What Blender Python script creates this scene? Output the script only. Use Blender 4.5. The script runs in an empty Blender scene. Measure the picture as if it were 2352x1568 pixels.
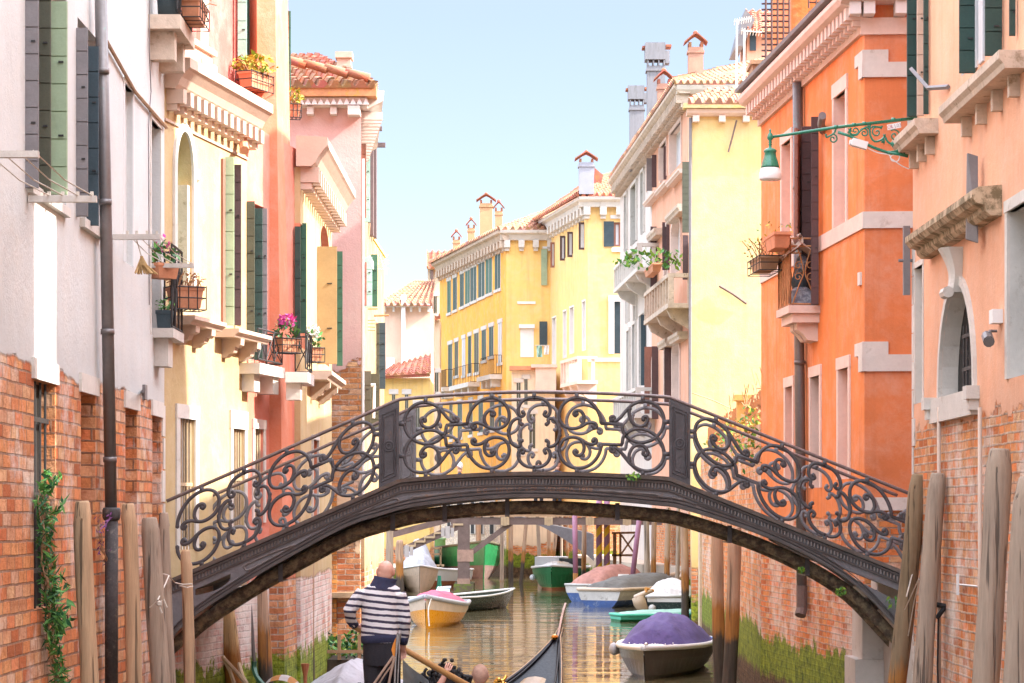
import bpy, math, random
from mathutils import Vector as V
random.seed(7)
R = random.uniform
SC = bpy.context.scene
COL = SC.collection
F, CX, HV, H = 5600.0, 1176.0, 1187.0, 2.75      # focal length in photo pixels, principal column, horizon row, eye height

def at(u, v, Y):
    return V(((u - CX) / F * Y, Y, H - (v - HV) / F * Y))

# ------------------------------------------------------------------ mesh builder
class MB:
    def __init__(s):
        s.v = []; s.f = []; s.m = []; s.mi = 0
    def face(s, pts):
        i = len(s.v); s.v += [V(p) for p in pts]
        s.f.append(list(range(i, i + len(pts)))); s.m.append(s.mi)
    def hexa(s, p):
        i = len(s.v); s.v += [V(q) for q in p]
        for a in ((0, 3, 2, 1), (4, 5, 6, 7), (0, 1, 5, 4), (1, 2, 6, 5), (2, 3, 7, 6), (3, 0, 4, 7)):
            s.f.append([i + k for k in a]); s.m.append(s.mi)
    def obox(s, o, x, y, z):
        o, x, y, z = V(o), V(x), V(y), V(z)
        s.hexa([o, o + x, o + x + y, o + y, o + z, o + x + z, o + x + y + z, o + y + z])
    def box(s, a, b):
        s.obox(a, (b[0] - a[0], 0, 0), (0, b[1] - a[1], 0), (0, 0, b[2] - a[2]))
    def grid(s, rows, closed=False, cap=False):
        i = len(s.v); n = len(rows[0])
        for r in rows: s.v += [V(p) for p in r]
        for a in range(len(rows) - 1):
            for b in range(n if closed else n - 1):
                c = (b + 1) % n
                s.f.append([i + a * n + b, i + a * n + c, i + (a + 1) * n + c, i + (a + 1) * n + b]); s.m.append(s.mi)
        if cap:
            s.f.append([i + k for k in range(n)][::-1]); s.m.append(s.mi)
            e = i + (len(rows) - 1) * n
            s.f.append([e + k for k in range(n)]); s.m.append(s.mi)
    def tube(s, pts, r, n=6, cap=True):
        pts = [V(p) for p in pts]; rows = []
        if not isinstance(r, (list, tuple)): r = [r] * len(pts)
        t0 = (pts[1] - pts[0]).normalized()
        a = t0.cross(V((0, 0, 1)))
        if a.length < .05: a = t0.cross(V((0, 1, 0)))
        a.normalize()
        for k, p in enumerate(pts):
            t = (pts[min(k + 1, len(pts) - 1)] - pts[max(k - 1, 0)])
            if t.length < 1e-9: t = t0
            t.normalize()
            a = (a - t * a.dot(t))
            if a.length < 1e-6: a = t.cross(V((.3, .5, .8)))
            a.normalize(); b = t.cross(a)
            rows.append([p + (a * math.cos(2 * math.pi * j / n) + b * math.sin(2 * math.pi * j / n)) * r[k] for j in range(n)])
        s.grid(rows, True, cap)
    def lathe(s, c, prof, n=14):
        c = V(c)
        s.grid([[c + V((r * math.cos(2 * math.pi * j / n), r * math.sin(2 * math.pi * j / n), z)) for j in range(n)] for r, z in prof], True, True)
    def ball(s, c, r, n=8, sq=(1, 1, 1)):
        c = V(c); rows = []
        for k in range(n // 2 + 1):
            th = math.pi * k / (n // 2)
            rr, z = max(math.sin(th), .001) * r, -math.cos(th) * r
            rows.append([c + V((rr * math.cos(2 * math.pi * j / n) * sq[0], rr * math.sin(2 * math.pi * j / n) * sq[1], z * sq[2])) for j in range(n)])
        s.grid(rows, True, True)
    def prism(s, pts, ex):
        ex = V(ex); i = len(s.v); n = len(pts)
        s.v += [V(p) for p in pts] + [V(p) + ex for p in pts]
        s.f.append([i + k for k in range(n)][::-1]); s.f.append([i + n + k for k in range(n)]); s.m += [s.mi] * 2
        for k in range(n):
            c = (k + 1) % n
            s.f.append([i + k, i + c, i + n + c, i + n + k]); s.m.append(s.mi)
    def islands(s):
        par = list(range(len(s.v)))
        def fd(x):
            while par[x] != x: par[x] = par[par[x]]; x = par[x]
            return x
        for f in s.f:
            for q in f[1:]: par[fd(q)] = fd(f[0])
        return [fd(f[0]) for f in s.f]
    def build(s, name, mats, parent=None, loc=None, smooth=False, split=False):
        if split:
            isl = s.islands(); out = []
            for r in dict.fromkeys(isl):
                m = MB(); mp = {}
                for f, mi, g in zip(s.f, s.m, isl):
                    if g != r: continue
                    for q in f:
                        if q not in mp: mp[q] = len(m.v); m.v.append(s.v[q])
                    m.f.append([mp[q] for q in f]); m.m.append(mi)
                out.append(m.build(name, mats, parent, loc, smooth))
            return out[0]
        if not isinstance(mats, (list, tuple)): mats = [mats]
        root = parent
        while root is not None and root.parent is not None: root = root.parent
        o = V(loc) if loc is not None else (V(root.location) if root is not None else V((0, 0, 0)))
        if parent is not None: o = V(root.location)
        me = bpy.data.meshes.new(name)
        me.from_pydata([tuple(p - o) for p in s.v], [], s.f)
        for m in mats: me.materials.append(m)
        uvl = me.uv_layers.new(name='UVMap').data
        for p in me.polygons:
            p.material_index = s.m[p.index]; p.use_smooth = smooth
            n = p.normal
            if abs(n.z) > .75: t = None
            else:
                l = math.hypot(n.x, n.y) or 1; t = (-n.y / l, n.x / l)
            for li in p.loop_indices:
                c = s.v[me.loops[li].vertex_index]
                uvl[li].uv = (c.x, c.y) if t is None else (c.x * t[0] + c.y * t[1], c.z)
        ob = bpy.data.objects.new(name, me); COL.objects.link(ob)
        if parent is not None: ob.parent = parent
        else: ob.location = o
        return ob

def tag(o, label, cat, group=None):
    o['label'] = label; o['category'] = cat
    if group: o['group'] = group
    return o
def thing(name, label, cat, loc, group=None):
    o = bpy.data.objects.new(name, None); COL.objects.link(o); o.location = V(loc); o.empty_display_size = .2
    return tag(o, label, cat, group)
def structure(o):
    o['kind'] = 'structure'; return o
def copy_thing(o, delta, label=None):
    c = o.copy(); COL.objects.link(c); c.location = V(o.location) + V(delta)
    if label: c['label'] = label
    for ch in list(o.children):
        d = ch.copy(); COL.objects.link(d); d.parent = c
        for g in list(ch.children):
            e = g.copy(); COL.objects.link(e); e.parent = d
    return c
def spline(pts, k=6, closed=False):
    pts = [V(p) for p in pts]; out = []; n = len(pts)
    for i in range(n if closed else n - 1):
        g = lambda j: pts[j % n] if closed else pts[max(0, min(n - 1, j))]
        a, b, c, d = g(i - 1), g(i), g(i + 1), g(i + 2)
        for q in range(k):
            t = q / k
            out.append(.5 * ((2 * b) + (c - a) * t + (2 * a - 5 * b + 4 * c - d) * t * t + (3 * b - a - 3 * c + d) * t ** 3))
    if not closed: out.append(pts[-1])
    return out

# ------------------------------------------------------------------ materials
class NT:
    def __init__(s, name):
        s.mat = bpy.data.materials.new(name); s.mat.use_nodes = True
        s.t = s.mat.node_tree; s.b = s.t.nodes['Principled BSDF']
    def n(s, typ, ins=None, **kw):
        x = s.t.nodes.new(typ)
        for k, v in kw.items(): setattr(x, k, v)
        for k, v in (ins or {}).items(): s.set(x.inputs[k], v)
        return x
    def set(s, inp, v):
        if isinstance(v, bpy.types.NodeSocket): s.t.links.new(v, inp)
        elif isinstance(v, (tuple, list)) and inp.type == 'RGBA': inp.default_value = (v[0], v[1], v[2], 1)
        else: inp.default_value = v
    def math(s, op, a, b=0.0, clamp=False):
        x = s.t.nodes.new('ShaderNodeMath'); x.operation = op; x.use_clamp = clamp
        s.set(x.inputs[0], a); s.set(x.inputs[1], b); return x.outputs[0]
    def mix(s, f, a, b, mode='MIX'):
        x = s.t.nodes.new('ShaderNodeMix'); x.data_type = 'RGBA'; x.blend_type = mode
        s.set(x.inputs[0], f); s.set(x.inputs[6], a); s.set(x.inputs[7], b); return x.outputs[2]
    def noise(s, vec, scale, detail=4, rough=.6, dist=0):
        return s.n('ShaderNodeTexNoise', {'Vector': vec, 'Scale': scale, 'Detail': detail, 'Roughness': rough, 'Distortion': dist}).outputs[0]
    def scl(s, vec, k):
        return s.n('ShaderNodeMapping', {'Vector': vec, 'Scale': k}).outputs[0]
    def rng(s, v, a, b, c=0.0, d=1.0, smooth=False):
        x = s.n('ShaderNodeMapRange', {0: v, 1: a, 2: b, 3: c, 4: d})
        if smooth: x.interpolation_type = 'SMOOTHSTEP'
        return x.outputs[0]
    def bump(s, h, st, dist=.02):
        s.set(s.b.inputs['Normal'], s.n('ShaderNodeBump', {'Strength': st, 'Distance': dist, 'Height': h}).outputs[0])
def k(c, f): return tuple(min(1, x * f) for x in c)

def M(name, col, rough=.75, var=.15, sc=3.0, bump=.2, bsc=25., metal=0.0, stretch=(1, 1, 1), col2=None, cov=.5, spec=None, coat=0):
    t = NT(name); pos = t.n('ShaderNodeNewGeometry').outputs['Position']
    p = t.scl(pos, stretch) if stretch != (1, 1, 1) else pos
    a = t.noise(p, sc, 6, .65); a2 = t.rng(a, .3, .7)
    c = t.mix(a2, k(col, 1 - var), k(col, 1 + var))
    b = t.noise(p, bsc, 5, .7)
    if col2: c = t.mix(t.rng(t.noise(p, sc * 1.7, 8, .7), cov - .06, cov + .06), c, col2)
    c = t.mix(t.rng(b, .3, .7, 0, var * 1.5), c, k(col, .55))
    t.set(t.b.inputs['Base Color'], c)
    t.set(t.b.inputs['Roughness'], t.rng(b, .3, .7, max(0, rough - .08), min(1, rough + .08)))
    t.b.inputs['Metallic'].default_value = metal
    if spec is not None: t.b.inputs['Specular IOR Level'].default_value = spec
    if coat: t.b.inputs['Coat Weight'].default_value = coat
    if bump: t.bump(b, bump)
    return t.mat

def WALL(name, col, zb=-9., amp=.25, bricks=((.5, .16, .07), (.62, .3, .13), (.6, .5, .42)), moss=-9., eff=0., patch=0., streak=.16, bw=.27, bh=.085,
         stain=(.25, .17, .12), top=99., lime=(.75, .7, .65), var=.14):
    t = NT(name); g = t.n('ShaderNodeNewGeometry'); pos = g.outputs['Position']
    z = t.n('ShaderNodeSeparateXYZ', {0: pos}).outputs[2]
    n1 = t.noise(pos, .55, 7, .68); n2 = t.noise(pos, 2.3, 8, .7); n3 = t.noise(pos, 26, 5, .7)
    st = t.noise(t.scl(pos, (3.2, 3.2, .16)), 1.6, 6, .7)
    c = t.mix(t.rng(n1, .3, .7), k(col, 1 - var), k(col, 1 + var * .9))
    c = t.mix(t.rng(t.noise(pos, .9, 10, .78, .6), .54, .66, 0, .3), c, t.mix(.45, col, (.8, .7, .6))); c = t.mix(t.rng(t.noise(pos, 1.5, 10, .8, .9), .56, .68, 0, .28), c, k(col, .6))
    c = t.mix(t.rng(n2, .45, .72, 0, .42), c, t.mix(.5, k(col, 1.0), (.72, .64, .55)))
    c = t.mix(t.rng(st, .5, .74, 0, min(1, streak * 3)), c, t.mix(.45, k(col, .6), stain))
    c = t.mix(t.rng(n3, .55, .8, 0, .16), c, k(col, .5))
    uv = t.n('ShaderNodeUVMap', uv_map='UVMap').outputs[0]
    wob = t.n('ShaderNodeTexNoise', {'Vector': pos, 'Scale': 2.2, 'Detail': 3.0}).outputs[1]
    uvd = t.n('ShaderNodeVectorMath', {0: uv, 1: t.scl(t.mix(.35, wob, t.n('ShaderNodeTexNoise', {'Vector': pos, 'Scale': 13.0, 'Detail': 4.0}).outputs[1]), (.035, .034, 0))}, operation='ADD').outputs[0]
    br = t.n('ShaderNodeTexBrick', {'Vector': uvd, 'Color1': bricks[0], 'Color2': bricks[1], 'Mortar': bricks[2], 'Scale': 1.0, 'Mortar Size': .011,
                                    'Mortar Smooth': .35, 'Bias': 0.0, 'Brick Width': bw, 'Row Height': bh})
    b2 = t.n('ShaderNodeTexBrick', {'Vector': uvd, 'Color1': (0, 0, 0), 'Color2': (1, 1, 1), 'Mortar': (.5, .5, .5), 'Scale': 1.0, 'Mortar Size': .011, 'Mortar Smooth': .35, 'Bias': 0.0, 'Brick Width': bw, 'Row Height': bh})
    rp_ = t.n('ShaderNodeValToRGB', {0: b2.outputs[0]}); el = rp_.color_ramp.elements; c1, c2 = bricks[0], bricks[1]
    mid = tuple((x + y) / 2 for x, y in zip(c1, c2)); pal = (k(c1, .55), k(c1, .95), mid, c2, k(c1, 1.25), (.72, .46, .26), k(mid, .8), (.74, .56, .42))
    el[0].position = 0; el[0].color = (*pal[0], 1); el[1].position = 1; el[1].color = (*pal[-1], 1)
    for i_ in range(1, 7): e_ = el.new(i_ / 7); e_.color = (*pal[i_], 1)
    mo = t.mix(t.rng(t.noise(pos, 4, 6, .75), .4, .62), k(bricks[2], .5), bricks[2])
    bc = t.mix(br.outputs[1], rp_.outputs[0], mo)
    bc = t.mix(t.rng(t.noise(pos, 11, 6, .8), .3, .75, 0, .55), bc, k(mid, .7))
    bc = t.mix(t.rng(t.noise(pos, 5.5, 6, .8), .48, .75, 0, .7), bc, k(bricks[0], .45))
    if eff: bc = t.mix(t.rng(t.noise(pos, 1.1, 8, .75), .62 - eff * .35, .80 - eff * .3, 0, .85), bc, lime)
    edge = t.math('ADD', z, t.math('MULTIPLY', t.math('SUBTRACT', t.noise(pos, .8, 9, .68), .5), amp * 4))
    isb = t.rng(edge, zb - .015, zb + .015, 1, 0)
    if patch: isb = t.math('MAXIMUM', isb, t.rng(t.noise(pos, .9, 9, .72), .5 + .25 * (1 - patch), .51 + .25 * (1 - patch)))
    if zb > -5 or patch: c = t.mix(t.math('MULTIPLY', t.rng(edge, zb, zb + .5, .4, 0), 1), c, k(col, .72)); c = t.mix(isb, c, bc)
    if moss > -5:
        e2 = t.math('ADD', z, t.math('MULTIPLY', t.math('SUBTRACT', t.noise(pos, 1.6, 8, .75), .5), 1.3))
        mc = t.mix(t.rng(t.noise(pos, 7, 8, .8), .38, .62), (.05, .08, .012), (.3, .36, .03))
        mc = t.mix(t.rng(t.math('ADD', z, t.math('MULTIPLY', t.noise(pos, 3, 7, .75), .5)), .62, .74, 1, 0), mc, t.mix(t.rng(t.noise(pos, 9, 6, .8), .4, .6), (.05, .028, .015), (.17, .1, .05)))
        c = t.mix(t.rng(e2, moss - .035, moss + .035, 1, 0), c, mc)
    t.set(t.b.inputs['Base Color'], c); t.b.inputs['Roughness'].default_value = .88
    t.b.inputs['Specular IOR Level'].default_value = .25
    hb = t.math('MULTIPLY', t.math('SUBTRACT', 1.0, br.outputs[1]), .8)
    hgt = t.math('ADD', t.math('MULTIPLY', n2, .35), t.math('MULTIPLY', n3, .16))
    if zb > -5 or patch: hgt = t.math('ADD', hgt, t.math('MULTIPLY', isb, t.math('SUBTRACT', t.math('ADD', hb, t.math('MULTIPLY', t.noise(pos, 14, 5, .7), .8)), 1.5)))
    t.bump(hgt, .85, .04)
    return t.mat

def TILE(name, col=(.4, .19, .11), lich=.4):
    t = NT(name); pos = t.n('ShaderNodeNewGeometry').outputs['Position']
    v = t.n('ShaderNodeTexVoronoi', {'Vector': t.scl(pos, (4.5, 4.5, 4.5)), 'Scale': 1.0}).outputs[1]
    c = t.mix(.35, col, v, 'OVERLAY'); c = t.mix(t.rng(t.noise(pos, 3, 6, .7), .35, .7), k(col, .7), c)
    c = t.mix(t.rng(t.noise(pos, 1.8, 8, .75), .5, .75, 0, lich), c, (.4, .32, .25))
    c = t.mix(t.rng(t.noise(pos, 9, 6, .75), .58, .8, 0, .7), c, (.08, .06, .04))
    t.set(t.b.inputs['Base Color'], c); t.b.inputs['Roughness'].default_value = .9; t.bump(t.noise(pos, 30, 4), .3)
    return t.mat

def POLE(name, col, wet, band=.45):
    t = NT(name); pos = t.n('ShaderNodeNewGeometry').outputs['Position']; z = t.n('ShaderNodeSeparateXYZ', {0: pos}).outputs[2]
    g = t.noise(t.scl(pos, (14, 14, .9)), 1.6, 8, .72); h = t.noise(pos, 1.4, 5, .6)
    c = t.mix(t.rng(g, .3, .7), k(col, .6), k(col, 1.3)); c = t.mix(t.rng(h, .35, .7, 0, .6), c, t.mix(.5, col, (.45, .32, .2)))
    e = t.math('ADD', z, t.math('MULTIPLY', t.math('SUBTRACT', t.noise(t.scl(pos, (9, 9, 1.5)), 1.5, 5, .7), .5), .5))
    c = t.mix(t.rng(e, wet + band, wet + band + .18, 1, 0), c, t.mix(t.rng(g, .35, .65), (.22, .09, .025), (.42, .18, .04)))
    c = t.mix(t.rng(e, wet, wet + .12, 1, 0), c, t.mix(t.rng(g, .35, .65), (.035, .025, .02), (.09, .065, .045)))
    ck = t.rng(t.noise(t.scl(pos, (22, 22, .5)), 1.2, 3, .5), .62, .67, 0, .8)
    c = t.mix(ck, c, k(col, .2))
    t.set(t.b.inputs['Base Color'], c); t.b.inputs['Roughness'].default_value = .85
    t.bump(t.math('SUBTRACT', g, ck), .7, .02); return t.mat

WHT = M('istria_stone', (.62, .58, .53), .7, .1, 2.2, .25, 18, col2=(.4, .34, .28), cov=.64)
PINKST = M('painted_stone', (.72, .55, .47), .75, .1, 2.5, .2, 18)
CREAMST = M('cream_cornice_stone', (.56, .42, .33), .75, .1, 2.5, .2, 18)  # even cream-brown stone for cornices and small fittings
OLDST = M('grimy_stone', (.58, .46, .36), .85, .2, 3, .5, 20, col2=(.24, .17, .1), cov=.62)
DGRN = M('dark_green_paint', (.02, .058, .048), .5, .2, 4, .15, 40)
GRN = M('green_paint', (.035, .12, .075), .5, .2, 4, .15, 40)
LGRN = M('sun_bleached_green_paint', (.33, .42, .27), .6, .12, 4, .15, 40)
PGRN = M('pale_teal_paint', (.3, .5, .42), .6, .12, 4, .15, 40)
BLUG = M('slate_blue_paint', (.035, .06, .075), .55, .2, 4, .15, 40)
GRYP = M('grey_paint', (.19, .175, .18), .55, .15, 4, .15, 40)
BRNP = M('dark_brown_paint', (.085, .045, .045), .55, .2, 4, .2, 40)
RBRN = M('weathered_red_wood', (.3, .13, .09), .75, .25, 5, .4, 30, stretch=(1, 1, .3))
TANP = M('tan_paint', (.36, .25, .12), .6, .15, 3, .1, 40)
OLIVE = M('olive_paint', (.08, .08, .05), .55, .2, 4, .15, 40)
GLASS = M('dark_window_glass', (.03, .035, .04), .12, .2, 2, .02, 4)
DARK = M('dark_interior', (.02, .018, .016), .9, .3, 3, .1)
CURT = M('white_curtain', (.6, .6, .62), .9, .15, 3, .3, 12, stretch=(6, 6, .4))
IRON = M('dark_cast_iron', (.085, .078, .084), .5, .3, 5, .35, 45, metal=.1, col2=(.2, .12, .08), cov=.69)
IRONL = M('highlit_worn_iron_edge', (.24, .21, .2), .45, .3, 6, .3, 45, metal=.2, col2=(.3, .17, .1), cov=.64)  # paler tone stands in for edge highlights; brown flecks are rust
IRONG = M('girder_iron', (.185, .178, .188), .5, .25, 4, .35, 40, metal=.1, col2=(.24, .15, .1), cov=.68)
RUST = M('rusty_pipe', (.12, .092, .07), .85, .5, 6, .8, 22, col2=(.34, .27, .17), cov=.5)
RAILM = M('worn_iron_rail', (.2, .15, .14), .4, .3, 6, .2, 40, metal=.5)
BLKI = M('black_wrought_iron', (.03, .028, .028), .6, .3, 6, .3, 40, metal=.2)
RSTI = M('rusted_wrought_iron', (.45, .2, .08), .75, .3, 6, .3, 40)
PIPE = M('grey_zinc_pipe', (.19, .17, .165), .45, .15, 3, .1, 30, metal=.4, col2=(.1, .3, .22), cov=.7)
CASTP = M('grimy_cast_pipe', (.06, .055, .055), .7, .4, 5, .4, 30, col2=(.2, .17, .14), cov=.6)
TERRA = M('terracotta', (.6, .26, .14), .8, .18, 5, .2, 30)
CONC = M('stone_terra_slab', (.55, .5, .45), .85, .12, 3, .3, 20)
TL = TILE('clay_tiles'); TL2 = TILE('red_clay_tiles', (.46, .16, .09), .2)
WOOD = M('grey_brown_timber', (.17, .115, .1), .8, .25, 4, .4, 30, stretch=(1, 1, 1))
WOODL = M('pale_timber', (.5, .36, .22), .75, .2, 4, .3, 30)
WOODB = M('brown_timber', (.42, .26, .15), .75, .25, 4, .3, 30)
LAMPG = M('lamp_green_enamel', (.02, .2, .12), .3, .15, 6, .05, 40, coat=.3)
OPAL = M('opal_glass', (.85, .83, .83), .25, .03, 4, 0)
WHP = M('white_paint', (.75, .74, .73), .45, .06, 3, .05, 30)
BRASS = M('polished_brass', (.75, .45, .1), .25, .15, 8, .1, 40, metal=.9)
GBLK = M('gloss_black_lacquer', (.006, .006, .01), .38, .3, 3, .02, 30, spec=.06)
STEEL = M('bright_steel', (.55, .53, .5), .25, .2, 6, .08, 40, metal=.9)
OARW = M('varnished_oar_wood', (.5, .27, .1), .35, .2, 5, .1, 30)
SKIN = M('skin', (.66, .36, .27), .5, .08, 12, .1, 60)
NAVY = M('navy_knit', (.035, .04, .09), .9, .15, 20, .4, 120)
TROU = M('dark_trousers', (.022, .021, .028), .9, .2, 14, .3, 90)
LEAFG = M('leaf_green', (.09, .27, .05), .6, .5, 9, .1, 30)
LEAFD = M('deep_leaf_green', (.025, .13, .045), .6, .5, 9, .1, 30)
LEAFY = M('yellow_green_leaf', (.55, .42, .05), .7, .4, 9, .1, 30)
LEAFL = M('lime_leaf', (.22, .38, .03), .6, .4, 9, .1, 30)
PURP = M('purple_leaf', (.2, .06, .2), .7, .3, 9, .1, 30)
PINKF = M('pink_petals', (.75, .1, .4), .6, .3, 9, 0)
WHTF = M('white_petals', (.8, .8, .78), .6, .05, 9, 0)
DRYT = M('dry_twigs', (.35, .18, .08), .9, .3, 9, 0)
ROPE = M('pale_rope', (.62, .56, .48), .9, .15, 20, .4, 120)
CONS = M('bristle_straw', (.55, .36, .16), .9, .2, 20, .3, 90)
P_BRN = POLE('fresh_brown_pole', (.48, .31, .18), -.3, .05)
P_GRY = POLE('weathered_grey_pole', (.34, .26, .2), -.2, .1)
P_DRK = POLE('mossy_dark_pole', (.19, .13, .07), .2, .9)
P_MID = POLE('canal_pole', (.42, .27, .18), .85)
P_YEL = POLE('sun_tinted_pole', (.55, .36, .16), .2, .9)  # sunlight put into the colour: brighter, yellower pole wood
# ------------------------------------------------------------------ facades
class Fac:
    def __init__(s, p0, p1, sgn=1):
        s.p0 = V((p0[0], p0[1])); d = V((p1[0] - p0[0], p1[1] - p0[1])); s.L = d.length
        s.T = d / s.L; s.N = V((s.T.y, -s.T.x)) * sgn
        s.T3 = V((s.T.x, s.T.y, 0)); s.N3 = V((s.N.x, s.N.y, 0))
    def Y(s, u, d=0.0):
        a = V(((u - CX) / F, 1.0)); return s.N.dot(s.p0 + s.N * d) / s.N.dot(a)
    def S(s, u, d=0.0):
        y = s.Y(u, d); return s.T.dot(V(((u - CX) / F * y, y)) - s.p0)
    def Z(s, u, v, d=0.0): return H - (v - HV) / F * s.Y(u, d)
    def P(s, S, d, Z):
        q = s.p0 + s.T * S + s.N * d; return V((q.x, q.y, Z))
    def pt(s, u, v, d=0.0): return s.P(s.S(u, d), d, s.Z(u, v, d))
    def box(s, mb, s0, s1, d0, d1, z0, z1):
        mb.obox(s.P(s0, d0, z0), s.T3 * (s1 - s0), s.N3 * (d1 - d0), (0, 0, z1 - z0))
    def span(s, u0, u1, d=0.0):
        a, b = s.S(u0, d), s.S(u1, d); return (a, b) if a < b else (b, a)

def wall_mesh(mb, f, S0, S1, Z0, Z1, holes):
    ss = sorted({S0, S1, *[h[i] for h in holes for i in (0, 1) if S0 < h[i] < S1]})
    zs = sorted({Z0, Z1, *[h[i] for h in holes for i in (2, 3) if Z0 < h[i] < Z1]})
    for a, b in zip(ss, ss[1:]):
        for c, d in zip(zs, zs[1:]):
            ms, mz = (a + b) / 2, (c + d) / 2
            if any(h[0] < ms < h[1] and h[2] < mz < h[3] for h in holes): continue
            mb.face([f.P(a, 0, c), f.P(b, 0, c), f.P(b, 0, d), f.P(a, 0, d)])
    for h in holes:
        s0, s1, z0, z1, dep, rise = h[:6]
        zz = z1 - rise; mb.mi = 1
        mb.face([f.P(s0, 0, z0), f.P(s0, -dep, z0), f.P(s0, -dep, zz), f.P(s0, 0, zz)])
        mb.face([f.P(s1, 0, z0), f.P(s1, -dep, z0), f.P(s1, -dep, zz), f.P(s1, 0, zz)])
        mb.face([f.P(s0, 0, z0), f.P(s1, 0, z0), f.P(s1, -dep, z0), f.P(s0, -dep, z0)])
        if rise <= 0:
            mb.face([f.P(s0, 0, z1), f.P(s1, 0, z1), f.P(s1, -dep, z1), f.P(s0, -dep, z1)])
        else:
            n = 14; c = (s0 + s1) / 2; r = (s1 - s0) / 2
            arc = [(c - r * math.cos(math.pi * i / n), zz + rise * math.sin(math.pi * i / n)) for i in range(n + 1)]
            for (a, p), (b, q) in zip(arc, arc[1:]):
                mb.mi = 1; mb.face([f.P(a, 0, p), f.P(b, 0, q), f.P(b, -dep, q), f.P(a, -dep, p)])
                mb.mi = 0; mb.face([f.P(a, 0, p), f.P(b, 0, q), f.P(b, 0, z1), f.P(a, 0, z1)])
        mb.mi = 0

def house_body(mb, f, S0, S1, Z0, Z1, depth, front=False):
    A, B, C, D = [f.P(S0, 0, 0), f.P(S1, 0, 0), f.P(S1, -depth, 0), f.P(S0, -depth, 0)]
    q = lambda p, z: V((p.x, p.y, z))
    for a, b in ((B, C), (C, D), (D, A)) + (((A, B),) if front else ()):
        mb.face([q(a, Z0), q(b, Z0), q(b, Z1), q(a, Z1)])
    mb.face([q(A, Z1), q(B, Z1), q(C, Z1), q(D, Z1)])

def win(B, f, u0, u1, v0, v1, holes, dep=.2, pane=GLASS, fr=0, frm=WHT, frd=.03, sill=0, rise=0, bars=0, sash=WHP, sw=.035, mull=1, name='window', vu=None, toph=None):
    um = vu if vu is not None else (u0 + u1) / 2
    s0, s1 = f.span(u0, u1); z1 = f.Z(um, v0); z0 = f.Z(um, v1)
    if rise is True: rise = (s1 - s0) / 2
    if holes is not None: holes.append((s0, s1, z0, z1, dep + .05, rise))
    mb = MB()
    d = -dep + .02
    if sash is not None:
        f.box(mb, s0, s0 + sw, d - .03, d + .02, z0, z1 - rise); f.box(mb, s1 - sw, s1, d - .03, d + .02, z0, z1 - rise)
        f.box(mb, s0 + sw, s1 - sw, d - .03, d + .02, z0, z0 + sw); f.box(mb, s0 + sw, s1 - sw, d - .03, d + .02, z1 - sw - rise, z1 - rise)
        for k_ in range(mull):
            c = s0 + (s1 - s0) * (k_ + 1) / (mull + 1); f.box(mb, c - sw / 2, c + sw / 2, d - .03, d + .015, z0 + sw, z1 - sw - rise)
        if rise:
            n = 10; c = (s0 + s1) / 2; r = (s1 - s0) / 2
            mb.tube([f.P(c - (r - .02) * math.cos(math.pi * i / n), d, z1 - rise + (rise - .02) * math.sin(math.pi * i / n)) for i in range(n + 1)], .025, 5)
    mats = [sash or frm]
    if fr:
        mb.mi = len(mats); mats.append(frm); th = toph or fr
        if rise:
            n = 16; c = (s0 + s1) / 2; r = (s1 - s0) / 2; rows = []
            for i in range(n + 1):
                a = math.pi * i / n; e = (-math.cos(a), math.sin(a))
                pp = lambda q, dd: f.P(c + e[0] * (r + q), dd, z1 - rise + e[1] * (rise + q))
                rows.append([pp(.004, -.05), pp(.004, frd), pp(fr, frd), pp(fr, -.03)])
            mb.grid(rows, True, True)
            f.box(mb, s0 - fr, s0 - .004, -.05, frd, z0, z1 - rise); f.box(mb, s1 + .004, s1 + fr, -.05, frd, z0, z1 - rise)
        else:
            f.box(mb, s0 - fr, s0 - .004, -.05, frd, z0, z1); f.box(mb, s1 + .004, s1 + fr, -.05, frd, z0, z1)
            f.box(mb, s0 - fr - .01, s1 + fr + .01, -.05, frd + .006, z1, z1 + th)
    w = mb.build(name, mats, B)
    if pane is not None:
        m = MB(); f.box(m, s0 + .002, s1 - .002, -dep - .03, -dep, z0 + .002, z1 - .002); m.build('pane', pane, w)
    if sill:
        m = MB(); f.box(m, s0 - fr - .05, s1 + fr + .05, -.04, sill, z0 - .09, z0 - .003); m.build('sill', frm, w)
    if bars:
        m = MB()
        for i in range(bars):
            c = s0 + (s1 - s0) * (i + .5) / bars; m.tube([f.P(c, -.03, z0), f.P(c, -.03, z1 - rise * .3)], .014, 5)
        nb = max(2, int((z1 - z0) / .55))
        for i in range(1, nb):
            zz = z0 + (z1 - z0) * i / nb; f.box(m, s0, s1, -.045, -.018, zz - .02, zz + .02)
        m.build('bars', WOODL, w)
    w['_z'] = (z0, z1); return w

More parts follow.
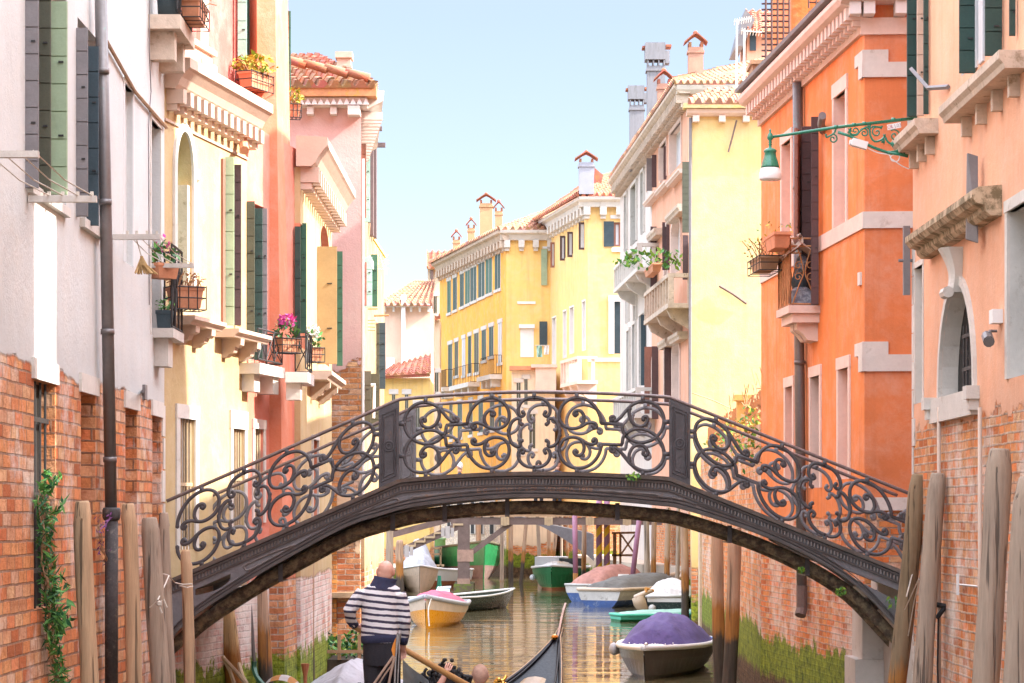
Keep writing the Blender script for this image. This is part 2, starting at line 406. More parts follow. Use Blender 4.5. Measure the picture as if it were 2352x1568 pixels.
def leaf(par, f, a, b, vt, vb, mat, th=.045, n=None, hard=True):
    A = f.P(f.S(*a), a[1], 0); B = f.P(f.S(*b), b[1], 0)
    z1, z0 = f.Z(a[0], vt, a[1]), f.Z(a[0], vb, a[1])
    t = (B - A); L = t.length; t.normalize(); nn = V((t.y, -t.x, 0)); mb = MB()
    n = n or max(2, round((z1 - z0) / .22)); g = .01
    mb.obox(A - nn * th * .22 + V((0, 0, z0)), t * L, nn * th * .44, (0, 0, z1 - z0))
    for i in range(n):
        c0 = z0 + (z1 - z0) * i / n + g / 2; c1 = z0 + (z1 - z0) * (i + 1) / n - g / 2
        mb.obox(A - nn * th / 2 + t * .003 + V((0, 0, c0)), t * (L - .006), nn * th, (0, 0, c1 - c0))
    sh = mb.build('shutter', mat, par)
    if hard:
        m = MB()
        for q in (.3, .68):
            zz = z0 + (z1 - z0) * q
            m.obox(A + t * L * .5 + nn * th * .5 + V((0, 0, zz)), t * min(.07, L * .3), nn * .012, (0, 0, .014)); m.obox(A + t * L * .5 - nn * (th * .5 + .012) + V((0, 0, zz)), t * min(.07, L * .3), nn * .012, (0, 0, .014))
        m.build('latch', BLKI, sh, split=True) if par.parent is None else None
        if par.parent is not None: pass
    return sh

def moulding(par, f, S0, S1, z, prof, mat, name='cornice', dent=None):
    mb = MB(); mb.prism([f.P(S0, d, z + dz) for d, dz in prof], f.T3 * (S1 - S0))
    if dent:
        w, gap, d1, zt, zb = dent; s = S0 + gap / 2
        while s + w < S1 + .01:
            f.box(mb, s, s + w, -.02, d1, z + zb, z + zt - .002); f.box(mb, s + w * .12, s + w * .88, -.02, d1 * .62, z + zb - (zt - zb) * .45, z + zb - .002)
            s += w + gap
    return mb.build(name, mat, par)

def ledge(par, f, u0, u1, v, proj, th, mat, nb=2, bh=.16, bw=.12, name='sill', bd=.8, vu=None, scroll=False):
    s0, s1 = f.span(u0, u1, proj * .5); z = f.Z(vu if vu is not None else (u0 + u1) / 2, v, proj); mb = MB()
    mb.prism([f.P(s0, d, z + q) for d, q in ((-.03, 0), (proj, 0), (proj, -th * .45), (proj * .86, -th * .7), (proj * .8, -th), (-.03, -th))], f.T3 * (s1 - s0))
    for i in range(nb):
        c = s0 + (s1 - s0) * ((i + .5) / nb if nb > 1 else .5)
        if scroll:
            mb.prism([f.P(c - bw / 2, d * proj * bd, z - th + q * bh) for d, q in ((-.05, -.002), (1, -.002), (.98, -.35), (.8, -.5), (.72, -.42), (.6, -.75), (.4, -.82), (.25, -1), (-.05, -1.05))], f.T3 * bw)
        else: f.box(mb, c - bw / 2, c + bw / 2, -.03, proj * bd, z - th - bh, z - th - .002)
    return mb.build(name, mat, par)

def tile_roof(par, p00, p10, p01, p11, mat, name='roof', pitch=.23, amp=.055, step=.34, th=.05):
    p00, p10, p01, p11 = map(V, (p00, p10, p01, p11)); W = max((p10 - p00).length, (p11 - p01).length); D = (p01 - p00).length
    n = max(2, round(W / pitch)); m = max(1, round(D / step)); rows = []
    nrm = (p10 - p00).cross(p01 - p00).normalized()
    if nrm.z < 0: nrm = -nrm
    K = 6
    cols = [(i + j / K) / n for i in range(n) for j in range(K)] + [1.0]
    for r in range(m):
        for e in (0.0, 1.0):
            t = (r + e) / m; lift = .03 * (1 - e)
            row = []
            for c in cols:
                ph = (c * n) % 1.0; h = math.cos(2 * math.pi * ph); h = (abs(h) ** .6) * (1 if h > 0 else -1)
                a = p00.lerp(p10, c); b = p01.lerp(p11, c)
                j = .012 * math.sin(c * n * 12.9 + r * 7.7)
                row.append(a.lerp(b, t) + nrm * (amp * h + lift + j))
            rows.append(row)
    mb = MB(); mb.grid(rows)
    mb.face([p00 - nrm * th, p10 - nrm * th, p11 - nrm * th, p01 - nrm * th])
    front = [rows[0], [p00.lerp(p10, c) - nrm * th for c in cols]]; mb.grid(front)
    return mb.build(name, mat, par)

def leaves(mb, c, rad, n, size, mis=(0,), up=.0, shape=1.0):  # small leaf blades
    c = V(c)
    for _ in range(n):
        d = V((R(-1, 1), R(-1, 1), R(-1, 1)))
        if d.length > 1: d = d.normalized() * R(.5, 1)
        p = c + V((d.x * rad[0], d.y * rad[1], d.z * rad[2] + up * abs(d.z)))
        a = V((R(-1, 1), R(-1, 1), R(-1, 1))).normalized(); b = a.cross(V((R(-1, 1), R(-1, 1), R(-1, 1)))).normalized()
        s = size * R(.6, 1.3) / max(1, shape * .62); mb.mi = random.choice(mis)
        mb.face([p - a * s * shape, p - b * s * .45, p + a * s * shape, p + b * s * .45])

def scroll_pts(c, r0, r1, a0, a1, ex, ez, n=22):
    return [V(c) + ex * (r0 + (r1 - r0) * i / n) * math.cos(a0 + (a1 - a0) * i / n) + ez * (r0 + (r1 - r0) * i / n) * math.sin(a0 + (a1 - a0) * i / n) for i in range(n + 1)]

def pot_plant(name, label, cat, c, ax, L, W_, Hh, mats, nleaf, lr, pot=TERRA, cage=False, ls=.045, leafmis=(0,), flower=0, group=None, stalks=0):
    """planter centred at c (its base), long axis ax"""
    c = V(c); ax = V(ax).normalized(); ay = V((-ax.y, ax.x, 0)); az = V((0, 0, 1)); t = thing(name, label, cat, c, group)
    mb = MB(); q = .82
    def ring(s, z): return [c + ax * sx * L / 2 * s + ay * sy * W_ / 2 * s + az * z for sx, sy in ((-1, -1), (1, -1), (1, 1), (-1, 1))]
    mb.grid([ring(q, 0), ring(.97, Hh * .8), ring(1.05, Hh * .8), ring(1.05, Hh), ring(.93, Hh), ring(.9, Hh * .85)], True, True)
    mb.build('planter', pot, t)
    m = MB(); leaves(m, c + az * (Hh + lr * .55), (L * .5 + lr * .25, W_ * .5 + lr * .3, lr * .75), nleaf, ls, leafmis)
    m.build('foliage', mats, t)
    if flower:
        m = MB(); leaves(m, c + az * (Hh + lr * 1.1), (L * .48, W_ * .5 + lr * .2, lr * .5), flower, ls * .95); m.build('blossoms', mats[-1], t)
    if stalks:
        m = MB()
        for _ in range(stalks):
            p = c + ax * R(-.5, .5) * L + ay * R(-.4, .4) * W_ + az * Hh; e = p + V((R(-1, 1) * lr * .7, R(-1, 1) * lr * .7, R(.3, 1.2) * lr)); m.tube([p, p.lerp(e, .5) + az * .04, e], .006, 4)
        m.build('dry_stems', DRYT, t)  # dry plant stalks as thin tubes
    if cage:
        m = MB(); l2, w2 = L / 2 * 1.12, W_ / 2 * 1.18
        for z in (-.02, Hh * .45, Hh * .95):
            cs = [c + ax * sx * l2 + ay * sy * w2 + az * z for sx, sy in ((-1, -1), (1, -1), (1, 1), (-1, 1), (-1, -1))]
            m.tube(cs, .007, 4)
        for s in range(5):
            x = -l2 + 2 * l2 * s / 4
            m.tube([c + ax * x + ay * w2 + az * Hh, c + ax * x + ay * w2 - az * .02, c + ax * x - ay * w2 - az * .02, c + ax * x - ay * w2 + az * Hh], .006, 4)
        m.build('wire_cage', BLKI, t)
    return t

def iron_panel(mb, A, B, z0, z1, diag=True, n=3, r=.011):
    A, B = V(A), V(B); z = lambda p, q: V((p.x, p.y, q))
    for q in (z0, z1): mb.tube([z(A, q), z(B, q)], r * 1.25, 5)
    for i in range(n + 1):
        p = A.lerp(B, i / n); mb.tube([z(p, z0), z(p, z1)], r, 5)
    if diag:
        for i in range(n):
            p, q = A.lerp(B, i / n), A.lerp(B, (i + 1) / n); mb.tube([z(p, z0), z(q, z1)], r * .7, 4); mb.tube([z(q, z0), z(p, z1)], r * .7, 4)

def chimney(par, c, w, d, z0, z1, mat, cap='gable', capm=TL2, lean=0):
    c = V((c[0], c[1], 0)); mb = MB()
    mb.box((c.x - w / 2, c.y - d / 2, z0), (c.x + w / 2, c.y + d / 2, z1)); mb.box((c.x - w * .57, c.y - d * .57, z1 - .2), (c.x + w * .57, c.y + d * .57, z1 - .12))
    o = mb.build('chimney', mat, par); m = MB()
    if cap == 'gable':
        for sx in (-1, 1):
            for sy in (-1, 1): m.box((c.x + sx * w * .4 - .05, c.y + sy * d * .4 - .05, z1 + .002), (c.x + sx * w * .4 + .05, c.y + sy * d * .4 + .05, z1 + .16))
        e = w * .78; m.prism([(c.x - e, c.y - d * .75, z1 + .12), (c.x - e * .3, c.y - d * .75, z1 + .36), (c.x, c.y - d * .75, z1 + .43), (c.x + e * .3, c.y - d * .75, z1 + .36), (c.x + e, c.y - d * .75, z1 + .12), (c.x + e, c.y - d * .75, z1 + .17), (c.x, c.y - d * .75, z1 + .5), (c.x - e, c.y - d * .75, z1 + .17)], (0, d * 1.5, 0))
        m.lathe((c.x, c.y, z1 + .45), [(.07, 0), (.09, .06), (.05, .12)], 8)
        m.build('chimney_cap', capm, o)
    elif cap == 'box':
        h = w * .95; m.box((c.x - w * .62, c.y - d * .62, z1 + .22), (c.x + w * .5, c.y + d * .62, z1 + .22 + h)); m.box((c.x + w * .502, c.y - d * .45, z1 + .1), (c.x + w * .75, c.y + d * .45, z1 + h * .9))
        for i in range(4): m.box((c.x - w * .5 + i * w * .3, c.y - d * .55, z1 + .002), (c.x - w * .42 + i * w * .3, c.y + d * .5, z1 + .218))
        m.build('chimney_cap', mat, o); q = MB(); q.box((c.x - w * .78, c.y - d * .5, z1 + .16 + h * .8), (c.x - w * .625, c.y + d * .5, z1 + .2 + h * .85)); q.box((c.x + w * .53, c.y - d * .5, z1 + .16 + h * .86), (c.x + w * .85, c.y + d * .5, z1 + .22 + h * .9)); q.build('cap_tile', capm, o)
        return o
    else:
        m.box((c.x - w * .62, c.y - d * .62, z1 + .002), (c.x + w * .62, c.y + d * .62, z1 + .1)); m.build('chimney_cap', mat, o)
    return o

def pipe_line(par, f, pts, r, mat, name='drainpipe', clamps=3, n=10):
    P = [f.pt(u, v, d) for u, v, d in pts]; mb = MB(); mb.tube(P, r, n)
    for i in range(clamps):
        t = (i + .6) / clamps; a = P[0].lerp(P[-1], t); mb.tube([a - V((0, 0, .025)), a + V((0, 0, .025))], r * 1.14, n)
    return mb.build(name, mat, par, smooth=True)
def FC(Y): return Fac((-20, Y), (20, Y))
BR1 = ((.62, .17, .06), (.74, .36, .15), (.36, .24, .17))
W_L1 = WALL('grey_white_plaster_over_brick', (.585, .595, .585), 3.98, .09, BR1, eff=.3, streak=.05, bw=.3, bh=.112, stain=(.5, .4, .33), var=.09)
W_BRK = WALL('bare_brick', (.5, .2, .1), 99, .05, BR1, eff=.1, bw=.3, bh=.112)
W_L2 = WALL('cream_plaster', (.5, .37, .19), 1.95, .1, ((.5, .12, .07), (.55, .2, .1), (.7, .6, .52)), moss=1.0, eff=.75, streak=.14, stain=(.6, .3, .12), bw=.25, bh=.08, var=.12)
W_L3 = WALL('salmon_plaster', (.62, .21, .145), 1.95, .1, ((.5, .12, .07), (.55, .2, .1), (.7, .6, .52)), moss=1.0, eff=.75, streak=.06, stain=(.6, .2, .1), bw=.25, bh=.08, var=.07)
W_L3B = WALL('chimney_breast_plaster', (.66, .22, .12), 1.95, .1, moss=1.0, streak=.06, stain=(.6, .2, .1), var=.08)
W_L3U = WALL('shade_pink_upper_plaster', (.52, .12, .1), streak=.06, stain=(.5, .15, .1), var=.07)  # pink deepened in place of shade on the upper wall
W_L5 = WALL('mauve_plaster_peeling', (.64, .43, .4), 4.9, .55, ((.5, .2, .08), (.6, .3, .12), (.62, .48, .38)), moss=.9, streak=.06, bw=.28, bh=.085, var=.06, eff=.3, stain=(.45, .3, .28))
W_L6 = WALL('old_cream_plaster', (.68, .5, .33), 2.2, .5, patch=.0, streak=.2, var=.18, moss=.7)

# ================================================================= L1 grey-white house
f1 = Fac((-3.85, 10), (-3.85, 27.0))
L1 = thing('canal_house', 'tall grey white plastered house on exposed brick base with a long zinc downpipe', 'house', (-3.85, 20, 0))
ho = []
def nook(u0, u1, v0, dep, zb, lint=True, bars=0):
    s0, s1 = f1.span(u0, u1); z1 = f1.Z((u0 + u1) / 2, v0)
    ho.append((s0, s1, zb, z1, dep, 0)); mb = MB()
    f1.box(mb, s0 - .1, s1 + .1, -.05, .025, z1 + .002, z1 + .17); w = mb.build('window', WHT, L1)
    m = MB(); f1.box(m, s0 + .003, s1 - .003, -dep - .04, -dep + .004, zb + .003, z1 - .003); m.build('pane', DARK if bars else W_BRK, w)
    if bars:
        m = MB()
        for i in range(bars): m.tube([f1.P(s0 + (s1 - s0) * (i + .5) / bars, -.06, zb), f1.P(s0 + (s1 - s0) * (i + .5) / bars, -.06, z1)], .012, 5)
        for i in range(3): f1.box(m, s0, s1, -.07, -.05, zb + (z1 - zb) * (i + .5) / 3 - .02, zb + (z1 - zb) * (i + .5) / 3 + .02)
        m.build('bars', BLKI, w)
nook(78, 126, 877, .13, 2.0, bars=4); nook(186, 219, 905, .32, 1.9); nook(288, 314, 940, .2, 1.7); nook(350, 369, 957, .16, 1.7)
win(L1, f1, 64, 152, -60, 448, ho, dep=.14, pane=DARK, vu=100)
win(L1, f1, 178, 226, 66, 505, ho, dep=.14, pane=DARK)
win(L1, f1, 285, 304, 200, 606, ho, dep=.1, pane=GLASS, fr=.05, frm=WHP, frd=.012)
win(L1, f1, 346, 367, 284, 772, ho, dep=.2, pane=GLASS, fr=.06, frm=WHT, frd=.012)
mb = MB(); wall_mesh(mb, f1, 4, 17, -.6, 12, ho); house_body(mb, f1, 4, 17, -.6, 12, 6); mb.build('wall', [W_L1, W_L1], L1)
leaf(L1, FC(19.3), (57, 0), (89, 0), -60, 432, GRYP); leaf(L1, FC(19.8), (84, 0), (117, 0), -60, 443, OLIVE); leaf(L1, FC(20.1), (116, 0), (155, 0), 3, 447, LGRN)
leaf(L1, FC(21.55), (175, 0), (202, 0), 64, 497, GRYP); leaf(L1, FC(22.0), (199, 0), (227, 0), 106, 518, BLUG)
m = MB(); f1.box(m, *f1.span(62, 150), -.02, .05, f1.Z(105, 470), f1.Z(105, 449)); m.build('sill', WHT, L1)
m = MB(); f1.box(m, *f1.span(183, 228), -.02, .05, f1.Z(205, 535), f1.Z(205, 514)); m.build('sill', WHT, L1)
pipe_line(L1, f1, [(231, -20, .1), (243, 500, .1), (255, 1172, .1)], .057, PIPE, 'drainpipe', 4)
m = MB(); P = [f1.pt(256, v, .11) for v in (1168, 1600)]; m.tube(P, .062, 12); m.lathe(f1.pt(256, 1195, .11), [(.07, 0), (.085, .03), (.085, .1), (.075, .12)], 12); m.build('pipe_base', CASTP, L1, smooth=True)
m = MB(); m.tube([f1.pt(244, 93, .03), f1.pt(310, 210, .03), f1.pt(382, 293, .03)], .02, 6); m.build('conduit', WOODB, L1)
m = MB(); m.tube([f1.pt(343, 0, .02), f1.pt(343, 120, .02), f1.pt(347, 210, .02), f1.pt(341, 290, .02), f1.pt(343, 700, .02)], .006, 4); m.build('cable', GRYP, L1)
m = MB(); f1.box(m, *f1.span(327, 332), 0, .03, f1.Z(330, 917), f1.Z(330, 884)); m.tube([f1.pt(329, 898, .0), f1.pt(329, 898, .16)], .02, 6); m.build('wall_anchor', GRYP, L1)
m = MB()
for i in range(10):
    z0 = .4 + i * .36; w = .22 if i % 2 else .13; f1.box(m, 17 - w, 17.004, -.3, .012, z0, z0 + .34)
m.build('quoin', WHT, L1, split=True)
# upper balcony of L1
b0 = f1.S(340); zb = f1.Z(340, 65, 0); m = MB(); f1.box(m, b0, 16.98, -.02, .34, zb, zb + .15)
for s in (b0 + .15, 16.6): f1.box(m, s, s + .16, -.02, .26, zb - .3, zb - .002)
bal = m.build('balcony', OLDST, L1); m = MB(); iron_panel(m, f1.P(b0, .31, 0), f1.P(16.95, .31, 0), zb + .2, zb + .95, False, 6); m.build('railing', BLKI, bal)
m = MB(); m.lathe(f1.P(b0 + .18, .2, zb + .152), [(.12, 0), (.15, .5), (.16, .52), (.16, .58), (.02, .62)], 12); tag(m.build('waste_bin', BLUG, None, f1.P(b0 + .18, .2, zb + .152), True), 'dark plastic bin standing on the small high balcony of the grey white house', 'bin')
pot_plant('flower_trough', 'terracotta trough of dry twigs hung on the high balcony beside the dark bin', 'planter', f1.P(16.45, .4, zb + .2), (0, 1, 0), .7, .2, .2, [DRYT], 40, .22, cage=True, stalks=18, ls=.03)
# lower balcony of L1
b0 = f1.S(351); zl = f1.Z(352, 775, 0); m = MB(); f1.box(m, b0, 16.99, -.02, .22, zl, zl + .1); f1.box(m, b0 + .1, b0 + .45, -.02, .15, zl - .3, zl - .002)
bal = m.build('balcony', CONC, L1); m = MB(); iron_panel(m, f1.P(b0 + .02, .2, 0), f1.P(16.96, .2, 0), zl + .12, zl + 1.0, True, 3); iron_panel(m, f1.P(16.96, .2, 0), f1.P(16.96, 0.01, 0), zl + .12, zl + 1.0, False, 2); m.build('railing', BLKI, bal)
pot_plant('flower_pot', 'terracotta pot of pink cyclamen with round green leaves behind the washing lines', 'flower pot', at(374, 640, 26.1), (.7, .7, 0), .28, .22, .16, [LEAFG, LEAFD, PINKF], 70, .2, ls=.05, leafmis=(0, 1, 0), flower=14)
pot_plant('flower_pot', 'small grey blue pot with green succulent standing on the lower balcony slab', 'flower pot', f1.P(b0 + .2, .1, zl + .103), (0, 1, 0), .17, .17, .2, [LEAFG], 40, .12, pot=BLUG, ls=.03)
pot_plant('flower_trough', 'tilted terracotta trough in wire cage with dried plants beside the grey white house', 'planter', at(425, 708, 26.75) , (.9, .43, 0), .36, .22, .24, [DRYT, RBRN], 70, .14, cage=True, stalks=30, ls=.025, leafmis=(0, 1))
# washing line racks
def rack(label, u0, v0, u1, y2, dl):
    Y = f1.Y(u0); z = f1.Z(u0, v0); X1 = (u1 - CX) / F * Y; t = thing('washing_line', label, 'washing line', (-3.85, Y, z)); m = MB()
    m.obox((-3.84, Y - .03, z - .025), (X1 + 3.84, 0, 0), (0, .06, 0), (0, 0, .05)); m.build('arm', CONC, t)
    m = MB(); m.obox((-3.84, y2 - .03, z - .02 + dl), (X1 + 3.84, 0, 0), (0, .06, 0), (0, 0, .045)); m.build('arm', CONC, t)
    m = MB()
    for q in (.3, .5, .72, .93):
        x = -3.84 + (X1 + 3.84) * q; m.tube([(x, Y, z + .03), (x, (Y + y2) / 2, z + dl / 2 - .01), (x, y2, z + .03 + dl)], .006, 4)
    for q in (.3, .5, .72, .93):
        x = -3.84 + (X1 + 3.84) * q; m.box((x - .012, Y - .012, z + .02), (x + .012, Y + .012, z + .06))
    m.build('line', ROPE, t); return Y, z, X1
rack('grey bracket washing line stretched under the pale green shutters', 63, 457, 222, 17.0, 0)
Yr, zr, Xr = rack('washing line stretched between two arms past the flower pot, broom hanging from it', 258, 544, 368, 26.0, -.02)
t = thing('hanging_broom', 'straw broom head hanging on a cord from the washing line arm', 'broom', at(335, 610, 23.6))
m = MB(); m.tube([at(313, 548, Yr), at(325, 590, 23.6)], .006, 4); m.build('cord', ROPE, t)
m = MB(); c = at(325, 588, 23.6)
for _ in range(60):
    a = R(-.5, .9); m.tube([c + V((R(-.01, .01), R(-.01, .01), 0)), c + V((.07 * a, R(-.05, .05), -.09)), c + V((.16 * a + .02, R(-.07, .07), -.17))], .005, 3)
m.build('bristles', CONS, t)
# creeping plants on L1 brick
def vine(name, label, path, width, n, mats, size=.035, stems=6, off=.05, cat='climbing plant'):
    P = [f1.pt(u, v, off) for u, v in path]; C = spline(P, 6); t = thing(name, label, cat, C[0]); m = MB()
    for s in range(stems):
        q = [p + V((R(0, .05), R(-width, width) * .5, R(-.05, .05))) for p in C[::2]]; m.tube(spline(q, 3), .006, 4)
    m.build('stem', WOODB, t); m = MB()
    for _ in range(n):
        i = random.randrange(len(C)); p = C[i] + V((R(-.02, .1), R(-1, 1) * width * R(.2, 1), R(-.08, .08))); leaves(m, p, (.02, .03, .03), 1, size, tuple(range(len(mats))), shape=2.4)
    for _ in range(max(1, n // 55)):
        p = C[random.randrange(len(C))]; e = p + V((R(.05, .15), R(.1, .55), R(.1, .35))); q = [p, p.lerp(e, .5) - V((0, 0, .03)), e]; m.mi = 0; m.tube(q, .005, 3)
        for w in range(16): leaves(m, p.lerp(e, R(.2, 1)), (.03, .03, .03), 1, size, tuple(range(len(mats))), shape=1.5)
    m.build('foliage', mats, t); return t
vine('creeper', 'trailing green rosemary like creeper hanging down the brick wall beside a mooring pole', [(90, 1135), (92, 1220), (100, 1330), (108, 1400), (112, 1480), (128, 1570)], .13, 620, [LEAFG, LEAFD, LEAFG], .036)
vine('wall_plant', 'small purple leaved sprig growing from the bricks next to the cast pipe', [(222, 1200), (226, 1250), (240, 1290)], .1, 34, [PURP], .02, 2)

# ================================================================= L2 cream house, L3 salmon house
f2 = Fac((-3.85, 27.0), (-2.85, 32.1))
s23 = f2.S(567); sE = f2.S(618)
L2 = thing('canal_house', 'sunlit cream house with pale dentilled cornice, arched window and stone sills', 'house', (-3.6, 28.5, 0))
ho = []
win(L2, f2, 403, 440, 303, 700, ho, dep=.3, pane=PGRN, rise=.42, fr=.1, frm=WHT, frd=.03, sash=None)
win(L2, f2, 512, 553, 375, 745, ho, dep=.15, pane=DARK, rise=.3)
win(L2, f2, 411, 446, 962, 1262, ho, dep=.08, pane=DARK, fr=.12, frm=WHT, frd=.02, bars=5, toph=.16)
win(L2, f2, 533, 560, 985, 1215, ho, dep=.08, pane=DARK, fr=.1, frm=WHT, frd=.02, bars=5, toph=.22)
mb = MB(); wall_mesh(mb, f2, .0, s23, -.6, 7.5, ho); house_body(mb, f2, 0.0, s23, -.6, 7.5, 1.2); mb.build('wall', [W_L2, W_L2], L2)
m = MB(); f2.box(m, f2.S(434), f2.S(441), -.2, -.02, f2.Z(437, 690), f2.Z(437, 425)); m.lathe(f2.pt(437, 425, -.08), [(.06, 0), (.11, .06), (.12, .16), (.1, .18)], 10); m.build('column', OLDST, L2)
leaf(L2, FC(29.1), (517, 0), (538, 0), 360, 747, LGRN); leaf(L2, FC(29.5), (537, 0), (554, 0), 378, 747, BRNP); m = MB(); f2.box(m, f2.S(507), f2.S(512), 0, .03, f2.Z(510, 750), f2.Z(510, 365)); m.build('shutter_frame', RBRN, L2)
ledge(L2, f2, 418, 492, 725, .3, .1, CREAMST, 2, .2, .14, scroll=True)
ledge(L2, f2, 521, 598, 756, .3, .1, CREAMST, 2, .22, .14, scroll=True)
zc = 7.5
moulding(L2, f2, .0, s23 + .12, zc, [(-.05, 0), (.12, 0), (.16, .04), (.2, .12), (.27, .2), (.3, .22), (.3, .33), (-.05, .35)], CREAMST, dent=(.12, .125, .2, 0, -.16))
m = MB(); f2.box(m, .0, s23, -.02, .02, zc - .36, zc - .33); m.build('string_course', CREAMST, L2)
m = MB(); m.tube([f2.pt(555, 280, .07), f2.pt(556, 315, .07), f2.pt(559, 330, .1), f2.pt(562, 345, .2)], .055, 8); m.build('gutter_spout', TERRA, L2)
m = MB(); f2.box(m, .1, s23, -1.2, -.1, 7.94, 7.98); m.build('roof', TERRA, L2)

L3 = thing('canal_house', 'tall salmon pink house with leaning chimney breast and green shutters', 'house', (-3.1, 31, 0))
ho = []
win(L3, f2, 575, 608, 470, 828, ho, dep=.15, pane=DARK)
win(L3, f2, 583, 604, 985, 1200, ho, dep=.08, pane=DARK, fr=.08, frm=WHT, frd=.02, bars=4, toph=.12)
mb = MB(); wall_mesh(mb, f2, s23, 5.25, -.6, 7.6, ho); house_body(mb, f2, s23 + .01, 5.25, -.6, 7.6, 1.1); mb.build('wall', [W_L3, W_L3], L3)
f2u = Fac((-3.85 - .42, 27.08), (-2.85 - .42, 32.18)); ho = []
win(L3, f2u, 548, 584, -80, 140, ho, dep=.12, pane=DARK)
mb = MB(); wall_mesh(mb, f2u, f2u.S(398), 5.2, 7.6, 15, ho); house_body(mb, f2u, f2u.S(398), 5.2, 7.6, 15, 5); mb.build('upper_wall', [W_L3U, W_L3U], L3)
leaf(L3, FC(30.85), (546, 0), (567, 0), -80, 134, PGRN); leaf(L3, FC(31.3), (566, 0), (586, 0), -80, 150, GRN)
m = MB(); f2u.box(m, f2u.S(398), f2u.S(466), .0, .12, 8.05, 8.35); f2u.box(m, f2u.S(396), f2u.S(470), -.0, .16, 8.352, 8.42); f2u.box(m, f2u.S(440), f2u.S(474), .0, .14, 8.15, 8.25); f2u.box(m, f2u.S(452), f2u.S(470), .0, .05, 8.42, 14.9); m.build('parapet', CREAMST, L3)
# chimney breast
def col(pl, ph): return [(V((p[0], p[1], -.6)), V((q[0], q[1], 15))) for p, q in zip(pl, ph)]
a = f2.P(f2.S(617), -.1, 0); ya = f2.Y(617)
pl = [(a.x, ya), ((657 - CX) / F * (ya + .06), ya + .06), ((689 - CX) / F * (ya + 1.25), ya + 1.25), (-3.4, ya + 1.3)]
ph = [((588 - CX) / F * ya - .02, ya), ((618 - CX) / F * (ya + .06), ya + .06), ((646 - CX) / F * (ya + 1.25), ya + 1.25), (-3.9, ya + 1.3)]
mb = MB(); cc = col(pl, ph); rows = []
for i in range(13):
    t = i / 12; tt = t ** 1.0; rows.append([p.lerp(q, tt) for p, q in cc])
mb.grid(rows, True, True); mb.build('chimney_breast', W_L3B, L3)
leaf(L3, FC(30.0), (567, 0), (585, 0), 462, 824, OLIVE); leaf(L3, FC(30.3), (584, 0), (603, 0), 478, 826, DGRN); leaf(L3, FC(30.6), (602, 0), (614, 0), 478, 824, GRYP)
def french_balcony(par, f, u0, u1, v, proj, hgt, vu=None):
    s0, s1 = f.span(u0, u1, proj * .6); z = f.Z(vu or (u0 + u1) / 2, v, proj); m = MB()
    f.box(m, s0, s1, -.02, proj, z - .13, z); f.box(m, s0 + .1, s0 + .34, -.02, proj * .6, z - .34, z - .132)
    if s1 - s0 > .9: f.box(m, s1 - .34, s1 - .1, -.02, proj * .8, z - .34, z - .132)
    b = m.build('balcony', WHT, par); m = MB()
    iron_panel(m, f.P(s0 + .02, proj - .03, 0), f.P(s1 - .02, proj - .03, 0), z + .05, z + hgt, True, 3, .009); iron_panel(m, f.P(s1 - .02, proj - .03, 0), f.P(s1 - .02, .02, 0), z + .05, z + hgt, True, 1, .009)
    m.build('railing', BLKI, b); return s0, s1, z
s0, s1, z = french_balcony(L3, f2, 578, 636, 835, .26, .42)
pot_plant('flower_box', 'terracotta box of pink geraniums on the salmon house balcony', 'flower box', f2.P(s1 - .1, .32, z + .2), (.75, .66, 0), .26, .17, .17, [LEAFG, LEAFD, PINKF], 90, .2, cage=True, ls=.04, leafmis=(0, 1), flower=110)
m = MB(); m.lathe(f2u.pt(590, 208, .28), [(.01, -.01), (.01, .01)], 5); m.build('bracket', BLKI, L3)
pot_plant('flower_box', 'high terracotta box of yellow plants below the green shutters above the cornice', 'flower box', f2u.pt(585, 205, .3), (.4, .9, 0), .5, .2, .2, [LEAFY, LEAFL, DRYT], 170, .2, cage=True, ls=.05, leafmis=(0, 0, 1), stalks=14)

# ================================================================= L4 narrow cream house
f4 = Fac((-2.78, 32.05), (-2.75, 37.2))
L4 = thing('canal_house', 'narrow cream house between the salmon chimney breast and mauve gable wall', 'house', (-2.8, 34, 0))
ho = []
win(L4, f4, 690, 702, 520, 800, ho, dep=.15, pane=DARK)
win(L4, f4, 736, 756, 520, 835, ho, dep=.15, pane=DARK, rise=.3)
win(L4, f4, 716, 728, 1010, 1200, ho, dep=.12, pane=DARK, fr=.06)
mb = MB(); wall_mesh(mb, f4, 0, 5.15, -.6, 7.35, ho); house_body(mb, f4, 0, 5.15, -.6, 7.35, 1.2); mb.build('wall', [W_L2, W_L3B], L4)
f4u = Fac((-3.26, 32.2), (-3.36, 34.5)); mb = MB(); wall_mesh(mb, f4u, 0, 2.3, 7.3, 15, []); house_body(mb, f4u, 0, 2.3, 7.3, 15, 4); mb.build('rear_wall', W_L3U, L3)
leaf(L3, FC(33.4), (652, 0), (668, 0), 25, 222, GRN)
pot_plant('flower_box', 'yellow flowering box hung beyond the salmon chimney breast', 'flower box', at(672, 268, 33.3), (1, .2, 0), .2, .17, .17, [LEAFY, LEAFY, LEAFL], 90, .2, cage=True, ls=.04, leafmis=(0, 1, 2), stalks=10)
moulding(L4, f4, -.1, 5.2, 7.35, [(-.05, 0), (.15, 0), (.2, .05), (.25, .14), (.33, .24), (.36, .27), (.36, .38), (-.05, .4)], CREAMST, dent=(.14, .2, .24, 0, -.2))
m = MB(); q = at(678, 385, 32.3); m.tube([q, q - V((0, 0, .2)), q - V((-.02, .05, .32))], .06, 8); m.build('gutter_spout', TERRA, L4)
leaf(L4, FC(32.0), (677, 0), (690, 0), 520, 800, DGRN); leaf(L4, FC(32.3), (689, 0), (704, 0), 512, 765, GRN)
